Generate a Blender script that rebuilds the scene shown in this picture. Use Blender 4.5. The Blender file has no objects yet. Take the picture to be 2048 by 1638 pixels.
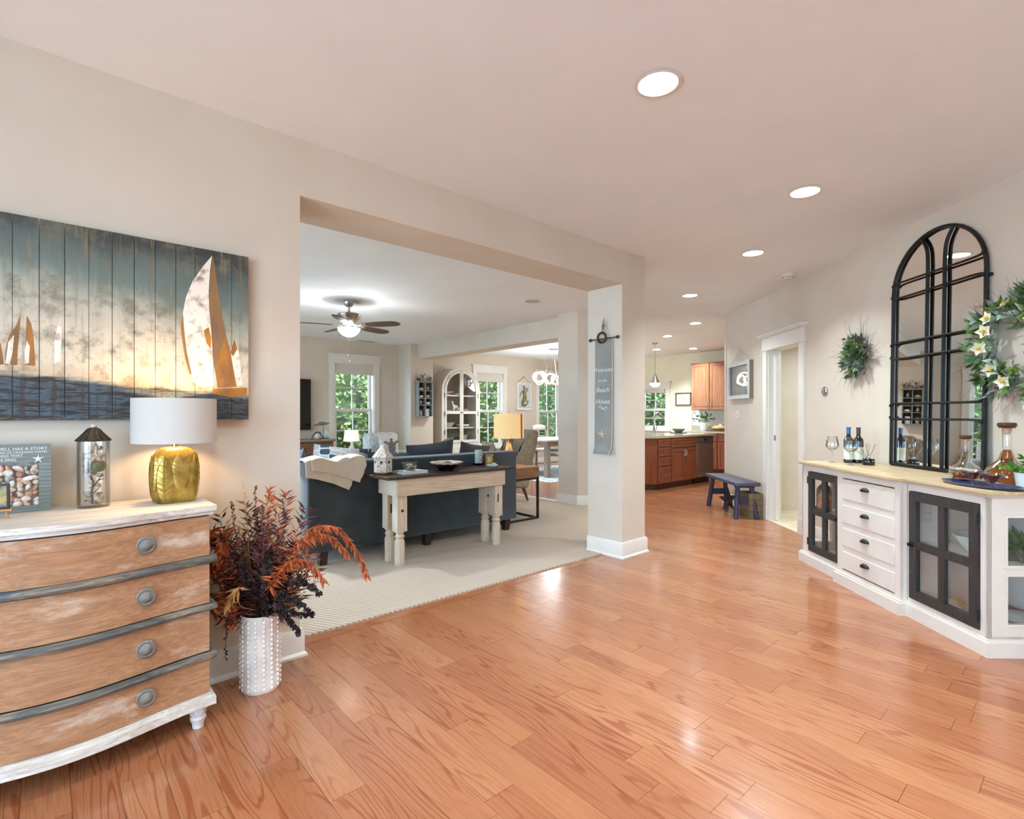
import bpy, bmesh, math, random
from mathutils import Vector, Matrix, noise
random.seed(7)
pi = math.pi
sc = bpy.context.scene
COL = sc.collection

# ---------------------------------------------------------------- camera
TH = math.radians(48.3)          # view axis against the long wall (world X)
FPX, HZ, CAMH = 1050.0, 830.0, 1.275
FV = Vector((math.cos(TH), math.sin(TH), 0)); RV = Vector((math.sin(TH), -math.cos(TH), 0))
cam = bpy.data.cameras.new('camera'); cam.sensor_width = 36; cam.lens = FPX / 2048 * 36
cam.shift_y = (HZ - 819) / 2048; cam.clip_start = .02
camo = bpy.data.objects.new('camera', cam); COL.objects.link(camo)
camo.location = (0, 0, CAMH); camo.rotation_euler = (pi / 2, 0, TH - pi / 2)
sc.camera = camo

# ---------------------------------------------------------------- sky, exposure
w = bpy.data.worlds.new('sky'); sc.world = w; w.use_nodes = True
bg = w.node_tree.nodes['Background']; bg.inputs[0].default_value = (.50, .74, 1, 1); bg.inputs[1].default_value = 15.0
sc.view_settings.view_transform = 'Standard'; sc.view_settings.look = 'None'
sc.view_settings.gamma = 1; sc.view_settings.use_curve_mapping = False
sc.view_settings.exposure = 0.06
sc.cycles.use_denoising = True
sc.cycles.max_bounces = 8; sc.cycles.diffuse_bounces = 4; sc.cycles.glossy_bounces = 3; sc.cycles.adaptive_threshold = .03
sc.cycles.transmission_bounces = 8; sc.cycles.transparent_max_bounces = 16
sc.cycles.sample_clamp_indirect = 6; sc.cycles.caustics_reflective = False; sc.cycles.caustics_refractive = False
DOWN_W = 22.0      # watts of one recessed ceiling lamp

# ---------------------------------------------------------------- photo pixel -> place
def ray(px, py):
    return FV + RV * ((px - 1024) / FPX) + Vector((0, 0, (HZ - py) / FPX))
def at_z(px, py, z=0.0):
    r = ray(px, py); return Vector((0, 0, CAMH)) + r * ((z - CAMH) / r.z)
def at_y(px, py, Y):
    r = ray(px, py); return Vector((0, 0, CAMH)) + r * (Y / r.y)
def at_x(px, py, X):
    r = ray(px, py); return Vector((0, 0, CAMH)) + r * (X / r.x)
PHI = TH - math.radians(1.0)     # direction of the right-hand wall
SV = Vector((math.cos(PHI), math.sin(PHI), 0)); TV = Vector((-math.sin(PHI), math.cos(PHI), 0))
def at_t(px, py, t):             # point on a plane parallel to the right wall; returns (s, z)
    r = ray(px, py); k = t / r.dot(TV); p = r * k
    return p.dot(SV), CAMH + p.z
def R2W(s, t, z=0.0):
    return SV * s + TV * t + Vector((0, 0, z))

# ---------------------------------------------------------------- colour + material helpers
def C(r, g, b):
    f = lambda v: (v / 255 / 12.92) if v / 255 <= .04045 else ((v / 255 + .055) / 1.055) ** 2.4
    return (f(r), f(g), f(b), 1)
class NT:
    def __init__(s, name):
        s.m = bpy.data.materials.new(name); s.m.use_nodes = True
        s.t = s.m.node_tree; s.n = s.t.nodes; s.b = s.n['Principled BSDF']; s.out = s.n['Material Output']
    def new(s, kind, **kw):
        x = s.n.new('ShaderNode' + kind)
        for k, v in kw.items():
            if k in x.inputs.keys(): x.inputs[k].default_value = v
            else: setattr(x, k, v)
        return x
    def l(s, a, b): s.t.links.new(a, b)
    def coords(s, kind='Object', scale=(1, 1, 1), rot=(0, 0, 0), loc=(0, 0, 0)):
        c = s.new('TexCoord'); mp = s.new('Mapping')
        mp.inputs['Scale'].default_value = scale; mp.inputs['Rotation'].default_value = rot; mp.inputs['Location'].default_value = loc
        s.l(c.outputs[kind], mp.inputs[0]); return mp.outputs[0]
    def noise(s, vec, scale=5, detail=3, rough=.5, dist=0):
        x = s.new('TexNoise'); x.inputs['Scale'].default_value = scale; x.inputs['Detail'].default_value = detail
        x.inputs['Roughness'].default_value = rough; x.inputs['Distortion'].default_value = dist
        s.l(vec, x.inputs['Vector']); return x.outputs['Fac']
    def ramp(s, fac, stops, interp='LINEAR'):
        x = s.new('ValToRGB'); x.color_ramp.interpolation = interp; e = x.color_ramp.elements
        while len(e) < len(stops): e.new(.5)
        for i, (p, c) in enumerate(stops): e[i].position = p; e[i].color = c
        s.l(fac, x.inputs[0]); return x.outputs[0]
    def mix(s, fac, a, b, mode='MIX'):
        x = s.new('MixRGB', blend_type=mode)
        for v, i in ((fac, 0), (a, 1), (b, 2)):
            if hasattr(v, 'links'): s.l(v, x.inputs[i])
            else: x.inputs[i].default_value = v
        return x.outputs[0]
    def math(s, op, a, b=0.0, c=None):
        x = s.new('Math', operation=op)
        for v, i in ((a, 0), (b, 1), (c, 2)):
            if v is None: continue
            if hasattr(v, 'links'): s.l(v, x.inputs[i])
            else: x.inputs[i].default_value = v
        return x.outputs[0]
    def bump(s, h, strength=.2, dist=.01):
        x = s.new('Bump'); x.inputs['Strength'].default_value = strength; x.inputs['Distance'].default_value = dist
        s.l(h, x.inputs['Height']); s.l(x.outputs[0], s.b.inputs['Normal'])
    def col(s, v):
        if hasattr(v, 'links'): s.l(v, s.b.inputs['Base Color'])
        else: s.b.inputs['Base Color'].default_value = v
    def set(s, rough=None, metal=None, spec=None, coat=None, coatr=None, trans=None, ior=None, sheen=None, alpha=None):
        for k, v in (('Roughness', rough), ('Metallic', metal), ('Specular IOR Level', spec), ('Coat Weight', coat), ('Coat Roughness', coatr), ('Transmission Weight', trans), ('IOR', ior), ('Sheen Weight', sheen), ('Alpha', alpha)):
            if v is not None: s.b.inputs[k].default_value = v
        return s
MATS = {}
def mat(name, c1, c2=None, scale=8, stretch=(1, 1, 1), lo=.35, hi=.65, rough=.5, metal=0, bump=0, bscale=None, coat=0, sheen=0, detail=4, kind='Object', spec=None):
    if name in MATS: return MATS[name]
    t = NT(name); t.set(rough=rough, metal=metal, coat=coat, sheen=sheen, spec=spec)
    v = t.coords(kind, stretch); f = t.noise(v, scale, detail)
    t.col(t.ramp(f, [(lo, c1), (hi, c2 or tuple(x * .92 for x in c1[:3]) + (1,))]))
    if bump: t.bump(t.noise(v, bscale or scale * 3, 4), bump, .01)
    MATS[name] = t.m; return t.m
def wood(name, c1, c2, c3, axis=0, scale=1.0, rough=.5, bump=.15, coat=0, wear=None):
    """wood grain running along the given local axis, optional worn paint patches"""
    t = NT(name); t.set(rough=rough, coat=coat, coatr=.15)
    st = [14 * scale] * 3; st[axis] = 1.1 * scale
    v = t.coords('Object', tuple(st)); f = t.noise(v, 2.0, 6, .6, 1.2)
    st2 = [90 * scale] * 3; st2[axis] = 3 * scale
    g = t.noise(t.coords('Object', tuple(st2)), 1.6, 4, .6, .4)
    col = t.ramp(f, [(.25, c1), (.5, c2), (.75, c3)])
    col = t.mix(t.ramp(g, [(.4, (0, 0, 0, 1)), (.62, (.5, .5, .5, 1))]), col, tuple(x * .62 for x in c1[:3]) + (1,))
    if wear:
        wc, wl, wh, ws = wear
        stw = [ws] * 3; stw[axis] = ws * .35
        n = t.noise(t.coords('Object', tuple(stw)), 1.0, 6, .68)
        col = t.mix(t.ramp(n, [(wl, (0, 0, 0, 1)), (wh, (1, 1, 1, 1))]), col, wc)
    t.col(col); t.bump(g, bump, .004); MATS[name] = t.m; return t.m
def glassm(name, tint=(1, 1, 1, 1), refl=.06, rough=.0, k=.6):
    """thin glass sheet: transparent with a Fresnel reflection"""
    t = NT(name); tr = t.new('BsdfTransparent'); tr.inputs[0].default_value = tint
    gl = t.new('BsdfGlossy'); gl.inputs['Roughness'].default_value = rough
    lw = t.new('LayerWeight'); lw.inputs[0].default_value = .25
    mx = t.new('MixShader'); t.l(t.math('MULTIPLY_ADD', lw.outputs['Fresnel'], k, refl * .5), mx.inputs[0])
    t.l(tr.outputs[0], mx.inputs[1]); t.l(gl.outputs[0], mx.inputs[2]); t.l(mx.outputs[0], t.out.inputs[0])
    MATS[name] = t.m; return t.m
def emit(name, c, strength):
    t = NT(name); t.col((.9, .9, .9, 1)); t.b.inputs['Emission Color'].default_value = c; t.b.inputs['Emission Strength'].default_value = strength
    MATS[name] = t.m; return t.m

# ---------------------------------------------------------------- mesh helpers
def B(): return bmesh.new()
def box(bm, a, b, bev=0, seg=1):
    x0, y0, z0 = a; x1, y1, z1 = b
    vs = [bm.verts.new(p) for p in ((x0, y0, z0), (x1, y0, z0), (x1, y1, z0), (x0, y1, z0), (x0, y0, z1), (x1, y0, z1), (x1, y1, z1), (x0, y1, z1))]
    fs = [bm.faces.new([vs[i] for i in q]) for q in ((3, 2, 1, 0), (4, 5, 6, 7), (0, 1, 5, 4), (1, 2, 6, 5), (2, 3, 7, 6), (3, 0, 4, 7))]
    if bev:
        es = list({e for f in fs for e in f.edges})
        bmesh.ops.bevel(bm, geom=es, offset=bev, segments=seg, affect='EDGES', profile=.5)
    return bm
def frame_axes(d):
    d = Vector(d).normalized(); a = Vector((0, 0, 1)) if abs(d.z) < .9 else Vector((1, 0, 0))
    u = d.cross(a).normalized(); return u, d.cross(u).normalized()
def tube(bm, pts, r, n=6, closed=False, cap=True):
    pts = [Vector(p) for p in pts]; m = len(pts); rings = []
    rr = r if isinstance(r, (list, tuple)) else [r] * m
    u = None
    for i, p in enumerate(pts):
        d = (pts[(i + 1) % m] - pts[i - 1]) if closed else (pts[min(i + 1, m - 1)] - pts[max(i - 1, 0)])
        if d.length < 1e-9: d = Vector((0, 0, 1))
        d.normalize()
        if u is None: u, _ = frame_axes(d)
        u = (u - d * u.dot(d))
        if u.length < 1e-6: u, _ = frame_axes(d)
        u.normalize(); v = d.cross(u)
        rings.append([bm.verts.new(p + (u * math.cos(2 * pi * k / n) + v * math.sin(2 * pi * k / n)) * rr[i]) for k in range(n)])
    for i in range(m if closed else m - 1):
        a, b = rings[i], rings[(i + 1) % m]
        for k in range(n): bm.faces.new((a[k], a[(k + 1) % n], b[(k + 1) % n], b[k]))
    if cap and not closed:
        bm.faces.new(rings[0][::-1]); bm.faces.new(rings[-1])
    return bm
def cyl(bm, p0, p1, r0, r1=None, n=16): return tube(bm, [p0, p1], [r0, r0 if r1 is None else r1], n)
def lathe(bm, prof, c=(0, 0, 0), n=24, sx=1, sy=1, fn=None):
    c = Vector(c); rings = []
    for r, z in prof:
        if r < 1e-6: rings.append([bm.verts.new(c + Vector((0, 0, z)))]); continue
        ring = []
        for k in range(n):
            a = 2 * pi * k / n; q = r * (fn(a, z) if fn else 1)
            ring.append(bm.verts.new(c + Vector((q * math.cos(a) * sx, q * math.sin(a) * sy, z))))
        rings.append(ring)
    for a, b in zip(rings, rings[1:]):
        if len(a) == 1 and len(b) == 1: continue
        for k in range(n):
            k2 = (k + 1) % n
            if len(a) == 1: bm.faces.new((a[0], b[k2], b[k]))
            elif len(b) == 1: bm.faces.new((a[k], a[k2], b[0]))
            else: bm.faces.new((a[k], a[k2], b[k2], b[k]))
    return bm
def prism(bm, poly, lo, hi, f=None):
    """extrude a polygon [(a,b)] from lo to hi; f maps (a,b,c) to xyz"""
    f = f or (lambda a, b, c: (a, b, c))
    A = [bm.verts.new(f(a, b, lo)) for a, b in poly]; D = [bm.verts.new(f(a, b, hi)) for a, b in poly]
    n = len(poly); bm.faces.new(A[::-1]); bm.faces.new(D)
    for i in range(n): bm.faces.new((A[i], A[(i + 1) % n], D[(i + 1) % n], D[i]))
    return bm
XZ = lambda y0=0: (lambda a, b, c: (a, c, b))
def sphere(bm, c, r, nu=12, nv=8, e=1.0):
    c = Vector(c); r = (r, r, r) if not isinstance(r, (tuple, list)) else r
    sg = lambda v: math.copysign(abs(v) ** e, v)
    rings = []
    for j in range(1, nv):
        ph = -pi / 2 + pi * j / nv
        rings.append([bm.verts.new(c + Vector((r[0] * sg(math.cos(ph)) * sg(math.cos(2 * pi * k / nu)), r[1] * sg(math.cos(ph)) * sg(math.sin(2 * pi * k / nu)), r[2] * sg(math.sin(ph))))) for k in range(nu)])
    bot = bm.verts.new(c - Vector((0, 0, r[2]))); top = bm.verts.new(c + Vector((0, 0, r[2])))
    for a, b in zip(rings, rings[1:]):
        for k in range(nu): bm.faces.new((a[k], a[(k + 1) % nu], b[(k + 1) % nu], b[k]))
    for k in range(nu):
        bm.faces.new((bot, rings[0][(k + 1) % nu], rings[0][k])); bm.faces.new((top, rings[-1][k], rings[-1][(k + 1) % nu]))
    return bm
def pillow(bm, w, h, t, M=None, n=10, sag=.0):
    """stuffed cushion, w along x, h along z, thickness t along y, centred on its base edge"""
    M = M or Matrix()
    for sgn in (-1, 1):
        g = {}
        for i in range(n + 1):
            for j in range(n + 1):
                x = -1 + 2 * i / n; z = -1 + 2 * j / n
                q = (max(0, 1 - abs(x) ** 2.4) * max(0, 1 - abs(z) ** 2.4)) ** .55
                px = x * (1 - .06 * (1 - z * z)); pz = z * (1 - .06 * (1 - x * x)) - sag * (1 - x * x) * (z > .5)
                g[i, j] = bm.verts.new(M @ Vector((px * w / 2, sgn * t / 2 * q, (pz + 1) * h / 2)))
        for i in range(n):
            for j in range(n):
                f = (g[i, j], g[i + 1, j], g[i + 1, j + 1], g[i, j + 1])
                bm.faces.new(f if sgn < 0 else f[::-1])
    bmesh.ops.remove_doubles(bm, verts=bm.verts, dist=1e-5)
    return bm
def leaf(bm, p, d, L, W, fold=.25, up=None, bend=0.0):
    p = Vector(p); d = Vector(d).normalized(); up = Vector(up) if up else Vector((random.uniform(-1, 1), random.uniform(-1, 1), random.uniform(-.3, 1)))
    s = d.cross(up)
    if s.length < 1e-4: s = frame_axes(d)[0]
    s.normalize(); nrm = s.cross(d)
    a = bm.verts.new(p); m1 = p + d * L * .45 - nrm * W * fold; tip = p + d * L - nrm * L * bend
    l = bm.verts.new(p + d * L * .4 + s * W / 2); r = bm.verts.new(p + d * L * .4 - s * W / 2); m = bm.verts.new(m1); t = bm.verts.new(tip)
    for q in ((a, l, m), (a, m, r), (l, t, m), (m, t, r)): bm.faces.new(q)
    return bm
def sheet(bm, f, nu, nv):
    g = [[bm.verts.new(f(i / nu, j / nv)) for j in range(nv + 1)] for i in range(nu + 1)]
    for i in range(nu):
        for j in range(nv): bm.faces.new((g[i][j], g[i + 1][j], g[i + 1][j + 1], g[i][j + 1]))
    return bm
def moulding(bm, path, prof, closed=False):
    """sweep a profile [(out, z)] along a horizontal path [(x,y)]; 'out' is to the right of the walking direction"""
    P = [Vector((p[0], p[1], 0)) for p in path]; n = len(P); secs = []
    for i in range(n):
        d0 = (P[i] - P[i - 1]) if (i > 0 or closed) else (P[1] - P[0]); d1 = (P[(i + 1) % n] - P[i]) if (i < n - 1 or closed) else d0
        d0.normalize(); d1.normalize()
        n0 = Vector((d0.y, -d0.x, 0)); n1 = Vector((d1.y, -d1.x, 0)); m = (n0 + n1)
        m = m / max(.15, m.dot(n0)) if m.length > 1e-5 else n0
        secs.append([bm.verts.new(P[i] + m * o + Vector((0, 0, z))) for o, z in prof])
    k = len(prof)
    for i in range(n if closed else n - 1):
        a, b = secs[i], secs[(i + 1) % n]
        for j in range(k): bm.faces.new((a[j], b[j], b[(j + 1) % k], a[(j + 1) % k]))
    if not closed: bm.faces.new(secs[0]); bm.faces.new(secs[-1][::-1])
    return bm

# ---------------------------------------------------------------- object helpers
def O(name, bm, m, parent=None, label=None, kind=None, smooth=True, M=None, mesh=None):
    if mesh is None:
        mesh = bpy.data.meshes.new(name)
        bmesh.ops.recalc_face_normals(bm, faces=bm.faces); bm.to_mesh(mesh); bm.free()
        mesh.materials.append(m if not isinstance(m, str) else MATS[m])
        if smooth: mesh.shade_smooth(); mesh.set_sharp_from_angle(angle=math.radians(38))
    o = bpy.data.objects.new(name, mesh); COL.objects.link(o)
    if parent: o.parent = parent
    if M is not None: o.matrix_local = M
    if label: o['label'] = label
    if kind: o['kind'] = kind
    return o
def E(name, label, cat, loc=(0, 0, 0), rz=0, group=None):
    o = bpy.data.objects.new(name, None); COL.objects.link(o); o.empty_display_size = .1
    o.location = loc; o.rotation_euler = (0, 0, rz); o['label'] = label; o['category'] = cat
    if group: o['group'] = group
    return o
def S(name, bm=None, m=None, label=None, loc=(0, 0, 0), rz=0):
    """piece of the setting; an Empty when it has no mesh of its own"""
    if bm is None:
        o = bpy.data.objects.new(name, None); COL.objects.link(o)
    else: o = O(name, bm, m)
    o.location = loc; o.rotation_euler = (0, 0, rz); o['kind'] = 'structure'
    o['label'] = label; return o
def ONE(name, bm, m, label, cat, loc=(0, 0, 0), rz=0, group=None, smooth=True):
    o = O(name, bm, m, smooth=smooth); o.location = loc; o.rotation_euler = (0, 0, rz); o['label'] = label; o['category'] = cat
    if group: o['group'] = group
    return o
def dup(o, loc=None, rz=None, label=None, parent=None):
    c = o.copy(); COL.objects.link(c); c.parent = parent
    if loc is not None: c.location = loc
    if rz is not None: c.rotation_euler = (0, 0, rz)
    if label: c['label'] = label
    for ch in list(o.children): dup(ch, parent=c)
    return c
def text(name, s, size, m, parent, M, shear=0, thick=.0004, align='LEFT'):
    cu = bpy.data.curves.new(name, 'FONT'); cu.body = s; cu.size = size; cu.extrude = thick; cu.shear = shear; cu.align_x = align; cu.resolution_u = 2
    o = bpy.data.objects.new(name, cu); COL.objects.link(o)
    bpy.context.view_layer.update()
    me = bpy.data.meshes.new_from_object(o); bpy.data.objects.remove(o)
    me.materials.clear(); me.materials.append(m); p = bpy.data.objects.new(name, me); COL.objects.link(p); p.parent = parent; p.matrix_local = M
    return p
def Tm(x, y, z): return Matrix.Translation((x, y, z))
def Rx(a): return Matrix.Rotation(a, 4, 'X')
def Ry(a): return Matrix.Rotation(a, 4, 'Y')
def Rz(a): return Matrix.Rotation(a, 4, 'Z')
# ================================================================ base materials
CEIL = 2.74
WALLC = C(215, 200, 181)
wallm = mat('wall_paint', WALLC, C(211, 195, 175), scale=3, rough=.72, bump=.03, bscale=260)
whitem = mat('white_trim', C(228, 221, 210), C(224, 216, 204), scale=4, rough=.35)
ceilm = mat('ceiling_paint', C(240, 241, 241), C(236, 237, 237), scale=2, rough=.85)
kitwall = mat('kitchen_paint', C(235, 225, 196), C(231, 220, 190), scale=3, rough=.7)
blackm = mat('black_metal', C(24, 24, 23), C(48, 44, 38), scale=60, lo=.55, hi=.8, rough=.45, metal=.4)
chrome = mat('brushed_nickel', C(190, 188, 182), C(160, 158, 152), scale=40, rough=.28, metal=1)
paneM = glassm('window_glass')
cabg = glassm('cabinet_glass', (1, 1, 1, 1), .02, 0, .22)
clear = glassm('clear_glass', (.97, .98, .98, 1), .1)

def floor_mat():
    t = NT('oak_floor'); t.set(rough=.25, coat=.4, coatr=.12)
    oi = t.new('ObjectInfo'); geo = t.new('NewGeometry')
    rnd = t.math('FRACT', t.math('ADD', oi.outputs['Random'], geo.outputs['Random Per Island']))
    tc = t.new('TexCoord'); sep = t.new('SeparateXYZ'); t.l(tc.outputs['Object'], sep.inputs[0])
    cmb = t.new('CombineXYZ'); t.l(t.math('MULTIPLY_ADD', rnd, 37.0, sep.outputs[0]), cmb.inputs[0]); t.l(t.math('MULTIPLY_ADD', rnd, 91.0, sep.outputs[1]), cmb.inputs[1]); t.l(sep.outputs[2], cmb.inputs[2])
    def mp(sx, sy):
        m = t.new('Mapping'); m.inputs['Scale'].default_value = (sx, sy, 1); t.l(cmb.outputs[0], m.inputs[0]); return m.outputs[0]
    base = t.ramp(rnd, [(0, C(158, 96, 63)), (.35, C(170, 107, 70)), (.7, C(178, 118, 80)), (1, C(164, 101, 66))])
    # cathedral figure: contour lines of a stretched height field
    h = t.noise(mp(7, .75), 1.0, 2, .5, .15)
    rings = t.math('SINE', t.math('MULTIPLY', h, 95.0))
    rm = t.ramp(rings, [(.45, (0, 0, 0, 1)), (.95, (1, 1, 1, 1))])
    msk = t.ramp(t.noise(mp(5, .6), .8, 2), [(.42, (.14, .14, .14, 1)), (.58, (.75, .75, .75, 1))])
    dark = t.mix(1, base, C(200, 142, 110), 'MULTIPLY')
    col = t.mix(t.math('MULTIPLY', rm, t.math('MULTIPLY', msk, .85)), base, dark)
    g = t.noise(mp(210, 5), 1.0, 3, .6)
    col = t.mix(t.ramp(g, [(.45, (0, 0, 0, 1)), (.72, (.5, .5, .5, 1))]), col, C(122, 70, 46))
    t.col(col); t.bump(g, .012, .001); return t.m
oak = floor_mat()
def carpet_mat():
    t = NT('woven_carpet'); t.set(rough=.95, sheen=.2)
    v = t.coords('Object', (1, 1, 1), (0, 0, math.radians(-28)))
    w1 = t.new('TexWave', wave_type='BANDS', bands_direction='X'); w1.inputs['Scale'].default_value = 10; w1.inputs['Distortion'].default_value = .6; t.l(v, w1.inputs[0])
    w2 = t.new('TexWave', wave_type='BANDS', bands_direction='Y'); w2.inputs['Scale'].default_value = 15; w2.inputs['Distortion'].default_value = .8; t.l(v, w2.inputs[0])
    hgt = t.math('MULTIPLY', w1.outputs['Fac'], t.math('MULTIPLY_ADD', w2.outputs['Fac'], .6, .4))
    n = t.noise(v, 160, 2)
    col = t.ramp(hgt, [(.05, C(166, 142, 118)), (.35, C(199, 178, 156)), (1, C(214, 196, 175))])
    col = t.mix(t.ramp(n, [(.4, (0, 0, 0, 1)), (.8, (.25, .25, .25, 1))]), col, C(170, 145, 115))
    t.col(col); t.bump(hgt, .5, .008); return t.m
carpm = carpet_mat()

# ================================================================ floor of oak planks
YC = 3.035                       # carpet edge
def on_carpet(x, y):
    if y < YC + .01: return False
    if x < 4.0: return True
    return x < 5.6 and y > 3.2 + (x - 4.15) * .77
bm = B(); box(bm, (-2.7, -4.2, -.14), (11.7, 10.1, -.014))
floor = S('floor', bm, mat('subfloor', C(120, 80, 50)), 'glossy orange oak plank floor')
PW = .127; rows = int(14.2 / PW); pl = []
for i in range(rows):
    x0 = -2.6 + i * PW; y = -4.1 - random.random(); xm = x0 + PW / 2
    # planks of the hall stop at the border board under the opening
    while y < 9.9:
        L = random.choice((.35, .55, .75, .9, 1.1, 1.3)) * random.uniform(.9, 1.1); y1 = min(y + L, 9.95)
        segs = [(y, y1)]
        if 1.0 < xm < 4.05: segs = [(a, min(b, 2.935)) for a, b in segs if a < 2.93]
        for a, b in segs:
            if b - a > .04 and not (on_carpet(xm, a) and on_carpet(xm, b)): pl.append((x0, a, b))
        y = y1
def view_size(p):
    x0, a, b = p; v = Vector((x0 + PW / 2, (a + b) / 2, -CAMH)); d = v.dot(FV)
    if d < .9: return 0
    u = v.dot(RV) / d; py = HZ + FPX * CAMH / d
    if abs(u) > 1.05 or py > 1850: return 0
    return (b - a) / d ** 3
pl.sort(key=view_size, reverse=True)
for k, (x0, a, b) in enumerate(pl[:290]):
    bm = B(); dz = random.uniform(-.0003, .0003); box(bm, (x0 + .0006, a + .0006, -.014), (x0 + PW - .0006, b - .0006, dz))
    O('plank', bm, oak, floor, smooth=False)
bm = B()
for x0, a, b in pl[290:]: box(bm, (x0 + .0006, a + .0006, -.014), (x0 + PW - .0006, b - .0006, 0))
O('plank_field', bm, oak, floor, kind='stuff', smooth=False)
bm = B()
for a, b in ((1.0, 2.2), (2.2, 3.3), (3.3, 4.1)):
    prism(bm, [(a + .0005, 2.937), (b - .0005, 2.937), (b - .0005, YC + .02), (a + .0005, YC + .02)], -.014, .001)
# border boards run along the opening: turn the grain with a rotated copy
bmesh.ops.rotate(bm, verts=bm.verts, cent=(0, 0, 0), matrix=Matrix.Rotation(pi / 2, 3, 'Z'))
thr = O('border_board', bm, oak, floor, smooth=False); thr.rotation_euler = (0, 0, -pi / 2)
# carpet
bm = B()
poly = [(-1.0, YC), (4.0, YC), (4.0, 3.19), (4.2, 3.24), (5.95, 4.58), (5.6, 5.3), (5.6, 9.9), (-1.0, 9.9)]
prism(bm, poly, -.013, .012)
carpet = S('floor_carpet', bm, carpm, 'pale beige woven carpet of the living room')
bm = B(); box(bm, (5.605, 5.28, .001), (5.68, 9.42, .012)); S('trim_1', bm, whitem, 'pale threshold strip between carpet and dining floor')

# ================================================================ ceiling + walls
bm = B(); box(bm, (-2.8, -4.3, CEIL), (11.8, 10.2, CEIL + .12)); S('ceiling', bm, ceilm, 'flat white ceiling')
YW, YB = 2.83, 3.22              # faces of the long wall
XJ0, XJ1, XE = 1.014, 3.83, 4.18
HEAD = 2.44
bm = B()
prism(bm, [(-2.7, 0), (XJ0, 0), (XJ0, HEAD), (XJ1, HEAD), (XJ1, 0), (XE, 0), (XE, CEIL), (-2.7, CEIL)], YW, YB, XZ())
S('wall_left', bm, wallm, 'beige wall with a wide squared opening and end column')
def holes_wall(bm, a0, a1, holes, c0, c1, f, top=CEIL):
    """wall slab along a with rectangular holes (h0,h1,z0,z1)"""
    x = a0
    for h0, h1, z0, z1 in sorted(holes):
        prism(bm, [(x, 0), (h0, 0), (h0, top), (x, top)], c0, c1, f)
        if z0 > 0: prism(bm, [(h0, 0), (h1, 0), (h1, z0), (h0, z0)], c0, c1, f)
        if z1 < top: prism(bm, [(h0, z1), (h1, z1), (h1, top), (h0, top)], c0, c1, f)
        x = h1
    prism(bm, [(x, 0), (a1, 0), (a1, top), (x, top)], c0, c1, f)
    return bm
fY = lambda a, b, c: (a, c, b)   # a=x, b=z, c=y
fX = lambda a, b, c: (c, a, b)   # a=y, b=z, c=x
YBK, XFAR = 9.88, 11.45
WIN = [(4.19, 5.03, .5, 2.3), (7.67, 8.51, .5, 2.3), (9.75, 10.59, .5, 2.3)]
S('wall_back', holes_wall(B(), -1.1, XFAR + .2, WIN, YBK, YBK + .18, fY), wallm, 'pale wall with tall white windows behind the sofa')
KW = (7.14, 8.2, .92, 1.93)
S('wall_kitchen', holes_wall(B(), 3.55, YBK, [KW], XFAR, XFAR + .18, fX), kitwall, 'cream kitchen wall behind the cabinets')
bm = B(); box(bm, (7.45, 3.5, 0), (XFAR + .1, 3.66, CEIL)); S('wall_pantry', bm, wallm, 'beige wall beside the kitchen')
LWIN = [(4.2, 5.9, .3, 2.3), (6.9, 8.6, .3, 2.3)]  # unseen windows added to let daylight into the living room
S('wall_living', holes_wall(B(), YB, YBK, LWIN, -1.1, -.95, fX), wallm, 'beige side wall of the living room with added windows')
HWX = [(-3.6, -1.3, .25, 2.4), (-.9, 1.6, .25, 2.4)]  # unseen windows added behind the camera for soft daylight
S('wall_front', holes_wall(B(), -4.1, YW + .1, HWX, -2.75, -2.6, fX), wallm, 'beige hall wall with added wide windows')
S('wall_entry', holes_wall(B(), -2.7, .6, [], -4.15, -4.0, fY), wallm, 'beige entry wall')
# pier, jog and beam between living and dining room
XL = 5.6
bm = B(); box(bm, (XL, 9.4, 0), (6.14, YBK, CEIL)); box(bm, (5.78, 5.25, HEAD), (6.14, 9.4, CEIL))
d0 = Vector((XL, 4.9, 0)); d1 = d0 + RV * .85
prism(bm, [(XL, 5.27), (d0.x, d0.y), (d1.x, d1.y), (d1.x + .3, d1.y + .3), (6.14, 5.27)], 0, CEIL)
S('wall_pier', bm, wallm, 'beige beam on two piers opening to the dining room')
# right-hand wall with door opening (frame of the right wall: s along, t across)
TW, SEND = -3.003, 7.81
fR = lambda a, b, c: tuple(R2W(a, c, b))
dl0, dl1 = at_t(1536, 800, TW)[0], at_t(1600.5, 800, TW)[0]     # clear door opening (far, near)
DH = 2.07
S('wall_right', holes_wall(B(), -2.75, SEND, [(dl1, dl0, 0, DH)], TW, TW - .14, fR), wallm, 'pale beige wall holding mirror and wreaths')
# little passage behind the door opening
bm = B(); 
prism(bm, [(dl1 - .6, -4.75), (dl0 + .75, -4.75), (dl0 + .75, -4.9), (dl1 - .6, -4.9)], 0, CEIL, lambda a, b, c: tuple(R2W(a, b, c)))
prism(bm, [(dl0 + .6, TW - .14), (dl0 + .75, TW - .14), (dl0 + .75, -4.8), (dl0 + .6, -4.8)], 0, CEIL, lambda a, b, c: tuple(R2W(a, b, c)))
prism(bm, [(dl1 - .75, TW - .14), (dl1 - .6, TW - .14), (dl1 - .6, -4.8), (dl1 - .75, -4.8)], 0, CEIL, lambda a, b, c: tuple(R2W(a, b, c)))
S('wall_passage', bm, wallm, 'beige wall seen through the doorway')
bm = B(); prism(bm, [(dl1 - .6, TW + .02), (dl0 + .6, TW + .02), (dl0 + .6, -4.8), (dl1 - .6, -4.8)], 0, .006, lambda a, b, c: tuple(R2W(a, b, c)))
S('floor_tile', bm, mat('beige_tile', C(222, 206, 178), C(205, 186, 155), scale=5, rough=.35), 'cream tile floor beyond the doorway')

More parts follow.
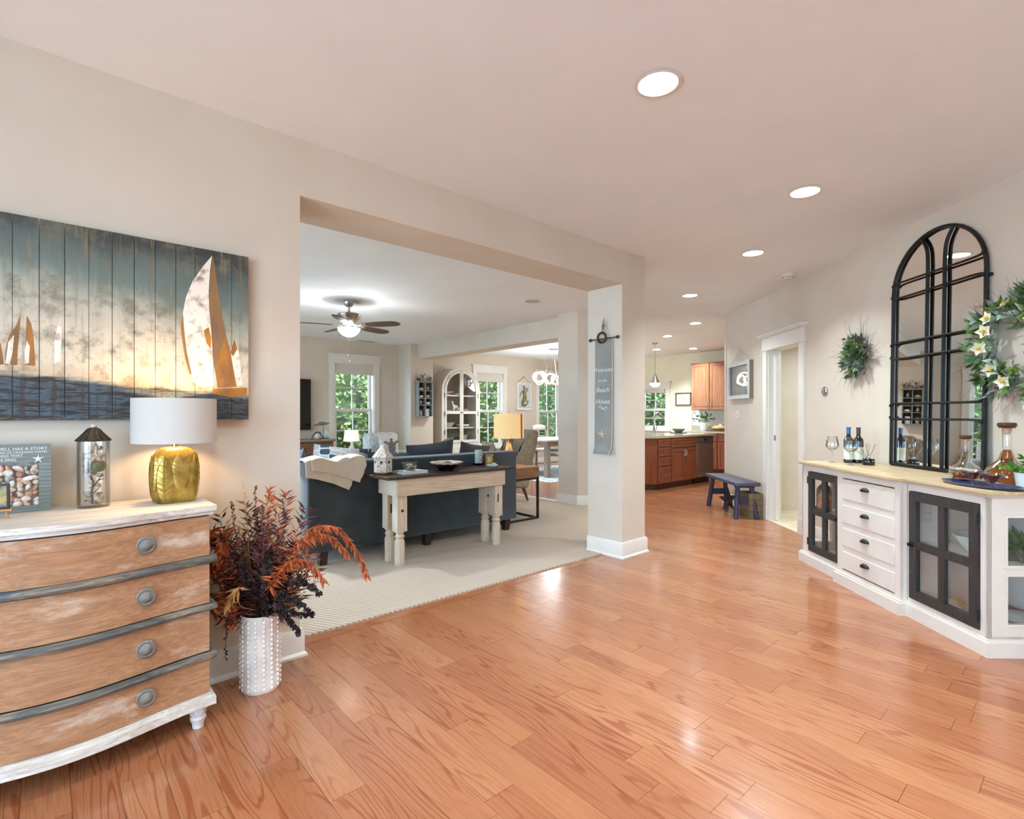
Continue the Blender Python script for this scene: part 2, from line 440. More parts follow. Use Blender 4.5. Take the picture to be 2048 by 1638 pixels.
# ---------------------------------------------------------------- baseboards
BP = [(0, 0), (.03, 0), (.03, .012), (.018, .024), (.018, .128), (.010, .142), (0, .142)]
def base(name, path, lab, prof=BP, m=whitem): return S(name, moulding(B(), path, prof), m, lab)
BP2 = [(0, .012), (.018, .012), (.018, .128), (.010, .142), (0, .142)]
base('baseboard_left', [(-2.6, YW), (XJ0, YW), (XJ0, YC)], 'white baseboard under the painting wall')
base('baseboard_column', [(XJ1, YB), (XJ1, YW), (XE, YW), (XE, YB)], 'white baseboard wrapped round the column')
base('baseboard_pier', [(6.14, 5.27), (XL, 5.27), (XL, d0.y), (d1.x, d1.y)], 'white baseboard round the dining pier', BP2)
base('baseboard_back', [(-.95, YBK), (XL, YBK), (XL, 9.4), (6.14, 9.4), (6.14, YBK), (XFAR, YBK)], 'white baseboard along the window wall', BP2)
rp = lambda s, t: tuple(R2W(s, t)[:2])
base('baseboard_right', [rp(SEND, TW - .14), rp(SEND, TW), rp(dl0 + .11, TW)], 'white baseboard between doorway and kitchen corner')
base('baseboard_buffet', [rp(dl1 - .11, TW), rp(-2.6, TW)], 'white baseboard behind the white buffet')
base('baseboard_passage', [rp(dl0 + .6, -4.75), rp(dl1 - .6, -4.75)], 'white baseboard in the passage')

# ---------------------------------------------------------------- windows
def window(n, a0, a1, z0, z1, f, lab, shade=True, cols=2, rows=2, casing=.11):
    """double-hung window; f(a,z,out) maps to world, out<0 is into the room"""
    W = S('window_%d' % n, None, None, lab)
    def bx(name, p, q, m=whitem, par=W, bev=0):
        bm = B(); (x0, zz0, o0), (x1, zz1, o1) = p, q
        prism(bm, [(x0, zz0), (x1, zz0), (x1, zz1), (x0, zz1)], o0, o1, f); return O(name, bm, m, par)
    for x0, x1 in ((a0 - casing, a0), (a1, a1 + casing)): bx('casing', (x0, z0 - .02, -.022), (x1, z1, 0))
    bx('head_board', (a0 - casing - .01, z1, -.026), (a1 + casing + .01, z1 + .14, 0))
    bm = B()
    for k, (o, za, zb) in enumerate(((.035, z1 + .14, z1 + .155), (.05, z1 + .155, z1 + .172))):
        prism(bm, [(a0 - casing - o, za), (a1 + casing + o, za), (a1 + casing + o, zb), (a0 - casing - o, zb)], -.03 - o * .8, 0, f)
    prism(bm, [(a0 - casing - .018, z1 - .012), (a1 + casing + .018, z1 - .012), (a1 + casing + .018, z1 + .004), (a0 - casing - .018, z1 + .004)], -.034, 0, f)
    O('head_cornice', bm, whitem, W)
    bx('sill', (a0 - casing - .03, z0 - .045, -.07), (a1 + casing + .03, z0, .02)); bx('apron', (a0 - casing, z0 - .14, -.02), (a1 + casing, z0 - .045, 0))
    bm = B()
    for x0, x1 in ((a0, a0 + .02), (a1 - .02, a1)): prism(bm, [(x0, z0), (x1, z0), (x1, z1), (x0, z1)], 0, .16, f)
    prism(bm, [(a0, z1 - .02), (a1, z1 - .02), (a1, z1), (a0, z1)], 0, .16, f)
    prism(bm, [(a0, z0), (a1, z0), (a1, z0 + .02), (a0, z0 + .02)], 0, .16, f)
    O('jamb', bm, whitem, W)
    zm = z0 + (z1 - z0) * .485; x0, x1 = a0 + .02, a1 - .02
    for nm, za, zb, o in (('upper_sash', zm - .02, z1 - .02, .10), ('lower_sash', z0 + .02, zm + .02, .06)):
        sw = .055; bm = B(); fr = lambda p, q: prism(bm, [(p[0], p[1]), (q[0], p[1]), (q[0], q[1]), (p[0], q[1])], o, o + .035, f)
        fr((x0, za), (x0 + sw, zb)); fr((x1 - sw, za), (x1, zb)); fr((x0 + sw, za), (x1 - sw, za + (.05 if nm == 'upper_sash' else .07))); fr((x0 + sw, zb - .05), (x1 - sw, zb))
        sash = O(nm, bm, whitem, W)
        gx0, gx1, gz0, gz1 = x0 + sw, x1 - sw, za + (.05 if nm == 'upper_sash' else .07), zb - .05
        bm = B(); mw = .011
        for k in range(1, cols):
            xm = gx0 + (gx1 - gx0) * k / cols; prism(bm, [(xm - mw, gz0), (xm + mw, gz0), (xm + mw, gz1), (xm - mw, gz1)], o + .008, o + .027, f)
        for k in range(1, rows):
            zz = gz0 + (gz1 - gz0) * k / rows; prism(bm, [(gx0, zz - mw), (gx1, zz - mw), (gx1, zz + mw), (gx0, zz + mw)], o + .008, o + .027, f)
        O('muntin', bm, whitem, sash)
        for i in range(cols):
            for j in range(rows):
                xa, xb = gx0 + (gx1 - gx0) * i / cols, gx0 + (gx1 - gx0) * (i + 1) / cols; zz0, zz1 = gz0 + (gz1 - gz0) * j / rows, gz0 + (gz1 - gz0) * (j + 1) / rows
                bm = B(); vs = [bm.verts.new(f(*p)) for p in ((xa, zz0, o + .018), (xb, zz0, o + .018), (xb, zz1, o + .018), (xa, zz1, o + .018))]; bm.faces.new(vs)
                O('pane', bm, paneM, sash)
        if nm == 'lower_sash':
            bm = B()
            for k in (.25, .75):
                xm = x0 + (x1 - x0) * k; prism(bm, [(xm - .035, zb), (xm + .035, zb), (xm + .02, zb + .018), (xm - .02, zb + .018)], o, o + .03, f)
            O('sash_lock', bm, whitem, sash)
    if shade:
        fab = mat('roman_shade', C(222, 212, 198), C(205, 193, 178), scale=3, stretch=(40, 40, 300), rough=.9)
        bm = B(); 
        for k, (za, zb, oo) in enumerate(((z1 - .12, z1 - .02, .0), (z1 - .17, z1 - .11, .012), (z1 - .22, z1 - .16, .022))):
            prism(bm, [(a0 + .022, za), (a1 - .022, za), (a1 - .022, zb), (a0 + .022, zb)], .015 - oo, .035, f)
        O('roman_shade', bm, fab, W)
        bm = B(); cyl(bm, f(a0 + .03, z1 - .03, -.01), f(a0 + .03, z1 - .4, -.01), .003, n=6); O('shade_cord', bm, whitem, W)
    return W
fWB = lambda a, z, o: (a, YBK + o, z)
window(1, *WIN[0], fWB, 'tall white window beside the television')
window(2, *WIN[1], fWB, 'tall white window beside the arched cabinet')
window(3, *WIN[2], fWB, 'tall white window behind the dining chairs')
window(4, *KW, lambda a, z, o: (XFAR + o, a, z), 'white kitchen window over the counter', shade=False, cols=3)
def added_window(n, a0, a1, z0, z1, f, lab):  # simple window for the added, unseen daylight openings
    W = S('window_%d' % n, None, None, lab); bm = B()
    for p, q in (((a0, z0), (a0 + .07, z1)), ((a1 - .07, z0), (a1, z1)), ((a0, z0), (a1, z0 + .07)), ((a0, z1 - .07), (a1, z1)), (((a0 + a1) / 2 - .04, z0), ((a0 + a1) / 2 + .04, z1))):
        prism(bm, [(p[0], p[1]), (q[0], p[1]), (q[0], q[1]), (p[0], q[1])], .03, .09, f)
    O('frame', bm, whitem, W)
    for xa, xb in ((a0, (a0 + a1) / 2), ((a0 + a1) / 2, a1)):
        bm = B(); bm.faces.new([bm.verts.new(f(*p)) for p in ((xa, z0, .06), (xb, z0, .06), (xb, z1, .06), (xa, z1, .06))]); O('pane', bm, paneM, W)
nW = 5
for h in LWIN: added_window(nW, *h, lambda a, z, o: (-.95 - o, a, z), 'wide side window added to light the living room'); nW += 1
for h in HWX: added_window(nW, *h, lambda a, z, o: (-2.6 - o, a, z), 'wide window added to light the hall'); nW += 1


# ---------------------------------------------------------------- doorway in the right wall
def rbox(bm, s0, s1, t0, t1, z0, z1): return prism(bm, [(s0, t0), (s1, t0), (s1, t1), (s0, t1)], z0, z1, lambda a, b, c: tuple(R2W(a, b, c)))
D = S('door_1', None, None, 'white cased doorway with a pocket door edge')
for s0, s1 in ((dl0, dl0 + .095), (dl1 - .095, dl1)):
    O('casing', rbox(B(), s0, s1, TW, TW + .022, 0, DH), whitem, D)
    O('plinth_block', rbox(B(), s0 - .004, s1 + .004, TW, TW + .03, 0, .17), whitem, D)
O('head_board', rbox(B(), dl1 - .105, dl0 + .105, TW, TW + .026, DH, DH + .145), whitem, D)
bm = B(); rbox(bm, dl1 - .13, dl0 + .13, TW, TW + .055, DH + .145, DH + .162); rbox(bm, dl1 - .15, dl0 + .15, TW, TW + .07, DH + .162, DH + .18); rbox(bm, dl1 - .115, dl0 + .115, TW, TW + .034, DH - .014, DH + .004)
O('head_cornice', bm, whitem, D)
bm = B(); rbox(bm, dl0 - .018, dl0, TW - .15, TW, 0, DH); rbox(bm, dl1, dl1 + .018, TW - .15, TW, 0, DH); rbox(bm, dl1, dl0, TW - .15, TW, DH - .018, DH); O('jamb', bm, whitem, D)
pd = O('pocket_door', rbox(B(), dl0 - .09, dl0 - .018, TW - .095, TW - .055, .01, DH - .02), whitem, D)
bm = B(); rbox(bm, dl0 - .083, dl0 - .04, TW - .057, TW - .05, .97, 1.03); O('latch_plate', bm, chrome, pd)

# ---------------------------------------------------------------- recessed ceiling lamps
lens = emit('lamp_lens', (.97, .985, 1, 1), 10)
bm = B(); lathe(bm, [(.083, -.001), (.098, -.003), (.103, -.008), (.086, -.010), (.083, -.001)], n=32); ringmesh = O('trim_ring', bm, whitem)
bm = B(); lathe(bm, [(0, -.006), (.05, -.0065), (.084, -.004), (.084, -.0005), (0, -.0005)], n=32); lensmesh = O('lens', bm, lens)
nlamp = [0]
def downlight(x, y, lab, group='recessed ceiling lamps', watts=DOWN_W):
    e = E('recessed_lamp', lab, 'ceiling light', (x, y, CEIL), 0, group)
    for src in (ringmesh, lensmesh):
        if nlamp[0] == 0: src.parent = e
        else: c = src.copy(); COL.objects.link(c); c.parent = e
    nlamp[0] += 1
    L = bpy.data.lights.new('recessed_lamp_light', 'AREA'); L.shape = 'DISK'; L.size = .15; L.energy = watts; L.color = (.76, .92, 1); L.spread = math.radians(122)
    lo = bpy.data.objects.new('recessed_lamp_light', L); COL.objects.link(lo); lo.parent = e; lo.location = (0, 0, -.02)
    return e
for px, py, lab in ((1316, 165, 'round recessed ceiling lamp over the open hall floor'), (1610, 382, 'round recessed ceiling lamp in front of the arched mirror'), (1506, 505, 'round recessed ceiling lamp nearest the smoke detector'),
                    (1380, 590, 'round recessed ceiling lamp before the kitchen'), (1391, 646, 'round recessed ceiling lamp over the kitchen walkway'), (1335, 672, 'round recessed ceiling lamp beside the pendant lamp'), (1386, 697, 'round recessed ceiling lamp near the wall cabinets')):
    p = at_z(px, py, CEIL); downlight(p.x, p.y, lab, watts=DOWN_W * (1.15 if py > 600 else 1.0))
for d, l, lab, kw in ((1.3, -.75, 'over the dresser', .4), (.9, 1.5, 'added over the near end of the buffet', 1.7), (-.9, .3, 'added in the middle of the entry', .8), (-.6, -1.7, 'added by the added hall windows', .6)):  # dresser lamp follows the knob shadows; the others are added, unseen, to brighten the hall
    p = FV * d + RV * l; downlight(p.x, p.y, 'round recessed ceiling lamp ' + lab, watts=DOWN_W * kw)
for x, y, lab in ((7.0, 8.3, 'added in front of the arched hutch'), (10.2, 6.6, 'added between dining table and kitchen')): downlight(x, y, 'round recessed ceiling lamp ' + lab, watts=DOWN_W * 2)  # lamps added to brighten the dining side
for x, y, lab in ((1.2, 5.2, 'added over the sofa wing'), (1.0, 8.2, 'added near the media cabinet end')): downlight(x, y, 'round recessed ceiling lamp ' + lab, watts=DOWN_W * 2.1)  # unseen lamps added to brighten the living room
# ================================================================ dresser
oakd = wood('worn_oak', C(158, 110, 74), C(178, 128, 90), C(192, 146, 108), axis=0, scale=1.1, rough=.65, bump=.2, wear=(C(214, 196, 176), .56, .74, 7))
limed = wood('limed_oak', C(196, 180, 164), C(222, 210, 197), C(236, 228, 218), axis=0, scale=1.2, rough=.7, bump=.2)
bluebead = wood('blue_worn_bead', C(66, 64, 60), C(102, 98, 90), C(176, 150, 124), axis=0, scale=1.0, rough=.7, bump=.2, wear=(C(50, 78, 100), .54, .68, 8))
greyknob = wood('grey_knob', C(104, 96, 88), C(128, 120, 110), C(146, 138, 128), axis=1, scale=3, rough=.6)
whitewood = wood('white_turned', C(216, 212, 205), C(232, 229, 223), C(240, 238, 234), axis=2, scale=1.5, rough=.6, bump=.1)
dres = E('dresser', 'weathered oak dresser with serpentine front and worn blue beading', 'dresser', (.05, 2.6, 0))
def serp(x, y0): return y0 - .085 * .5 * (1 + math.cos(pi * max(-.5, min(.5, x)) / .5))
def curved(x0, x1, y0, yb, z0, z1, n=28):
    pts = [(x0 + (x1 - x0) * k / n,) for k in range(n + 1)]
    poly = [(p[0], serp(p[0], y0)) for p in pts] + [(x1, yb), (x0, yb)]
    return prism(B(), poly, z0, z1)
O('carcass', curved(-.45, .45, -.155, .19, .13, .875), mat('dresser_inside', C(72, 58, 46)), dres)
bm = curved(-.478, .478, -.186, .195, .885, .906); prism(bm, [(x / 100, serp(x / 100, -.172)) for x in range(-47, 48, 2)] + [(.47, .19), (-.47, .19)], .868, .886)
O('top', bm, limed, dres)
for zz0, zz1 in ((.702, .862), (.508, .668), (.312, .474), (.142, .278)):
    dr = O('drawer', curved(-.455, .455, -.17, -.06, zz0, zz1), oakd, dres)
    for kx in (-.235, .235):
        ky = serp(kx, -.17); bm = B(); lathe(bm, [(0, 0), (.033, 0), (.034, .006), (.028, .011), (.022, .009), (.018, .012), (.013, .02), (.006, .024), (0, .024)], n=20)
        bmesh.ops.rotate(bm, verts=bm.verts, matrix=Matrix.Rotation(pi / 2, 3, 'X')); bmesh.ops.translate(bm, verts=bm.verts, vec=(kx, ky, (zz0 + zz1) / 2 + .005))
        O('knob', bm, greyknob, dr)
for zb in (.686, .491, .294):
    bm = B(); n = 30; pts = [(-.47 + .94 * k / n) for k in range(n + 1)]
    path = [(-.462, .19, zb)] + [(x, serp(x, -.176), zb) for x in pts] + [(.462, .19, zb)]
    tube(bm, path, .0155, 8); O('bead', bm, bluebead, dres)
bm = curved(-.475, .475, -.195, .195, .098, .128); prism(bm, [(x / 100, serp(x / 100, -.18)) for x in range(-46, 47, 2)] + [(.465, .19), (-.465, .19)], .126, .14)
O('base_moulding', bm, limed, dres)
for sx in (-.42, .42):
    for sy in (-.14, .15):
        bm = B(); lathe(bm, [(0, 0), (.02, 0), (.022, .02), (.027, .03), (.03, .04), (.025, .048), (.031, .06), (.034, .075), (.03, .085), (.036, .1), (0, .1)], c=(sx, sy, 0), n=18); O('leg', bm, whitewood, dres)

# ================================================================ painting on planks
PY = 2.793; PX1, PZ0, PZ1 = .752, 1.254, 2.052; PBW = .0767; NB = 16; PX0 = PX1 - NB * PBW
def painting_mat():
    t = NT('painted_sea'); t.set(rough=.55)
    tc = t.new('TexCoord'); sp = t.new('SeparateXYZ'); t.l(tc.outputs['Object'], sp.inputs[0])
    u, v = sp.outputs[0], sp.outputs[2]
    ob = t.coords('Object'); st = t.coords('Object', (30, 1, 2.2)); big = t.noise(ob, 3.2, 4, .6); mid = t.noise(ob, 11, 5, .7); strk = t.noise(st, 1.5, 4, .65); hs = t.noise(t.coords('Object', (3, 1, 26)), 1.6, 4, .7)
    vv = t.math('ADD', v, t.math('MULTIPLY_ADD', big, .34, -.17)); vv = t.math('ADD', vv, t.math('MULTIPLY_ADD', strk, .16, -.08))
    vv = t.math('ADD', vv, t.math('MULTIPLY', t.math('SUBTRACT', u, .7), .12))
    sky = t.ramp(t.math('DIVIDE', vv, .8), [(.2, C(222, 206, 178)), (.42, C(206, 193, 172)), (.6, C(160, 160, 144)), (.74, C(106, 120, 114)), (.9, C(82, 92, 88)), (1, C(58, 60, 56))])
    sky = t.mix(t.ramp(mid, [(.48, (0, 0, 0, 1)), (.64, (.8, .8, .8, 1))]), sky, C(112, 108, 92))
    sky = t.mix(t.ramp(strk, [(.54, (0, 0, 0, 1)), (.72, (.6, .6, .6, 1))]), sky, C(150, 132, 92))
    sea = t.ramp(hs, [(.3, C(20, 22, 24)), (.42, C(40, 48, 54)), (.5, C(84, 100, 108)), (.55, C(60, 46, 36)), (.62, C(40, 36, 34)), (.72, C(142, 132, 118))])
    sea = t.mix(t.ramp(strk, [(.48, (0, 0, 0, 1)), (.62, (.75, .75, .75, 1))]), sea, C(58, 46, 38))
    line = t.math('ADD', t.math('MULTIPLY', u, -.085), .205)      # shore line falls towards the big boat
    line = t.math('ADD', line, t.math('MULTIPLY_ADD', hs, .06, -.03))
    fs = t.ramp(t.math('SUBTRACT', v, line), [(0, (1, 1, 1, 1)), (.02, (0, 0, 0, 1))])
    rust = t.ramp(t.math('ABSOLUTE', t.math('SUBTRACT', t.math('SUBTRACT', v, line), .03)), [(.0, (.6, .6, .6, 1)), (.05, (0, 0, 0, 1))])
    col = t.mix(t.math('MULTIPLY', rust, mid), sky, C(196, 128, 62)); col = t.mix(fs, col, sea)
    t.col(col); t.bump(strk, .15, .004); MATS['painted_sea'] = t.m; return t.m
pm = painting_mat()
paint = E('painting', 'wide seascape of sailing boats painted on vertical planks', 'painting', (PX0, PY, PZ0))
for k in range(NB):
    g = .0009 if k % 3 else .0014
    bm = B(); box(bm, (k * PBW + g, 0, 0), ((k + 1) * PBW - g, .018, PZ1 - PZ0)); O('board', bm, pm, paint, smooth=False)
for zb in (.05, .7): bm = B(); box(bm, (.03, .018, zb), (NB * PBW - .03, .036, zb + .05)); O('batten', bm, limed, paint)
sailw = mat('paint_white', C(240, 228, 212), C(150, 118, 92), scale=24, lo=.5, hi=.74, rough=.6, bump=.2)
sailg = mat('paint_ochre', C(190, 122, 34), C(112, 82, 56), scale=9, stretch=(1, 1, .4), rough=.6, bump=.2)
sailb = mat('paint_umber', C(122, 92, 66), C(150, 112, 66), scale=9, stretch=(1, 1, .35), rough=.6, bump=.2)
def patch(name, pts, m, lift):
    poly = []
    for x, y in pts:
        p = at_y(x / 3.56, 400 + y / 3.56, PY); poly.append((p.x - PX0, p.z - PZ0))
    bm = B(); prism(bm, poly, -lift, .0005, XZ()); O(name, bm, m, paint, smooth=False)
patch('painted_sail', [(1515, 395), (1532, 480), (1552, 650), (1578, 800), (1605, 950), (1645, 1100), (1685, 1330), (1550, 1335), (1520, 1150), (1500, 900), (1488, 600)], sailb, .0008)
patch('painted_sail', [(1600, 960), (1645, 1110), (1685, 1330), (1560, 1335), (1540, 1190)], sailg, .0011)
patch('painted_sail', [(1510, 395), (1440, 480), (1370, 580), (1325, 690), (1302, 800), (1312, 940), (1335, 1100), (1368, 1250), (1395, 1325), (1525, 1320), (1515, 1130), (1505, 950), (1490, 800), (1485, 650), (1495, 500)], sailw, .0014)
patch('painted_sail', [(1300, 810), (1285, 900), (1300, 1010), (1318, 1130), (1350, 1240), (1365, 1240), (1330, 1090), (1312, 940)], sailb, .0011)
patch('painted_sail', [(1450, 930), (1485, 905), (1503, 980), (1500, 1060), (1470, 1020)], sailg, .0019)
patch('painted_sail', [(1670, 980), (1700, 1080), (1728, 1320), (1690, 1325), (1652, 1220), (1637, 1080)], sailw, .0009)
patch('painted_sail', [(1668, 985), (1690, 1060), (1660, 1110), (1638, 1090)], sailg, .0013)
patch('painted_hull', [(1515, 1345), (1758, 1336), (1758, 1385), (1640, 1405), (1510, 1380)], sailg, .0009)
patch('painted_sail', [(150, 765), (140, 830), (112, 900), (66, 960), (42, 1050), (36, 1172), (122, 1176), (126, 1060), (142, 900)], sailg, .0008)
patch('painted_sail', [(100, 960), (60, 1010), (38, 1165), (70, 1172), (90, 1080)], sailw, .0012)
patch('painted_sail', [(190, 820), (222, 880), (240, 1000), (252, 1182), (170, 1176), (181, 1000)], sailg, .0008)
patch('painted_sail', [(190, 1000), (212, 1040), (205, 1160), (172, 1170), (178, 1060)], sailw, .0012)
patch('painted_sail', [(-40, 1010), (5, 1020), (28, 1170), (-40, 1175)], sailg, .0008)
patch('painted_sail', [(432, 840), (440, 950), (430, 1150), (386, 1160), (386, 1000), (410, 900)], sailw, .0008)

# ================================================================ brass leaf lamp
LX, LY, LZ = .416, 2.625, .906
brass = NT('leaf_brass'); brass.set(rough=.36, metal=.85)
v = brass.coords('Object', (18, 18, 18)); brass.col(brass.ramp(brass.noise(v, 1.2, 4), [(.3, C(138, 116, 50)), (.6, C(186, 158, 84)), (.8, C(206, 180, 108))]))
w_ = brass.new('TexWave', wave_type='BANDS', bands_direction='DIAGONAL'); w_.inputs['Scale'].default_value = 34; w_.inputs['Distortion'].default_value = 1.5; brass.l(brass.coords('Object'), w_.inputs[0]); brass.bump(w_.outputs['Fac'], .12, .003); MATS['leaf_brass'] = brass.m
lamp = E('table_lamp', 'table lamp with brass leaf base and white drum shade on the dresser', 'lamp', (LX, LY, LZ))
prof = [(.0, 0), (.066, .0), (.074, .012), (.08, .05), (.083, .1), (.082, .15), (.077, .19), (.066, .218), (.045, .231), (.02, .235), (0, .235)]
def lamp_r(a, z): return 1 / (abs(math.cos(a)) ** 3 + abs(math.sin(a)) ** 3) ** (1 / 3)
def lrad(z):
    for (r0, z0), (r1, z1) in zip(prof[1:], prof[2:]):
        if z0 <= z <= z1: return r0 + (r1 - r0) * (z - z0) / max(1e-6, z1 - z0)
    return .02
bm = B(); lathe(bm, prof, n=40, sy=.72, fn=lamp_r); O('lamp_base', bm, brass.m, lamp)
def lpt(a, z, off):
    r = (lrad(z) + off) * lamp_r(a, z); return Vector((r * math.cos(a), r * math.sin(a) * .72, z))
rot0 = TH + pi
for k in range(9):
    a0 = rot0 - 1.9 + k * .7; z0, z1 = (.004, .2) if k % 2 else (.03, .226)
    if k % 2 == 0: z0 = .06
    bm = B(); n = 12
    g = [[bm.verts.new(lpt(a0 + (j - 3) / 3 * .42 * math.sin(pi * min(1, .12 + i / n * .86)) ** .8, z0 + (z1 - z0) * i / n, .0055 if abs(j - 3) < 3 else .0002)) for j in range(7)] for i in range(n + 1)]
    for i in range(n):
        for j in range(6): bm.faces.new((g[i][j], g[i][j + 1], g[i + 1][j + 1], g[i + 1][j]))
    lf = O('leaf_relief', bm, brass.m, lamp)
    bm = B(); tube(bm, [lpt(a0, z0 + (z1 - z0) * i / 8, .007) for i in range(9)], .0022, 5)
    for s_ in (-1, 1):
        for i in range(1, 7): tube(bm, [lpt(a0 + s_ * .36 * q * math.sin(pi * (.15 + i / 8 * .8)), z0 + (z1 - z0) * (i / 8 + .12 * q), .0064) for q in (0, .5, 1)], .0011, 4)
    O('vein', bm, brass.m, lf)
bm = B(); cyl(bm, (0, 0, .23), (0, 0, .262), .011); cyl(bm, (0, 0, .255), (0, 0, .33), .014); O('lamp_stem', bm, chrome, lamp)
bulbm = emit('warm_bulb', (1, .72, .38, 1), 18)
bm = B(); sphere(bm, (0, 0, .355), (.026, .026, .034)); O('bulb', bm, bulbm, lamp)
shadew = mat('white_linen_shade', C(204, 196, 186), C(198, 190, 180), scale=3, stretch=(60, 60, 200), rough=.9)
bm = B(); lathe(bm, [(.155, .252), (.155, .438), (.152, .438), (.152, .252), (.155, .252)], n=48); O('lamp_shade', bm, shadew, lamp)
bm = B()
for k in range(3): a = k * 2 * pi / 3; cyl(bm, (0, 0, .405), (.152 * math.cos(a), .152 * math.sin(a), .43), .0015, n=5)
cyl(bm, (0, 0, .385), (0, 0, .43), .004, n=6); O('shade_spider', bm, chrome, lamp)
def bulb_light(parent, loc, watts, color=(1, .74, .42), r=.03):
    L = bpy.data.lights.new('bulb_light', 'POINT'); L.energy = watts; L.color = color; L.shadow_soft_size = r
    o = bpy.data.objects.new('bulb_light', L); COL.objects.link(o); o.parent = parent; o.location = loc
bulb_light(lamp, (0, 0, .36), 20, (1, .68, .34), .034)

# ================================================================ shell jar
shellA = mat('shell_cream', C(232, 216, 196), C(196, 150, 122), scale=30, rough=.45)
shellB = mat('shell_grey', C(190, 182, 172), C(128, 114, 106), scale=40, rough=.5)
shellC = mat('shell_pink', C(222, 178, 150), C(168, 102, 74), scale=25, rough=.45)
shellG = mat('shell_green', C(112, 128, 72), C(70, 82, 44), scale=20, rough=.4)
bronze = mat('dark_bronze', C(92, 78, 62), C(54, 44, 36), scale=25, rough=.45, metal=.6)
jp = Vector((.148, 2.70, .906))
jar = E('shell_jar', 'tall glass cylinder of seashells with fluted bronze lid', 'jar', jp)
bm = B(); lathe(bm, [(0, 0), (.051, 0), (.0535, .006), (.0535, .266), (.051, .266), (.051, .01), (0, .01)], n=32); O('glass_cylinder', bm, clear, jar)
bm = B(); lathe(bm, [(.054, .264), (.057, .268), (.045, .282), (.03, .3), (.022, .312), (.012, .318), (0, .318)], n=48, fn=lambda a, z: 1 + .05 * math.cos(a * 16)); ld = O('lid', bm, bronze, jar)
bm = B(); sphere(bm, (0, 0, .324), (.011, .011, .008)); O('finial', bm, shellA, ld)
def shell_mesh(bm, c, r, seed=0, M=None):
    """ribbed scallop-like half shell"""
    M = M or Matrix(); n, m_ = 12, 5; c = Vector(c); rows = []
    for j in range(m_ + 1):
        q = j / m_; row = []
        for i in range(n + 1):
            a = -1.2 + 2.4 * i / n; rr = r * q * (1 + .05 * (-1) ** i * q) * (1 if abs(a) < 1.1 else .93)
            row.append(bm.verts.new(c + M @ Vector((rr * math.sin(a) * 1.1, -r * .42 * math.sin(pi * min(1, q * .92)) * math.cos(a * .9), rr * math.cos(a)))))
        rows.append(row)
    for j in range(m_):
        for i in range(n): 
            try: bm.faces.new((rows[j][i], rows[j][i + 1], rows[j + 1][i + 1], rows[j + 1][i]))
            except ValueError: pass
    bmesh.ops.remove_doubles(bm, verts=bm.verts, dist=1e-5); return bm
def whelk(bm, c, L, M=None):
    M = M or Matrix(); c = Vector(c)
    tube(bm, [c + M @ Vector((0, 0, L * k / 8)) for k in range(9)], [L * q for q in (.04, .16, .26, .3, .24, .2, .13, .09, .01)], 8); return bm
def rot(): return (Rz(random.uniform(0, 6.3)) @ Rx(random.uniform(-1.2, 1.2))).to_3x3()
bm = B(); tube(bm, [(-.004, -.01, .012), (-.006, -.012, .06), (.0, -.01, .1), (-.014, -.01, .14), (-.02, -.008, .2)], [.0045, .004, .0035, .003, .0015], 6)
for a, b in (((-.001, -.01, .08), (.028, -.016, .13)), ((0, -.01, .1), (-.03, -.01, .15)), ((-.014, -.01, .14), (-.035, 0, .17)), ((-.006, -.012, .05), (.02, .01, .075)), ((.014, -.013, .106), (.034, -.01, .112))): tube(bm, [a, b], [.003, .001], 5)
O('sea_fan_branch', bm, mat('branch_purple', C(72, 48, 54), C(46, 30, 30), scale=30, rough=.7), jar)
spots = [((.012, .012, .03), .026, 'A'), ((-.012, .016, .022), .02, 'B'), ((.02, -.006, .024), .02, 'A'), ((.0, .012, .06), .022, 'B'), ((.018, .012, .085), .022, 'A'), ((.012, -.02, .165), .03, 'G'), ((.02, -.01, .2), .026, 'C'), ((.0, .0, .215), .026, 'A'), ((-.02, -.015, .195), .02, 'A'), ((.004, -.022, .235), .02, 'C'), ((-.02, .012, .23), .022, 'A'), ((.026, .0, .235), .018, 'B'), ((-.018, .01, .09), .018, 'A'), ((.02, .0, .125), .018, 'B')]
for k, (c, r, ty) in enumerate(spots):
    bm = B(); (sphere(bm, c, (r * .95, r * .8, r * .85)) if ty == 'G' else shell_mesh(bm, Vector(c) - Vector((0, 0, r * .5)), r, M=rot()) if k % 3 else whelk(bm, Vector(c) - Vector((0, 0, r * .8)), r * 2, rot()))
    O('seashell', bm, {'A': shellA, 'B': shellB, 'C': shellC, 'G': shellG}[ty], jar)
random.seed(17)
for k in range(20):
    a = random.uniform(0, 6.28); r = random.uniform(.012, .02); q = random.uniform(.01, .03); z = random.choice((random.uniform(.02, .06), random.uniform(.13, .24))); bm = B(); c = Vector((q * math.cos(a), q * math.sin(a), z)); shell_mesh(bm, c - Vector((0, 0, r * .5)), r, M=rot()); O('seashell', bm, random.choice((shellA, shellB, shellC, shellA)), jar)
def star(bm, c, R, r, t, M=None, n=5):
    M = M or Matrix.Identity(3); c = Vector(c); top = bm.verts.new(c + M @ Vector((0, -t, 0))); bot = bm.verts.new(c + M @ Vector((0, t * .4, 0))); ring = []
    for k in range(2 * n):
        a = pi / 2 + k * pi / n; q = R if k % 2 == 0 else r; ring.append(bm.verts.new(c + M @ Vector((q * math.cos(a), 0, q * math.sin(a)))))
    for k in range(2 * n): bm.faces.new((top, ring[k], ring[(k + 1) % (2 * n)])); bm.faces.new((bot, ring[(k + 1) % (2 * n)], ring[k]))
    return bm
bm = B(); star(bm, (.006, -.036, .205), .045, .013, .006, Rz(.3).to_3x3()); O('starfish', bm, shellA, jar)

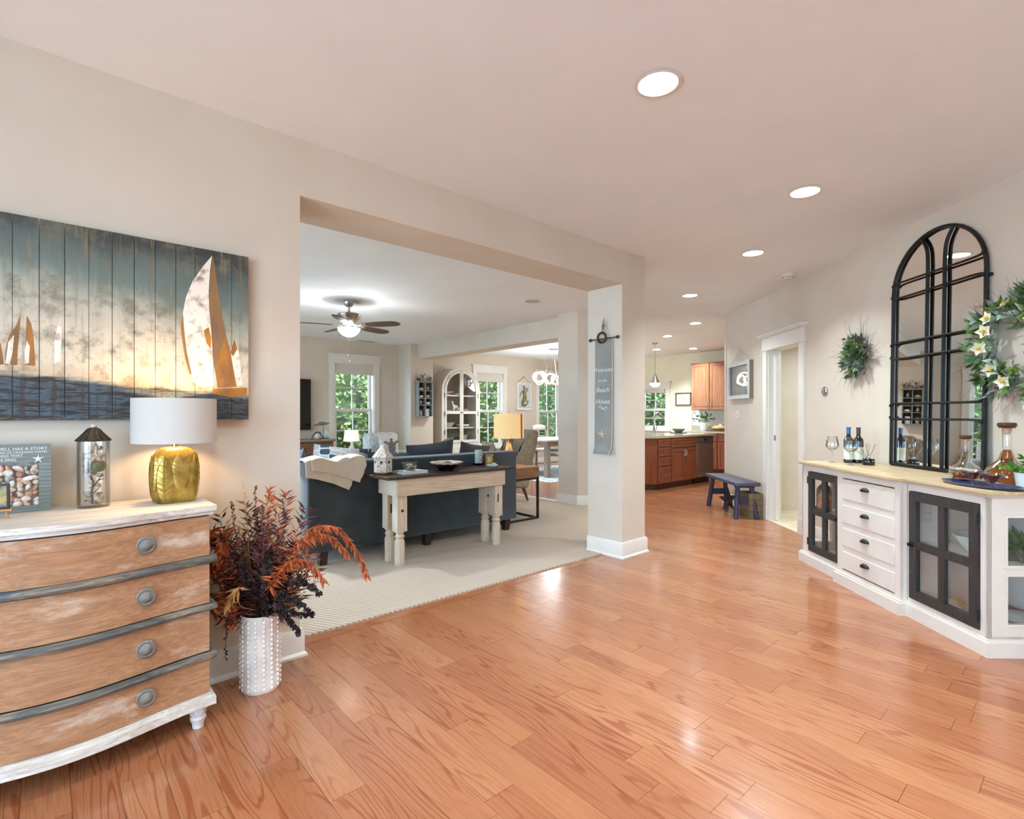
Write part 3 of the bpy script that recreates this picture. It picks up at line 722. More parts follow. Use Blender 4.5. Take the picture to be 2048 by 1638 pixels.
# ================================================================ shell shadow-box frame
teal = wood('sea_blue_boards', C(118, 124, 120), C(134, 140, 134), C(150, 154, 146), axis=0, scale=2, rough=.7, wear=(C(206, 208, 204), .66, .8, 30))
letter = mat('white_letters', C(238, 236, 230), C(232, 230, 224), scale=5, rough=.6)
fr = E('shell_picture_frame', 'sea-blue plank shadow box frame filled with seashells', 'picture frame', (-.265, 2.735, .906))
fr.rotation_euler = (-.06, 0, 0)
FW, FH = .285, .258
bm = B(); box(bm, (0, .008, 0), (FW, .02, FH)); O('backing', bm, shellB, fr)
def frame_boards(nm, x0, x1, z0, z1, n):
    for k in range(n):
        bm = B(); box(bm, (x0, -.014, z0 + (z1 - z0) * k / n + .0004), (x1, .012, z0 + (z1 - z0) * (k + 1) / n - .0004)); O(nm, bm, teal, fr, smooth=False)
frame_boards('slat', .249, FW, 0, .258, 18); frame_boards('slat', 0, .036, 0, .258, 18); frame_boards('slat', .0365, .2485, 0, .024, 2); frame_boards('slat', .0365, .2485, .186, .258, 5)
mT = lambda x, z: Tm(x, -.0145, z) @ Rx(pi / 2)
for s_, z, sz, x in (('SHELL HAS A STORY', .2345, .0160, .274), ('SOUNDS OF CRASHING WAVES', .2225, .0114, .274), ('THE SONGS THAT', .2100, .0138, .205), ('MERMAIDS SING', .1940, .0145, .186)):
    text('lettering', s_, sz, letter, fr, mT(x, z), align='RIGHT')
bm = B(); star(bm, (.248, -.016, .199), .019, .006, .004); O('starfish', bm, letter, fr)
random.seed(3)
for i in range(9):
    for j in range(8):
        r = random.uniform(.012, .021); c = (.046 + i * .0245 + random.uniform(-.006, .006), .0 + random.uniform(-.004, .003), .03 + j * .0195 + random.uniform(-.005, .005))
        bm = B(); ty = random.random(); R_ = (Ry(random.uniform(0, 6.3)) @ Rx(random.uniform(-.5, .5))).to_3x3()
        if ty < .5: shell_mesh(bm, Vector(c) - R_ @ Vector((0, 0, r * .5)), r, M=R_)
        elif ty < .75: whelk(bm, Vector(c) - R_ @ Vector((0, 0, r)), r * 2, R_)
        else: sphere(bm, c, (r * .75, r * .5, r * .65), 8, 6)
        O('seashell', bm, random.choice((shellA, shellA, shellA, shellB, shellC, sailw)), fr)
bm = B(); sphere(bm, (.1, -.006, .06), (.03, .01, .028)); O('seashell', bm, mat('shell_rust', C(150, 88, 66), C(120, 66, 50), scale=20), fr, label='large rust red shell')
# small easel
eas = E('miniature_easel', 'tiny wooden easel with a dark framed picture beside the shell frame', 'easel', (-.14, 2.60, .906), -.15)
pine = wood('orange_pine', C(186, 122, 62), C(206, 142, 78), C(218, 160, 96), axis=2, scale=4)
bm = B()
for a, b in (((-.02, 0, 0), (0, .012, .11)), ((.045, 0, 0), (.02, .012, .11)), ((.01, .05, 0), (.01, .014, .1))): cyl(bm, a, b, .0035, n=6)
box(bm, (-.03, -.012, .028), (.055, .006, .035)); O('easel_stand', bm, pine, eas)
bm = B(); box(bm, (-.05, -.008, .036), (.05, .0, .125), .002); ep = O('picture_frame', bm, mat('black_frame', C(32, 28, 26), C(50, 42, 36), scale=20, rough=.4), eas)
bm = B(); box(bm, (-.042, -.0092, .044), (.042, -.008, .117)); O('picture', bm, mat('tiny_picture', C(60, 96, 110), C(206, 168, 70), scale=35, rough=.4), ep)

# ================================================================ floor vase and dried flowers
vp = Vector((.757, 2.62, 0))
glaze = NT('white_glaze'); glaze.set(rough=.16, coat=.6, coatr=.05); glaze.col(glaze.ramp(glaze.noise(glaze.coords(), 9), [(.3, C(212, 202, 192)), (.6, C(236, 228, 218))])); MATS['white_glaze'] = glaze.m
vase = E('floor_vase', 'tall white glazed floor vase with rows of raised beads', 'vase', vp)
bm = B(); lathe(bm, [(0, 0), (.078, 0), (.084, .008), (.085, .03), (.082, .18), (.086, .345), (.088, .352), (.083, .355), (.08, .345), (.077, .2), (.076, .02), (0, .018)], n=40); O('body', bm, glaze.m, vase)
bm = B()
for k in range(15):
    a = k * 2 * pi / 15
    for j in range(15):
        z = .022 + j * .022; sphere(bm, (.0845 * math.cos(a), .0845 * math.sin(a), z), (.0066, .0066, .0088), 7, 5)
O('raised_beads', bm, glaze.m, vase, kind='stuff')
bq = E('dried_flower_bouquet', 'dried bouquet of burgundy, rust orange and dark brown foliage in white vase', 'dried flowers', vp + Vector((0, 0, .02)))
orange = mat('dried_orange', C(190, 98, 44), C(152, 66, 30), scale=20, rough=.7); burg = mat('dried_burgundy', C(98, 48, 54), C(66, 34, 36), scale=20, rough=.7)
brownl = mat('dried_brown', C(116, 68, 46), C(80, 46, 34), scale=20, rough=.75); darkl = mat('dried_black', C(40, 28, 27), C(58, 40, 36), scale=20, rough=.7); tanl = mat('dried_tan', C(196, 150, 92), C(164, 112, 60), scale=20, rough=.7)
def P3(a, h, b=0.0): return RV * a - FV * b + Vector((0, 0, h))       # a to the side, h up, b towards the viewer
def curve(pts, n=14):
    pts = [Vector(p) for p in pts]; out = []
    for k in range(n + 1):
        q = k / n * (len(pts) - 1); i = min(int(q), len(pts) - 2); f = q - i
        p0, p1, p2, p3 = pts[max(i - 1, 0)], pts[i], pts[i + 1], pts[min(i + 2, len(pts) - 1)]
        out.append(.5 * ((2 * p1) + (p2 - p0) * f + (2 * p0 - 5 * p1 + 4 * p2 - p3) * f * f + (3 * p1 - p0 - 3 * p2 + p3) * f ** 3))
    return out
def clampb(p):
    w_ = vp + p
    if w_.y > 2.785: p.y -= (w_.y - 2.785)
    if w_.z < .9 and w_.x < .56 and w_.y > 2.38 and p.z < .90: p.x += .56 - w_.x
    return p
def spray(pts, m, n, L, W, droop=.5, start=.35, stem=.0016, round_=False, fan=1.0):
    c = [clampb(q) for q in curve(pts, 22)]; bm = B(); tube(bm, c, [stem * (1.25 - k / len(c)) for k in range(len(c))], 5)
    for k in range(n):
        q = start + (1 - start) * k / n; i = min(int(q * 22), 21); p = c[i].lerp(c[i + 1], q * 22 - i); d = (c[i + 1] - c[i]).normalized()
        s_ = Vector((random.gauss(0, 1), random.gauss(0, 1), random.gauss(0, 1))); s_ = (s_ - d * s_.dot(d)).normalized()
        dd = (d * .6 + s_ * fan - Vector((0, 0, droop))).normalized(); ll = L * random.uniform(.6, 1.1) * (1.15 - .5 * q)
        if vp.y + (p + dd * ll).y > 2.8: dd.y = -abs(dd.y)
        if vp.x + (p + dd * ll).x < .56 and p.z < .9: dd.x = abs(dd.x)
        if round_: leaf(bm, p, dd, ll, W * random.uniform(.8, 1.1), .1)
        else: leaf(bm, p, dd, ll, W, .2, bend=random.uniform(-.15, .35))
    return O('spray', bm, m, bq)
random.seed(11)
b0 = lambda: (random.uniform(-.03, .03), random.uniform(-.03, .03))
def S0(): a, b = b0(); return [P3(a * .6, .02, b * .6), P3(a, .30, b)]
# drooping rust orange sprays
for pts in ([(.10, .50, .06), (.24, .72, .1), (.38, .76, .12), (.48, .66, .12), (.53, .54, .12)], [(.08, .46, .1), (.18, .60, .15), (.28, .62, .18), (.36, .54, .18)], [(.10, .5, .02), (.22, .68, .04), (.34, .70, .05), (.42, .62, .05)]):
    spray(S0() + [P3(*p) for p in pts], orange, 190, .07, .0095, .75, .42, .0016, fan=.65)
for a, h, b in ((-.10, .74, .06), (-.12, .68, .1), (-.02, .50, .16)):
    spray(S0() + [P3(a * .7, h - .08, b), P3(a, h, b), P3(a - .04, h - .07, b + .02)], tanl if h < .55 else orange, 60, .08, .014, .9, .72, fan=.7)
# upright burgundy sprays
for k in range(40):
    an = random.uniform(-1, 1); h = random.uniform(.62, .93) - abs(an) * .12; a = an * .22 + .02; b = random.uniform(-.08, .12)
    spray(S0() + [P3(a * .5, h * .62, b * .5), P3(a, h, b)], random.choice((burg, burg, brownl, orange)), 64, .095, .0105, .1, .34, .0011, fan=.8)
for k in range(10):
    an = random.uniform(-1, 1); a = an * .24; h = random.uniform(.75, .95) - abs(an) * .15; b = random.uniform(-.05, .1)
    spray(S0() + [P3(a * .6, h * .6, b * .6), P3(a, h, b)], brownl, 80, .02, .012, .0, .6, .0009, True)
# left rust-brown leaf sprays
for k in range(8):
    h = random.uniform(.42, .75); a = random.uniform(-.24, -.12); b = random.uniform(.0, .14)
    spray(S0() + [P3(a * .6, h * .75, b * .6), P3(a, h, b), P3(a * 1.15, h - .05, b)], random.choice((brownl, orange)), 44, .095, .014, .5, .45, fan=.7)
# dark centre and eucalyptus to the right
for k in range(22):
    an = random.uniform(-1, 1); a = an * .14 + .02; h = random.uniform(.45, .68); b = random.uniform(-.04, .12)
    spray(S0() + [P3(a * .6, h * .7, b * .6), P3(a, h, b)], darkl, 90, .045, .026, .2, .28, .001, round_=True)
for pts in ([(.12, .44, .1), (.22, .42, .12), (.29, .36, .12)], [(.12, .42, .12), (.2, .38, .14), (.28, .37, .14)], [(.1, .46, .06), (.22, .5, .08), (.31, .44, .08)], [(.1, .4, .1), (.17, .35, .12), (.23, .28, .12)]):
    spray(S0() + [P3(*p) for p in pts], darkl, 80, .032, .028, .1, .5, round_=True)
spray(S0() + [P3(-.08, .36, .1), P3(-.10, .28, .11), P3(-.105, .16, .11)], darkl, 26, .022, .01, .4, .55, round_=True)
for k in range(7):
    a = random.uniform(-.1, .14); spray(S0() + [P3(a * .6, .6, .08), P3(a, random.uniform(.72, .96), .1)], tanl, 14, .012, .008, 0, .86, .001, True)
# ================================================================ console table behind the sofa
oldwhite = wood('worn_white_paint', C(206, 184, 156), C(222, 204, 180), C(232, 218, 198), axis=2, scale=1.2, rough=.75, bump=.3, wear=(C(110, 78, 54), .70, .76, 11))
oldwhiteX = wood('worn_white_rail', C(200, 174, 142), C(216, 194, 166), C(228, 210, 186), axis=0, scale=1.2, rough=.75, bump=.3, wear=(C(124, 92, 66), .72, .78, 9))
darktop = wood('dark_stained_top', C(44, 30, 24), C(62, 44, 35), C(80, 58, 46), axis=0, scale=1, rough=.35, bump=.2)
tbx, tby = 2.77, 4.045
tab = E('console_table', 'narrow console table with dark top and chipped white turned legs', 'table', (tbx, tby, .012))
for k in range(3):
    bm = B(); y0 = -.2 + k * .135; box(bm, (-.69, y0 + .0008, .728), (.69, y0 + .1342, .753), .003); O('top_plank', bm, darktop, tab)
for y0, y1 in ((-.175, -.15), (.13, .155)):
    bm = B(); box(bm, (-.592, y0, .583), (.592, y1, .728), .004); O('side_rail', bm, oldwhiteX, tab)
for x0, x1 in ((-.59, -.565), (.565, .59)):
    bm = B(); box(bm, (x0, -.152, .583), (x1, .132, .728), .003); O('end_rail', bm, oldwhite, tab)
for sx in (-.53, .53):
    for sy in (-.105, .065):
        bm = B(); box(bm, (sx - .047, sy - .047, .30), (sx + .047, sy + .047, .60), .004)
        prism(bm, [(sx - .047, sy - .047), (sx + .047, sy - .047), (sx + .047, sy + .047), (sx - .047, sy + .047)], .285, .3)
        lathe(bm, [(.0, .0), (.041, 0), (.043, .01), (.043, .2), (.036, .212), (.032, .222), (.04, .232), (.042, .243), (.034, .252), (.031, .262), (.044, .278), (.046, .288), (0, .29)], c=(sx, sy, 0), n=14)
        lg = O('leg', bm, oldwhite, tab)
        bm = B(); box(bm, (sx - .02, sy - .0485, .42), (sx - .005, sy - .044, .5)) if (sx < 0) == (sy > 0) else cyl(bm, (sx, sy - .0485, .46), (sx, sy - .04, .46), .013, n=10)
        O('mortise', bm, mat('dark_hole', C(66, 42, 28), C(40, 26, 18), scale=40), lg)
TZ = .765
def on_table(px, py, z=TZ): return at_z(px, py, z)
# birdhouse
p = Vector((2.36, 4.02, TZ)); p = on_table(766, 948); p.z = TZ
bh = E('birdhouse', 'hexagonal seashell mosaic birdhouse with pointed roof', 'birdhouse', p, .35)
mosa = NT('shell_mosaic'); mosa.set(rough=.5); vo = mosa.new('TexVoronoi'); vo.inputs['Scale'].default_value = 75; mosa.l(mosa.coords(), vo.inputs[0]); ve = mosa.new('TexVoronoi', feature='DISTANCE_TO_EDGE'); ve.inputs['Scale'].default_value = 75; mosa.l(mosa.coords(), ve.inputs[0])
mosa.col(mosa.mix(mosa.ramp(ve.outputs['Distance'], [(.02, (1, 1, 1, 1)), (.09, (0, 0, 0, 1))]), mosa.ramp(mosa.math('FRACT', mosa.math('MULTIPLY', vo.outputs['Color'], 3.0)), [(.1, C(238, 232, 222)), (.5, C(214, 208, 214)), (.7, C(120, 118, 140)), (.9, C(230, 214, 190))]), C(222, 206, 176)))
mosa.bump(ve.outputs['Distance'], .5, .006); MATS['shell_mosaic'] = mosa.m
bm = B(); lathe(bm, [(0, .018), (.078, .018), (.078, .15), (0, .15)], n=6); O('house_body', bm, mosa.m, bh, smooth=False)
bm = B(); lathe(bm, [(.092, .142), (.094, .148), (.05, .2), (.012, .25), (0, .255)], n=6); O('roof', bm, mosa.m, bh, smooth=False)
goldm = mat('aged_gold', C(196, 160, 84), C(150, 112, 52), scale=30, rough=.4, metal=.7)
bm = B(); lathe(bm, [(0, 0), (.07, 0), (.076, .008), (.082, .014), (.082, .02), (0, .02)], n=6); O('gold_base', bm, goldm, bh)
for k in range(6):
    a = pi / 6 + k * pi / 3; bm = B(); c = Vector((.0675 * math.cos(a), .0675 * math.sin(a), .105)); n_ = Vector((math.cos(a), math.sin(a), 0)); cyl(bm, c - n_ * .004, c + n_ * .0012, .012, n=14); O('entry_hole', bm, MATS['dark_hole'], bh)
# book + bowl
p = on_table(821, 946); p.z = TZ
bk = E('book', 'pale blue patterned book lying under the shell bowl', 'book', p, .05)
bm = B(); box(bm, (-.125, -.09, .0), (.125, .09, .003)); box(bm, (-.125, -.09, .019), (.125, .09, .022)); box(bm, (-.125, -.09, 0), (-.121, .09, .022)); O('cover', bm, mat('book_cover', C(178, 190, 198), C(226, 228, 226), scale=22, rough=.6), bk)
bm = B(); box(bm, (-.12, -.086, .003), (.12, .086, .019)); O('pages', bm, mat('paper', C(236, 232, 222), C(226, 220, 208), scale=4, stretch=(1, 1, 400)), bk)
q = p + Vector((-.005, .0, .022))
def bowl(nm, lab, q, r, h, m, fl=8, depth=.04, cat='bowl', foot=.45, thick=.004):
    e = E(nm, lab, cat, q); fn = lambda a, z: 1 + depth * (z / h) * math.cos(a * fl)
    bm = B(); lathe(bm, [(0, 0), (r * foot, 0), (r * foot * 1.05, h * .06), (r * .75, h * .45), (r * .95, h * .85), (r, h), (r - thick, h), (r * .9, h * .83), (r * .7, h * .47), (r * foot * .9, h * .14), (0, h * .13)], n=fl * 6, fn=fn); O('bowl_body', bm, m, e); return e
pearl = glassm('pearl_glass', (.86, .9, .86, 1), .25)
b1 = bowl('scalloped_glass_bowl', 'scalloped glass bowl of small shells standing on a book', q, .078, .072, pearl, 10, .05)
random.seed(5)
for k in range(16):
    a = random.uniform(0, 6.28); rr = random.uniform(0, .045); bm = B(); r = random.uniform(.014, .02); sphere(bm, (rr * math.cos(a), rr * math.sin(a), .034 + random.uniform(-.012, .02)), (r, r * .8, r * .6), 8, 6); O('seashell', bm, random.choice((shellA, shellC, shellG, shellA)), b1)
p = on_table(893, 940); p.z = TZ
b2 = bowl('black_shell_bowl', 'wide black bowl with fluted pearl rim holding a green shell', p, .135, .062, mat('black_glaze', C(18, 18, 20), C(30, 30, 34), scale=10, rough=.18, coat=.5), 12, .035, foot=.5)
bm = B(); lathe(bm, [(.132, .058), (.150, .074), (.146, .078), (.118, .064), (.09, .052), (0, .048)], n=72, fn=lambda a, z: 1 + (.06 * math.cos(a * 9) if z > .06 else 0)); O('pearl_lining', bm, mat('pearl', C(226, 214, 204), C(196, 178, 166), scale=14, rough=.25), b2)
for c, r, m_ in (((.0, -.02, .07), .034, shellG), ((-.05, .0, .066), .026, shellC), ((.05, .02, .066), .024, shellA)):
    bm = B(); sphere(bm, c, (r, r * .8, r * .45)); O('seashell', bm, m_, b2)
# candle on black dish, gold frame, shell dish
p = on_table(958, 930); p.z = TZ
ds = bowl('black_dish', 'small black dish carrying a blue pillar candle', p + Vector((0, .02, 0)), .075, .022, MATS['black_glaze'], 4, 0, 'dish', .6)
bm = B(); lathe(bm, [(0, 0), (.036, 0), (.038, .004), (.038, .145), (.034, .148), (0, .142)], n=24)
cand = E('pillar_candle', 'blue and sand coloured pillar candle with shells', 'candle', p + Vector((.01, .02, .005)))
O('wax', bm, mat('candle_wax', C(142, 184, 200), C(206, 190, 160), scale=14, rough=.6), cand)
for k in range(5):
    bm = B(); a = -2.2 + k * .35; sphere(bm, (.038 * math.cos(a), .038 * math.sin(a), .03 + .022 * k), (.012, .012, .011), 8, 6); O('seashell', bm, (shellA, shellB)[k % 2], cand)
bm = B(); cyl(bm, (0, 0, .14), (0, 0, .155), .0015, n=5); O('wick', bm, MATS['dark_hole'], cand)
p = on_table(978, 929); p.z = TZ
gf = E('small_gold_frame', 'small ornate gold picture frame on the console table', 'picture frame', p, -.25)
bm = B()
for a, b in (((-.042, -.01, 0), (-.022, .008, .105)), ((.022, -.01, 0), (.042, .008, .105)), ((-.042, -.01, 0), (.042, .008, .022)), ((-.042, -.01, .083), (.042, .008, .105))): box(bm, a, b, .005, 2)
for sx in (-.036, .036):
    for z in (.008, .097): sphere(bm, (sx, -.008, z), .011, 8, 6)
O('moulding', bm, mat('gilt', C(214, 172, 70), C(176, 130, 40), scale=60, rough=.35, metal=.5), gf)
bm = B(); box(bm, (-.024, -.002, .02), (.024, .004, .085)); O('photo', bm, mat('pale_photo', C(214, 208, 190), C(160, 176, 178), scale=30), gf)
bm = B(); tube(bm, [(0, .006, .07), (0, .045, .002)], .003, 5); O('strut', bm, goldm, gf)
p = on_table(984, 934); p.z = TZ
sd = bowl('shell_dish', 'flat white dish of blue and cream shells by the gold frame', p, .062, .02, mat('white_dish', C(232, 232, 228)), 6, .04, 'dish', .6)
for c, r, m_ in (((.02, -.01, .012), .03, 'T'), ((.045, .01, .018), .028, 'A'), ((-.03, 0, .012), .024, 'A')):
    bm = B(); shell_mesh(bm, Vector(c), r, M=(Rx(-.9) @ Ry(random.uniform(-1, 1))).to_3x3()); O('seashell', bm, mat('shell_turquoise', C(110, 184, 206), C(176, 210, 214), scale=30) if m_ == 'T' else shellA, sd)

# ================================================================ sofa
def fabric(nm, c1, c2, scale=220, rough=.9, sheen=.4, patch=5):
    t = NT(nm); t.set(rough=rough, sheen=sheen); v = t.coords()
    col = t.ramp(t.noise(v, patch, 5, .6), [(.35, c1), (.68, c2)])
    t.col(col); t.bump(t.noise(v, scale, 2), .12, .003); MATS[nm] = t.m; return t.m
navy = fabric('blue_velvet', C(44, 53, 59), C(56, 68, 75)); navy2 = fabric('navy_cushion', C(32, 40, 49), C(46, 56, 66))
darkleg = wood('espresso_leg', C(38, 26, 22), C(54, 38, 31), C(66, 47, 38), axis=2, scale=2)
SX0, SX1, SY = 1.605, 3.905, 4.30
sofa = E('sectional_sofa', 'dark blue upholstered sectional sofa seen from behind', 'sofa', (2.75, 4.7, .012))
def sb(nm, a, b, m=navy, bev=.03):
    bm = B(); box(bm, tuple(Vector(a) - Vector((2.75, 4.7, 0))), tuple(Vector(b) - Vector((2.75, 4.7, 0))), bev, 3); return O(nm, bm, m, sofa)
sb('back', (SX0, SY, .12), (SX1, SY + .2, .865), bev=.018); sb('seat_base', (SX0 + .2, SY + .2, .12), (SX1 - .22, SY + 1.02, .3)); sb('arm', (SX1 - .22, SY + .19, .12), (SX1, SY + 1.02, .64))
sb('wing_back', (SX0, SY + .19, .12), (SX0 + .2, SY + 2.5, .865)); sb('wing_base', (SX0 + .2, SY + 1.0, .12), (SX0 + 1.0, SY + 2.5, .3)); sb('wing_arm', (SX0 + .2, SY + 2.3, .3), (SX0 + 1.0, SY + 2.5, .6))
for k in range(2): sb('seat_cushion', (SX0 + .98 + k * .56, SY + .36, .3), (SX0 + 1.53 + k * .55, SY + 1.04, .46), bev=.05)
sb('seat_cushion', (SX0 + .2, SY + .36, .3), (SX0 + .97, SY + 1.4, .46), bev=.05); sb('seat_cushion', (SX0 + .2, SY + 1.42, .3), (SX0 + .97, SY + 2.3, .46), bev=.05)
for x in (1.75, 2.78, 3.80):
    bm = B(); cx, cy = x - 2.75, SY + .07 - 4.7; prism(bm, [(cx - .04, cy - .04), (cx + .04, cy - .04), (cx + .04, cy + .04), (cx - .04, cy + .04)], .0, .125)
    for v in bm.verts:
        if v.co.z < .01: v.co.x = cx + (v.co.x - cx) * .72; v.co.y = cy + (v.co.y - cy) * .72
    O('leg', bm, darkleg, sofa)
for cx, w, h, rr, m_ in ((2.52, .52, .45, .06, navy2), (3.02, .58, .53, -.07, navy2), (3.5, .42, .50, .16, fabric('charcoal_cushion', C(52, 52, 52), C(68, 66, 64)))):
    bm = B(); pillow(bm, w, h, .22, Tm(cx - 2.75, SY + .36 - 4.7, .455) @ Rx(.08) @ Ry(rr)); O('back_cushion', bm, m_, sofa)
# loose pillows on the sofa
pat = NT('blue_geometric'); pat.set(rough=.9); vo = pat.new('TexVoronoi', distance='MANHATTAN'); vo.inputs['Scale'].default_value = 11; vo.inputs['Randomness'].default_value = .35; pat.l(pat.coords(), vo.inputs[0])
ve = pat.new('TexVoronoi', feature='DISTANCE_TO_EDGE'); ve.inputs['Scale'].default_value = 11; ve.inputs['Randomness'].default_value = .35; pat.l(pat.coords(), ve.inputs[0])
pat.col(pat.mix(pat.ramp(ve.outputs['Distance'], [(.04, (1, 1, 1, 1)), (.07, (0, 0, 0, 1))]), pat.ramp(pat.math('FRACT', pat.math('MULTIPLY', vo.outputs['Color'], 5.0)), [(.2, C(196, 200, 206)), (.4, C(150, 160, 172)), (.6, C(70, 92, 120)), (.85, C(54, 92, 126))], 'CONSTANT'), C(232, 230, 224))); MATS['blue_geometric'] = pat.m
def loose(nm, lab, c, w, h, t_, rx, ry, rz, m):
    e = ONE(nm, pillow(B(), w, h, t_), m, lab, 'pillow', c); e.rotation_euler = (rx, ry, rz); return e
loose('throw_pillow', 'blue and white geometric pillow leaning beside the throw blanket', (2.06, 4.86, .50), .54, .50, .15, .25, .12, -.15, pat.m)
loose('throw_pillow', 'dark navy pillow tucked beside the patterned pillow', (2.48, 5.08, .47), .46, .44, .16, .3, 0, .1, navy2)
loose('throw_pillow', 'tan woven pillow behind the pillar candle', (3.36, 5.02, .47), .44, .52, .15, .15, -.25, .1, fabric('tan_woven', C(160, 130, 100), C(196, 172, 142), scale=120))
loose('throw_pillow', 'slate blue pillow on the side wing of the sofa', (1.93, 5.6, .47), .5, .46, .16, .2, .1, 1.3, fabric('slate_cushion', C(66, 82, 104), C(86, 102, 122)))
# throw blanket
thr = E('throw_blanket', 'cream knitted throw draped over the sofa corner', 'blanket', (1.95, 4.3, .87))
knit = NT('cream_knit'); knit.set(rough=.95, sheen=.3); v = knit.coords('Object'); wv = knit.new('TexWave', bands_direction='X'); wv.inputs['Scale'].default_value = 55; wv.inputs['Distortion'].default_value = 1; knit.l(v, wv.inputs[0])
knit.col(knit.ramp(wv.outputs['Fac'], [(0, C(196, 182, 164)), (.5, C(222, 212, 198)), (1, C(230, 221, 208))])); knit.bump(wv.outputs['Fac'], .3, .004); MATS['cream_knit'] = knit.m
def drape(nm, top, bot, inner, off):
    """cloth from inside the sofa, over the back, hanging outside; top/bot: pixel polylines on the back face"""
    def ev(poly, u):
        q = u * (len(poly) - 1); i = min(int(q), len(poly) - 2); f = q - i; a, b = poly[i], poly[i + 1]; return (a[0] + (b[0] - a[0]) * f, a[1] + (b[1] - a[1]) * f)
    def f(u, v):
        t0 = ev(top, u); b_ = ev(bot, u); P = at_y(t0[0], t0[1], SY); Q = at_y(b_[0], b_[1], SY); fold = .010 * math.sin(u * 15 + 1.2) + .006 * math.sin(u * 31)
        zt = .885 + off + .02 * math.sin(u * 9)
        if v < .25: w_ = v / .25; p = Vector((P.x + .05 * (1 - w_), SY + .16 + inner * (1 - w_), zt - .06 * (1 - w_)))
        elif v < .42: w_ = (v - .25) / .17; p = Vector((P.x, SY + .16 - .19 * w_, zt + .012 * math.sin(pi * w_)))
        else: w_ = (v - .42) / .58; p = Vector((P.x + (Q.x - P.x) * w_, SY - .028 - off - abs(fold) * w_, zt + (Q.z - zt) * w_))
        return p - Vector((1.95, 4.3, .87))
    bm = B(); sheet(bm, f, 40, 26)
    o = O(nm, bm, knit.m, thr); md = o.modifiers.new('thickness', 'SOLIDIFY'); md.thickness = .007; md.offset = 0; return o
drape('lower_layer', [(607, 925), (640, 925), (672, 925), (700, 926)], [(608, 955), (630, 958), (662, 966), (694, 979), (702, 960)], .25, .006)
drape('upper_layer', [(618, 920), (650, 920), (690, 921), (726, 922)], [(618, 940), (650, 944), (690, 956), (714, 964), (728, 930)], .3, .016)

# ================================================================ ceiling fan
fp = at_z(698, 602, CEIL)
fan = E('ceiling_fan', 'brushed nickel ceiling fan with five brown blades and glass bowl light', 'ceiling fan', (fp.x, fp.y, CEIL))
bm = B(); lathe(bm, [(0, 0), (.068, 0), (.07, -.012), (.058, -.05), (.035, -.075), (0, -.078)], n=28); O('canopy', bm, chrome, fan)
bm = B(); cyl(bm, (0, 0, -.07), (0, 0, -.16), .013); lathe(bm, [(.013, -.13), (.024, -.14), (.024, -.15), (.013, -.16)], n=14); O('downrod', bm, chrome, fan)
bm = B(); lathe(bm, [(0, -.15), (.04, -.155), (.14, -.168), (.147, -.178), (.13, -.225), (.1, -.265), (.08, -.3), (.05, -.31), (0, -.31)], n=36); O('motor_housing', bm, chrome, fan)
blm = wood('fan_blade_wood', C(72, 48, 36), C(92, 62, 46), C(108, 76, 58), axis=0, scale=1.2, rough=.45); bz = -.315
for k in range(5):
    a = math.radians(-36.5 + 72 * k) + TH - pi / 2 + math.radians(24)
    bm = B(); n = 16; out = []
    for i in range(n + 1):
        x = .20 + .50 * i / n; wd = .055 + .022 * min(1, i / 6)
        if i > n - 4: wd *= math.sqrt(max(0, 1 - ((i - (n - 4)) / 4.3) ** 2))
        out.append((x, wd))
    prism(bm, [(x, w_) for x, w_ in out] + [(x, -w_) for x, w_ in reversed(out)], -.004, .004); M_ = Rz(a) @ Tm(0, 0, bz) @ Rx(math.radians(-12)); bl = O('blade', bm, blm, fan, M=M_)
    bm = B(); prism(bm, [(.08, .018), (.16, .012), (.25, .03), (.27, 0), (.25, -.03), (.16, -.012), (.08, -.018)], -.009, -.004); O('blade_iron', bm, chrome, bl)
bowlm = emit('lit_glass_bowl', (1, .93, .82, 1), 5.5)
bm = B(); lathe(bm, [(.142, -.352), (.138, -.37), (.115, -.41), (.075, -.445), (.03, -.462), (0, -.465)], n=36); O('glass_bowl', bm, bowlm, fan)
bm = B(); lathe(bm, [(0, -.463), (.016, -.466), (.012, -.478), (0, -.484)], n=14); cyl(bm, (0, 0, -.30), (0, 0, -.46), .01); O('finial', bm, chrome, fan)
for dx, L in ((-.012, .2), (.012, .27)):
    bm = B()
    for i in range(int(L / .011)): sphere(bm, (dx, 0, -.48 - i * .011), .0042, 6, 4)
    lathe(bm, [(0, 0), (.007, -.008), (.005, -.03), (0, -.034)], c=(dx, 0, -.48 - L), n=8); O('pull_chain', bm, chrome, fan)
bulb_light(fan, (0, 0, -.34), 62, (.88, .95, 1), .045)
# ceiling speaker and air vent
p = at_z(1065, 602, CEIL); sp_ = E('ceiling_speaker', 'round white flush speaker grille in the living room ceiling', 'speaker', (p.x, p.y, CEIL))
bm = B(); lathe(bm, [(.1, 0), (.11, -.004), (.1, -.009), (.092, -.006), (.1, 0)], n=32); O('rim', bm, whitem, sp_)
bm = B(); lathe(bm, [(0, -.006), (.094, -.005), (.094, -.001), (0, -.001)], n=32); O('grille', bm, mat('speaker_mesh', C(206, 204, 200), C(150, 150, 150), scale=400, rough=.7), sp_)
p = at_z(733, 682, CEIL); vn = E('ceiling_vent', 'white slotted air vent in the living room ceiling', 'vent', (p.x, p.y, CEIL))
bm = B(); box(bm, (-.2, -.07, -.008), (.2, .07, 0), .002); O('frame', bm, whitem, vn)
for k in range(5): bm = B(); box(bm, (-.17, -.05 + k * .021, -.011), (.17, -.038 + k * .021, -.008)); O('louvre', bm, mat('vent_grey', C(170, 170, 170)), vn)

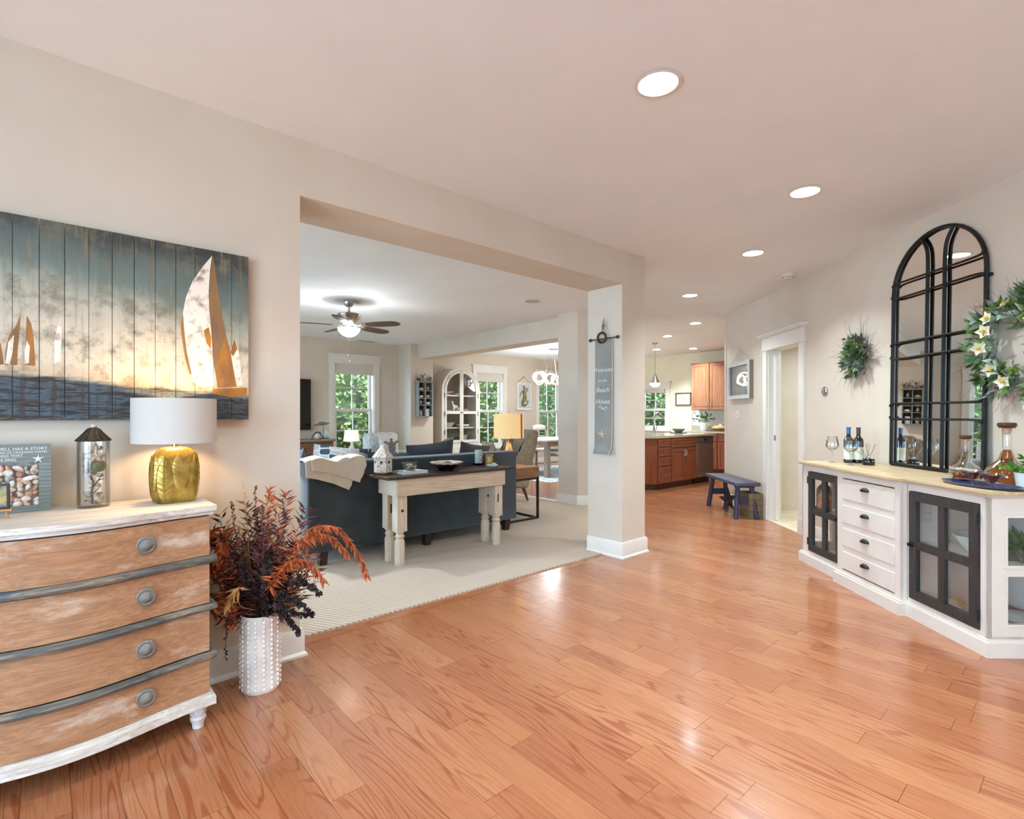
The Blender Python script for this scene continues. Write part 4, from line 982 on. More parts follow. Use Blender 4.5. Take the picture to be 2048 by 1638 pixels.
# ================================================================ television wall
tv = E('television', 'black flat television mounted on the window wall', 'television', (3.05, YBK - .06, 1.0))
bm = B(); box(bm, (-.66, -.03, 0), (.66, .02, .94), .006); O('body', bm, mat('tv_plastic', C(14, 14, 15), C(20, 20, 21), scale=5, rough=.35), tv)
bm = B(); box(bm, (-.645, -.0315, .02), (.645, -.03, .925)); O('screen', bm, mat('tv_screen', C(6, 6, 8), C(9, 9, 11), scale=2, rough=.12), tv)
bm = B(); box(bm, (-.15, .02, .3), (.15, .058, .65)); O('wall_bracket', bm, blackm, tv)
rust = wood('rustic_pine', C(96, 66, 46), C(128, 90, 62), C(150, 112, 80), axis=0, scale=1, rough=.6, bump=.3)
tc_ = E('media_cabinet', 'rustic brown media cabinet under the television', 'cabinet', (3.15, YBK - .26, .012))
bm = B(); box(bm, (-.87, -.23, .78), (.87, .22, .82), .006); O('top', bm, wood('media_top', C(128, 110, 84), C(150, 132, 104), C(164, 148, 120), axis=0), tc_)
bm = B(); box(bm, (-.83, -.2, .06), (.83, .2, .78)); O('body', bm, rust, tc_)
for k in range(4):
    x0 = -.81 + k * .407; bm = B(); box(bm, (x0, -.215, .1), (x0 + .395, -.2, .75), .004); dd = O('door', bm, rust, tc_)
    bm = B(); box(bm, (x0 + .06, -.219, .17), (x0 + .335, -.214, .68), .003); O('panel', bm, wood('rustic_panel', C(82, 56, 40), C(110, 76, 54), C(128, 92, 66), axis=2), dd)
    bm = B(); sphere(bm, (x0 + (.03 if k % 2 else .365), -.226, .43), .012); O('knob', bm, blackm, dd)
for sx in (-.78, .78):
    for sy in (-.16, .16): bm = B(); box(bm, (sx - .03, sy - .03, 0), (sx + .03, sy + .03, .06)); O('foot', bm, rust, tc_)
MZ = .832
driftw = wood('driftwood', C(110, 96, 80), C(138, 122, 102), C(160, 146, 126), axis=0, scale=3)
p = at_y(645, 876, YBK - .3)
bd = E('wooden_shorebird', 'carved shorebird on a thin rod standing on the media cabinet', 'figurine', (p.x, YBK - .3, MZ))
bm = B(); tube(bm, curve([(-.17, 0, .262), (-.11, 0, .262), (-.06, 0, .278), (.02, 0, .288), (.09, 0, .285), (.14, 0, .302)], 16), [.004, .006, .016, .02, .014, .016, .026, .032, .034, .034, .032, .028, .022, .015, .01, .006, .002], 8); O('bird_body', bm, driftw, bd)
bm = B(); cyl(bm, (.02, 0, .02), (.02, 0, .27), .004, n=6); O('rod', bm, blackm, bd)
bm = B(); box(bm, (-.12, -.04, 0), (.11, .04, .022), .004); O('base', bm, driftw, bd)
p = at_y(634, 876, YBK - .38)
wn = E('bird_sculpture', 'small black and white winged bird sculpture in front of the shorebird', 'figurine', (p.x, YBK - .4, MZ))
bm = B(); sphere(bm, (0, 0, .055), (.05, .03, .05)); O('body', bm, whitem, wn)
for s_ in (-1, 1):
    bm = B(); tube(bm, curve([(0, 0, .13), (s_ * .04, 0, .12), (s_ * .085, 0, .06), (s_ * .11, 0, .0)], 10), [.012, .012, .012, .013, .012, .011, .01, .009, .007, .005, .002], 6); O('wing', bm, mat('slate_wing', C(92, 92, 92), C(58, 56, 54), scale=20), wn)
p = at_y(671, 897, YBK - .3)
bv = ONE('bottle_vase', lathe(B(), [(0, 0), (.055, 0), (.065, .03), (.06, .1), (.04, .135), (.018, .15), (.016, .175), (.02, .18), (0, .178)], n=24), mat('sea_glass_white', C(228, 234, 230), C(176, 206, 198), scale=6, rough=.3), 'white sea-glass bottle vase at the end of the media cabinet', 'vase', (3.95, YBK - .17, MZ))
# side table with white lamp, snake plant
stb = E('side_table', 'small white side table below the window', 'table', (4.28, 9.3, .012))
bm = B(); box(bm, (-.22, -.2, .52), (.22, .2, .55), .004); O('top', bm, whitem, stb)
for sx in (-.18, .18):
    for sy in (-.16, .16): bm = B(); box(bm, (sx - .02, sy - .02, 0), (sx + .02, sy + .02, .52)); O('leg', bm, whitem, stb)
p = at_y(703, 900, 9.3)
wl = E('table_lamp', 'white bottle lamp with cream shade in front of the window', 'lamp', (p.x, 9.3, .562))
bm = B(); lathe(bm, [(0, 0), (.05, 0), (.054, .01), (.054, .09), (.046, .12), (.02, .15), (.016, .18), (.016, .21), (0, .21)], n=24); O('lamp_base', bm, glaze.m, wl)
bm = B(); cyl(bm, (0, 0, .2), (0, 0, .30), .006); O('lamp_stem', bm, goldm, wl)
sh2 = emit('lit_cream_shade', (1, .86, .66, 1), .55); bm = B(); lathe(bm, [(.148, .225), (.12, .43), (.118, .43), (.146, .225), (.148, .225)], n=36); O('lamp_shade', bm, sh2, wl)
sn = E('snake_plant', 'potted snake plant with tall dark leaves by the window', 'plant', (4.74, 9.55, .012))
bm = B(); lathe(bm, [(0, 0), (.1, 0), (.13, .3), (.12, .3), (.1, .26), (0, .26)], n=20); O('pot', bm, mat('tan_pot', C(150, 126, 96), C(120, 98, 72), scale=8), sn)
for k in range(9):
    a = k * .7; bm = B(); L = random.uniform(.45, .68); tilt = .25 + .05 * (k % 3)
    def f(u, v, a=a, L=L, tilt=tilt):
        wd = .034 * math.sin(pi * min(1, .25 + .75 * u)) ** .6 * (1 - u ** 5); return (Rz(a) @ Vector((.03 + tilt * u * L, (v - .5) * 2 * wd, .24 + u * L))).to_tuple()
    sheet(bm, f, 8, 2); O('leaf', bm, mat('snake_leaf', C(46, 62, 42), C(108, 116, 60), scale=14, stretch=(1, 1, 3)), sn)
# floral armchair + turtle pillow
flo = NT('floral_linen'); flo.set(rough=.9); vv_ = flo.coords('Object'); n1 = flo.noise(vv_, 9, 3, .5, 2.5)
flo.col(flo.ramp(n1, [(.44, C(232, 234, 230)), (.5, C(152, 168, 174)), (.53, C(224, 228, 224)), (.6, C(186, 204, 204)), (.63, C(236, 236, 232))])); MATS['floral_linen'] = flo.m
ac = E('floral_armchair', 'pale blue floral armchair in the corner behind the sofa', 'armchair', (4.58, 8.3, .012), .25)
def ab(nm, a, b, bev=.05, par=ac, m=flo.m): bm = B(); box(bm, a, b, bev, 3); return O(nm, bm, m, par)
ab('backrest', (-.36, .2, .2), (.36, .42, .95), .09); ab('arm', (-.42, -.38, .15), (-.28, .3, .62)); ab('arm', (.28, -.38, .15), (.42, .3, .62)); ab('seat', (-.3, -.4, .15), (.3, .24, .32), .03); ab('seat_cushion', (-.28, -.4, .32), (.28, .22, .46), .05)
for sx in (-.35, .35):
    for sy in (-.33, .35): bm = B(); cyl(bm, (sx, sy, 0), (sx, sy, .16), .018, .026, 8); O('leg', bm, darkleg, ac)
linen = fabric('white_linen', C(234, 230, 222), C(226, 221, 212))
tp = E('turtle_pillow', 'white pillow printed with a grey sea turtle', 'pillow', (4.545, 8.33, .47), .25); tp.rotation_euler = (-.12, 0, .25)
bm = B(); pillow(bm, .46, .46, .16); O('cover', bm, linen, tp)
tm_ = mat('turtle_print', C(84, 88, 92), C(150, 150, 148), scale=40, rough=.9); bm = B()
def tpl(pts): prism(bm, pts, -.083, -.07, XZ())
tpl([(.085 * math.cos(k * pi / 8), .235 + .105 * math.sin(k * pi / 8)) for k in range(16)]); tpl([(.026 * math.cos(k * pi / 5), .365 + .026 * math.sin(k * pi / 5)) for k in range(10)])
for s_ in (-1, 1): tpl([(s_ * .06, .30), (s_ * .12, .345), (s_ * .19, .33), (s_ * .14, .315), (s_ * .08, .27)]); tpl([(s_ * .06, .16), (s_ * .11, .12), (s_ * .09, .11), (s_ * .045, .14)])
O('turtle_print', bm, tm_, tp)

# ================================================================ end table, burlap lamp, wing chair
etx = E('end_table', 'chunky oak end table on a black metal frame beside the sofa', 'table', (4.22, 4.87, .012))
bm = B(); box(bm, (-.3, -.3, .505), (.3, .3, .635), .004); O('block_top', bm, wood('oak_block', C(120, 84, 56), C(150, 108, 74), C(172, 130, 94), axis=0, scale=1, rough=.5), etx)
bm = B()
for sx in (-.285, .285):
    for sy in (-.285, .285): box(bm, (sx - .012, sy - .012, 0), (sx + .012, sy + .012, .505))
for z in (0, .48):
    for s_ in (-1, 1): box(bm, (-.285, s_ * .285 - .012, z), (.285, s_ * .285 + .012, z + .024)); box(bm, (s_ * .285 - .012, -.285, z), (s_ * .285 + .012, .285, z + .024))
O('metal_frame', bm, mat('dark_iron', C(44, 38, 33), C(58, 50, 43), scale=20, rough=.5, metal=.5), etx)
bl_ = E('table_lamp', 'table lamp with glowing burlap drum shade and driftwood base', 'lamp', (4.25, 4.83, .647))
bm = B(); random.seed(9)
for k in range(26):
    a = k * 2 * pi / 26 + random.uniform(-.1, .1); r0 = random.uniform(.08, .105); h = random.uniform(.2, .3); b_ = a + random.uniform(-.5, .5)
    tube(bm, [(r0 * math.cos(a), r0 * math.sin(a), .006), (r0 * .62 * math.cos((a + b_) / 2), r0 * .62 * math.sin((a + b_) / 2), h * .5), (.022 * math.cos(b_), .022 * math.sin(b_), h)], [.01, .009, .006], 5)
O('driftwood_base', bm, wood('pale_driftwood', C(206, 176, 136), C(226, 200, 162), C(238, 218, 188), axis=2, scale=4), bl_)
bm = B(); cyl(bm, (0, 0, .2), (0, 0, .56), .005); cyl(bm, (0, 0, .63), (0, 0, .655), .008); sphere(bm, (0, 0, .662), .01); O('lamp_stem', bm, goldm, bl_)
bur = NT('lit_burlap'); bur.set(rough=.95); v = bur.coords('Object', (1, 1, 1)); nn = bur.noise(bur.coords('Object', (40, 40, 160)), 1.5, 3); cc = bur.ramp(nn, [(.35, C(206, 168, 112)), (.65, C(232, 200, 146))]); bur.col(cc)
bur.l(cc, bur.b.inputs['Emission Color']); bur.b.inputs['Emission Strength'].default_value = .62; MATS['lit_burlap'] = bur.m
bm = B(); lathe(bm, [(.186, .345), (.182, .64), (.178, .64), (.182, .345), (.186, .345)], n=40); O('lamp_shade', bm, bur.m, bl_)
a0 = TH + pi + 1.0; bm = B()
g = [[bm.verts.new(((.187 - .004 * j) * math.cos(a0 + (i - 2) * .05), (.187 - .004 * j) * math.sin(a0 + (i - 2) * .05), .345 + .295 * j)) for j in range(2)] for i in range(5)]
for i in range(4): bm.faces.new((g[i][0], g[i + 1][0], g[i + 1][1], g[i][1]))
O('shade_seam', bm, mat('seam_brown', C(168, 116, 58), C(150, 98, 46), scale=30), bl_)
bulb_light(bl_, (0, 0, .5), 7, (1, .8, .52), .04)
tweed = NT('grey_tweed'); tweed.set(rough=.95); wv = tweed.new('TexWave', bands_direction='Z'); wv.inputs['Scale'].default_value = 18; wv.inputs['Distortion'].default_value = 6; wv.inputs['Detail'].default_value = 4; wv.inputs['Detail Scale'].default_value = 6; tweed.l(tweed.coords(), wv.inputs[0])
tweed.col(tweed.ramp(wv.outputs['Fac'], [(.1, C(108, 92, 76)), (.4, C(178, 156, 130)), (.65, C(138, 128, 116)), (.9, C(208, 188, 162))])); MATS['grey_tweed'] = tweed.m
def wing_chair(loc, rz, lab):
    e = E('wing_chair', lab, 'armchair', loc, rz, 'woven wing chairs')
    def wb(nm, prm, lo, hi, f): bm = B(); prism(bm, prm, lo, hi, f); bmesh.ops.bevel(bm, geom=bm.edges[:], offset=.025, segments=2, affect='EDGES'); return O(nm, bm, tweed.m, e)
    side = lambda a, b, c: (c, a, b)         # a=y (depth), b=z
    wb('backrest', [(.22, .3), (.36, .3), (.52, 1.02), (.4, 1.05)], -.3, .3, side)
    for s_ in (-1, 1):
        wb('wing', [(.0, .58), (.3, .55), (.46, 1.0), (.32, 1.0), (.18, .7)], s_ * .3 - .05, s_ * .3 + .05, side); wb('arm', [(-.36, .2), (.3, .2), (.32, .6), (-.3, .6)], s_ * .33 - .06, s_ * .33 + .06, side)
    wb('seat', [(-.36, .2), (.28, .2), (.28, .34), (-.36, .34)], -.29, .29, side); wb('seat_cushion', [(-.38, .34), (.26, .34), (.28, .46), (-.38, .48)], -.27, .27, side)
    wal = wood('walnut_leg', C(84, 52, 34), C(110, 70, 46), C(128, 86, 58), axis=2, scale=3) if 'walnut_leg' not in MATS else MATS['walnut_leg']
    for sx in (-.29, .29):
        for sy, k in ((-.3, -.03), (.24, .08)): bm = B(); cyl(bm, (sx, sy + k, 0), (sx, sy, .21), .016, .03, 8); O('leg', bm, wal, e)
    return e
wc1 = wing_chair((5.1, 6.0, .012), math.radians(-105), 'grey tweed wing chair beside the burlap lamp')
loose('throw_pillow', 'striped tweed pillow on the wing chair beside the burlap lamp', (5.0, 6.0, .49), .44, .42, .13, .3, 0, math.radians(-105), fabric('tweed_stripe', C(126, 108, 90), C(188, 168, 144), scale=90, patch=16))

# ================================================================ banner on the column
banz = [at_x(1208, y, XJ1).z for y in (640, 678, 908)]
bnL, bnR = at_x(1192, 800, XJ1).y, at_x(1227, 800, XJ1).y; bc = (bnL + bnR) / 2; bw = abs(bnL - bnR) / 2
ban = E('wall_banner', 'grey-blue cloth banner lettered in white hanging on the column', 'banner', (XJ1, bc, banz[1]))
greyc = fabric('banner_cloth', C(134, 132, 124), C(148, 146, 137), scale=300)
H_ = banz[1] - banz[2]
def fb(u, v):
    y = (u - .5) * 2 * bw; z = -v * H_; x = -.012 - .01 * v - .012 * math.sin(pi * u) * v + (-.05 * (max(0, v - .9) / .1) ** 2) * (1 if u < .2 else .6)
    return (x, y, z)
bm = B(); sheet(bm, fb, 12, 30); cl = O('cloth', bm, greyc, ban); md = cl.modifiers.new('thickness', 'SOLIDIFY'); md.thickness = .003
bm = B()
for u in (0, 1): tube(bm, [Vector(fb(u, v / 14)) + Vector((-.002, 0, 0)) for v in range(15)], .0028, 5)
tube(bm, [Vector(fb(v / 10, 1)) for v in range(11)], .003, 5); O('hem', bm, mat('cream_thread', C(226, 216, 196)), cl)
bm = B(); cyl(bm, (-.014, -bw - .05, .0), (-.014, bw + .05, 0), .006, n=10); rod = O('rod', bm, bronze, ban)
for s_ in (-1, 1): bm = B(); sphere(bm, (-.014, s_ * (bw + .055), 0), .016); O('finial', bm, mat('dark_brown', C(62, 38, 28), C(48, 28, 20), scale=10, rough=.4), rod)
bm = B(); ringpts = [(-.03, .045 * math.cos(k * pi / 12) + .01, .045 * math.sin(k * pi / 12) + .01) for k in range(24)]; tube(bm, ringpts, .011, 8, closed=True); rg = O('ring', bm, MATS['dark_bronze'], ban)
bm = B()
for s_ in (-1, 1): tube(bm, [(-.018, s_ * (bw - .005), 0), (-.012, .0, .13)], .0018, 5)
O('hanging_cord', bm, MATS['cream_thread'], ban)
bm = B(); leaf(bm, (-.03, .0, .05), (0, -.1, 1), .15, .036, .1, up=(1, 0, 0)); O('feather', bm, mat('teal_feather', C(112, 150, 150), C(110, 92, 74), scale=18, rough=.8), ban)
white_thread = mat('white_stitch', C(228, 228, 222), C(220, 220, 212), scale=10)
mB = lambda z, o=-.0275: Tm(o, 0, z) @ Rz(-pi / 2) @ Rx(pi / 2)
for s_, zz, sz in (('Welcome', .275, .058), ('TO OUR', .355, .026), ('Beach', .44, .062), ('House', .535, .062)): text('lettering', s_, sz, white_thread, cl, mB(-zz * H_ / .95, -.0275 - .012 * zz), shear=.35 if sz > .04 else 0, align='CENTER')
bm = B(); tube(bm, curve([(-.034, .05, -.6 * H_), (-.034, .02, -.585 * H_), (-.034, -.01, -.605 * H_), (-.034, -.04, -.59 * H_), (-.034, -.055, -.6 * H_)], 12), .003, 5); tube(bm, curve([(-.034, -.055, -.6 * H_), (-.034, -.03, -.615 * H_), (-.034, .02, -.6 * H_)], 8), .002, 5); O('flourish', bm, white_thread, cl)
bm = B(); star(bm, (0, 0, 0), .052, .014, .006); stf = O('starfish', bm, shellA, ban); stf.matrix_local = Tm(-.042, .0, -.83 * H_) @ Rz(-pi / 2)
# ================================================================ arched hutch
def ringprism(bm, outer, inner, lo, hi, f):
    n = len(outer); A = [[bm.verts.new(f(a, b, c)) for a, b in p] for c in (lo, hi) for p in (outer, inner)]
    for i in range(n):
        j = (i + 1) % n
        bm.faces.new((A[0][i], A[0][j], A[1][j], A[1][i])); bm.faces.new((A[2][i], A[3][i], A[3][j], A[2][j]))
        bm.faces.new((A[0][i], A[2][i], A[2][j], A[0][j])); bm.faces.new((A[1][i], A[1][j], A[3][j], A[3][i]))
    return bm
hutw = wood('limed_hutch', C(206, 194, 178), C(220, 210, 196), C(230, 222, 210), axis=2, scale=1, rough=.6, bump=.15)
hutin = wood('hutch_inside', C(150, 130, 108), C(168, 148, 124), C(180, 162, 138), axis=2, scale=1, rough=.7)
hu = E('arched_hutch', 'tall limed wood display hutch with arched glass doors', 'cabinet', (6.9, 9.65, 0))
def archp(R, zs, z0, n=16, off=0): return [(-R, z0), (R, z0)] + [(R * math.cos(k * pi / n), zs + R * math.sin(k * pi / n)) for k in range(n + 1)]
ZS = 1.8
O('shell', ringprism(B(), archp(.51, ZS, .0), archp(.475, ZS, .62), -.2, .21, XZ()), hutw, hu)
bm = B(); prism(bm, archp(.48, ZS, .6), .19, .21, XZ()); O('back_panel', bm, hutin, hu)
O('face_frame', ringprism(B(), archp(.52, ZS, .0), archp(.455, ZS, .66), -.225, -.2, XZ()), hutw, hu)
for z in (.99, 1.34, 1.70): bm = B(); box(bm, (-.474, -.17, z - .012), (.474, .19, z + .012)); O('shelf', bm, hutw, hu)
for s_ in (-1, 1):
    R, n = .45, 12; r = R - .05; am = math.acos(.045 / r)
    outer = [(.004, .665), (R, .665)] + [(R * math.cos(k * pi / 2 / n), ZS + R * math.sin(k * pi / 2 / n)) for k in range(n)] + [(.004, ZS + R)]
    inner = [(.045, .725), (r, .725)] + [(r * math.cos(k * am / n), ZS + r * math.sin(k * am / n)) for k in range(n + 1)]
    g = lambda a, b, c, s_=s_: (a * s_, c, b); dr = O('door', ringprism(B(), outer, inner, -.235, -.21, g), hutw, hu)
    bm = B(); box(bm, (min(.045 * s_, r * s_), -.233, 1.30), (max(.045 * s_, r * s_), -.212, 1.36)); O('door_rail', bm, hutw, dr)
    bm = B(); prism(bm, inner, -.222, -.219, g); O('glass_pane', bm, cabg, dr)
    bm = B(); sphere(bm, (.025 * s_, -.243, 1.33), .014); O('knob', bm, bronze, dr)
    for z in (.9, 1.3, 1.7): bm = B(); cyl(bm, (s_ * .452, -.238, z - .05), (s_ * .452, -.238, z + .05), .007, n=6); O('hinge', bm, bronze, dr)
for s_ in (-1, 1): bm = B(); box(bm, (min(s_ * .01, s_ * .46), -.235, .1), (max(s_ * .01, s_ * .46), -.22, .58), .004); O('lower_door', bm, hutw, hu)
def item(nm, lab, cat, x, z, prof, m, y=9.65, sx=1, fn=None, group='dishes in the arched hutch', n=20): return ONE(nm, lathe(B(), prof, n=n, sx=sx, fn=fn), m, lab, cat, (x, y, z), group=group)
china = mat('white_china', C(232, 232, 228), C(214, 214, 210), scale=8, rough=.25); turq = mat('turquoise_glass', C(96, 168, 186), C(150, 200, 206), scale=10, rough=.15, coat=.5); seaf = mat('seafoam_glaze', C(188, 206, 198), C(206, 218, 210), scale=10, rough=.3)
bp = lambda r, h: [(0, 0), (r * .5, 0), (r * .8, h * .5), (r, h), (r * .96, h), (r * .74, h * .5), (0, h * .12)]
item('turquoise_bowl', 'round turquoise glass bowl on the hutch floor', 'bowl', 6.67, .665, bp(.17, .12), turq); item('square_bowl', 'pale seafoam square bowl on the hutch floor', 'bowl', 7.12, .665, bp(.12, .15), seaf, n=4)
item('serving_bowl', 'wide pale green bowl on the lower hutch shelf', 'bowl', 6.66, 1.003, bp(.18, .11), seaf); item('plate_stack', 'stack of seafoam plates on the lower hutch shelf', 'plates', 7.1, 1.003, [(0, 0), (.08, 0), (.15, .03), (.15, .034), (.15, .06), (.14, .062), (.07, .05), (0, .05)], seaf)
item('white_platter', 'flat white platter lying on the middle hutch shelf', 'plate', 6.62, 1.353, [(0, 0), (.09, 0), (.15, .02), (.15, .025), (0, .012)], china)
item('shell_vase', 'tall white shell vase on the top hutch shelf', 'vase', 7.05, 1.713, [(0, 0), (.05, 0), (.055, .12), (.05, .22), (.06, .24), (.05, .24), (0, .2)], china); item('cake_stand', 'small white footed cake stand on the top hutch shelf', 'stand', 6.72, 1.713, [(0, 0), (.05, 0), (.02, .03), (.02, .05), (.1, .07), (.1, .08), (0, .07)], china)
item('pale_bottle', 'cloudy glass bottle behind the cake stand', 'bottle', 6.56, 1.713, [(0, 0), (.05, 0), (.052, .14), (.03, .2), (.018, .24), (.018, .28), (0, .28)], seaf, y=9.74); item('white_shell', 'round white shell on the middle hutch shelf', 'shell', 7.0, 1.353, [(0, 0), (.05, .02), (.055, .05), (.03, .085), (0, .09)], shellA); item('coiled_shell', 'cream coiled shell beside the round shell in the hutch', 'shell', 7.18, 1.353, [(0, 0), (.07, .015), (.075, .04), (.04, .06), (0, .065)], shellB)
gi = E('animal_figurine', 'white and grey standing animal figurine in the hutch', 'figurine', (6.86, 9.6, 1.353), group='dishes in the arched hutch')
bm = B(); sphere(bm, (0, 0, .1), (.075, .035, .05)); tube(bm, curve([(-.05, 0, .12), (-.075, 0, .17), (-.08, 0, .21), (-.105, 0, .215)], 8), [.028, .024, .02, .018, .018, .02, .018, .014, .008], 8)
for x in (-.05, .05):
    for y in (-.02, .02): cyl(bm, (x, y, 0), (x, y, .09), .012, .016, 6)
O('body', bm, china, gi)

# ================================================================ shell cubby shelf on the pier
cub = E('cubby_shelf', 'grey-blue wall shelf of eight cubbies crowned with a shell garland', 'shelf', (5.875, 9.39, 1.24))
grb = wood('grey_blue_paint', C(128, 132, 126), C(146, 149, 142), C(160, 162, 153), axis=2, scale=2, rough=.7)
CW, CH, CD = .17, .71, .125; rowz = [.02, .235, .37, .53, .70]
bm = B(); box(bm, (-CW, -.004, 0), (CW, 0, CH)); O('back_panel', bm, mat('cubby_dark', C(72, 66, 60), C(58, 52, 47), scale=10), cub)
for x0, x1 in ((-CW, -CW + .014), (-.007, .007), (CW - .014, CW)): bm = B(); box(bm, (x0, -CD, 0), (x1, -.004, CH)); O('upright', bm, grb, cub)
for z in [0] + rowz[1:]: bm = B(); box(bm, (-CW + .014, -CD + .002, z), (CW - .014, -.005, z + .012)); O('shelf_board', bm, grb, cub)
bm = B(); box(bm, (-CW - .02, -CD - .015, CH), (CW + .02, 0, CH + .016)); O('crown', bm, grb, cub)
random.seed(21)
for k in range(46):
    a = random.uniform(0, pi); rr = random.uniform(.3, 1); x = .2 * math.cos(a) * rr; z = CH + .02 + .15 * math.sin(a) * rr; r = random.uniform(.022, .04); bm = B(); R_ = (Ry(random.uniform(0, 6.3)) @ Rx(random.uniform(-.6, .6))).to_3x3(); c = Vector((x, -.05 - random.uniform(0, .04), z))
    shell_mesh(bm, c - R_ @ Vector((0, 0, r * .5)), r, M=R_) if k % 3 else whelk(bm, c - R_ @ Vector((0, 0, r)), r * 2, R_)
    O('garland_shell', bm, random.choice((shellB, bronze, shellA, shellB, MATS['dried_brown'])), cub)
bm = B(); star(bm, (0, -.11, CH + .1), .06, .018, .008); O('starfish', bm, shellA, cub)
its = [(-.08, rowz[3], 'S', 'white scallop shell'), (.08, rowz[3], 'W', 'spotted whelk shell'), (-.08, rowz[2], 'S', 'flat white shell'), (.08, rowz[2], 'B', 'round tan urchin shell'), (-.09, rowz[1], 'W', 'small pale whelk'), (.08, rowz[1], 'S', 'pinkish ribbed shell'), (-.09, 0, 'V', 'little shell covered jar'), (.075, 0, 'P', 'tiny framed heron print')]
for x, z, ty, nm in its:
    loc = (5.875 + x, 9.32, 1.24 + z + .0125); bm = B()
    if ty == 'S': shell_mesh(bm, (0, 0, 0), .06, M=Rx(.2).to_3x3())
    elif ty == 'W': whelk(bm, (0, 0, .0), .11)
    elif ty == 'B': sphere(bm, (0, 0, .035), (.045, .04, .035))
    elif ty == 'V': lathe(bm, [(0, 0), (.028, 0), (.036, .03), (.034, .07), (.02, .1), (.024, .13), (0, .13)], n=12, fn=lambda a, z: 1 + .06 * math.cos(a * 7))
    else: box(bm, (-.045, -.006, 0), (.045, .006, .15), .003)
    ONE({'S': 'seashell', 'W': 'whelk_shell', 'B': 'urchin_shell', 'V': 'shell_jar', 'P': 'small_print'}[ty], bm, {'S': shellA, 'W': shellB, 'B': shellC, 'V': shellB, 'P': mat('heron_print', C(222, 220, 212), C(150, 160, 168), scale=24)}[ty], nm + ' in a cubby of the wall shelf', 'print' if ty == 'P' else 'jar' if ty == 'V' else 'shell', loc, group='finds in the cubby shelf')

# ================================================================ dining room
mp_ = at_y(1047, 765, YBK - .01)
mm = E('mermaid_picture', 'white framed picture of a golden mermaid between two windows', 'picture', (mp_.x, YBK - .012, at_y(1047, 820, YBK).z))
MW, MH = .25, at_y(1047, 766, YBK).z - at_y(1047, 820, YBK).z
O('frame', ringprism(B(), [(-MW, 0), (MW, 0), (MW, MH), (-MW, MH)], [(-MW + .05, .05), (MW - .05, .05), (MW - .05, MH - .05), (-MW + .05, MH - .05)], -.03, .01, XZ()), whitem, mm)
bm = B(); box(bm, (-MW + .05, -.005, .05), (MW - .05, .005, MH - .05)); O('backing', bm, mat('sea_paper', C(206, 212, 206), C(180, 190, 184), scale=12), mm)
mg = mat('mermaid_gold', C(160, 132, 74), C(104, 84, 50), scale=30, rough=.5, metal=.3)
bm = B(); tube(bm, curve([(0, -.012, .56 * MH / .74), (.01, -.012, .42), (.02, -.012, .3), (-.05, -.012, .17), (.02, -.012, .11), (.11, -.012, .16), (.13, -.012, .24)], 20), [.03, .035, .05, .05, .045, .05, .055, .055, .05, .046, .042, .038, .034, .03, .026, .022, .018, .015, .012, .02, .03], 8); sphere(bm, (0, -.014, .62 * MH / .74), (.035, .015, .04)); tube(bm, curve([(.02, -.012, .52), (.1, -.012, .56), (.12, -.012, .48)], 8), .012, 6); tube(bm, curve([(-.02, -.012, .5), (-.1, -.012, .44), (-.13, -.012, .36)], 8), .014, 6); O('mermaid', bm, mg, mm)
bm = B(); 
for s_ in (-1, 1): tube(bm, [(s_ * MW * .9, -.01, MH), (0, -.012, MH + .15)], .004, 4)
sphere(bm, (0, -.012, MH + .16), .012, 6, 4); O('hanging_wire', bm, bronze, mm)
greyw = wood('greywashed_wood', C(152, 138, 122), C(172, 158, 142), C(188, 176, 160), axis=2, scale=1.5, rough=.6); creamw = wood('cream_wood', C(214, 206, 194), C(226, 219, 209), C(234, 229, 221), axis=0, scale=1, rough=.45)
lp = at_z(1098, 956, 0); TX0, TY0 = lp.x, lp.y
dt = E('dining_table', 'cream topped dining table with squared greywashed legs', 'table', (TX0 + .85, TY0 + .5, .012))
bm = B(); box(bm, (-.98, -.58, .725), (.98, .58, .76), .006); O('top', bm, creamw, dt)
bm = B(); box(bm, (-.88, -.48, .63), (.88, -.46, .725)); box(bm, (-.88, .46, .63), (.88, .48, .725)); box(bm, (-.88, -.46, .63), (-.86, .46, .725)); box(bm, (.86, -.46, .63), (.88, .46, .725)); O('apron', bm, greyw, dt)
for sx in (-.85, .85):
    for sy in (-.45, .45): bm = B(); box(bm, (sx - .05, sy - .05, 0), (sx + .05, sy + .05, .725), .005); O('leg', bm, greyw, dt)
RG = ONE('dining_rug', prism(B(), [(TX0 - .55, TY0 - .55), (TX0 + 2.3, TY0 - .55), (TX0 + 2.3, TY0 + 1.7), (TX0 - .55, TY0 + 1.7)], .0005, .007), mat('rug_pattern', C(214, 214, 210), C(150, 164, 172), scale=14, lo=.45, hi=.6, rough=.95), 'pale grey patterned rug under the dining table', 'rug')
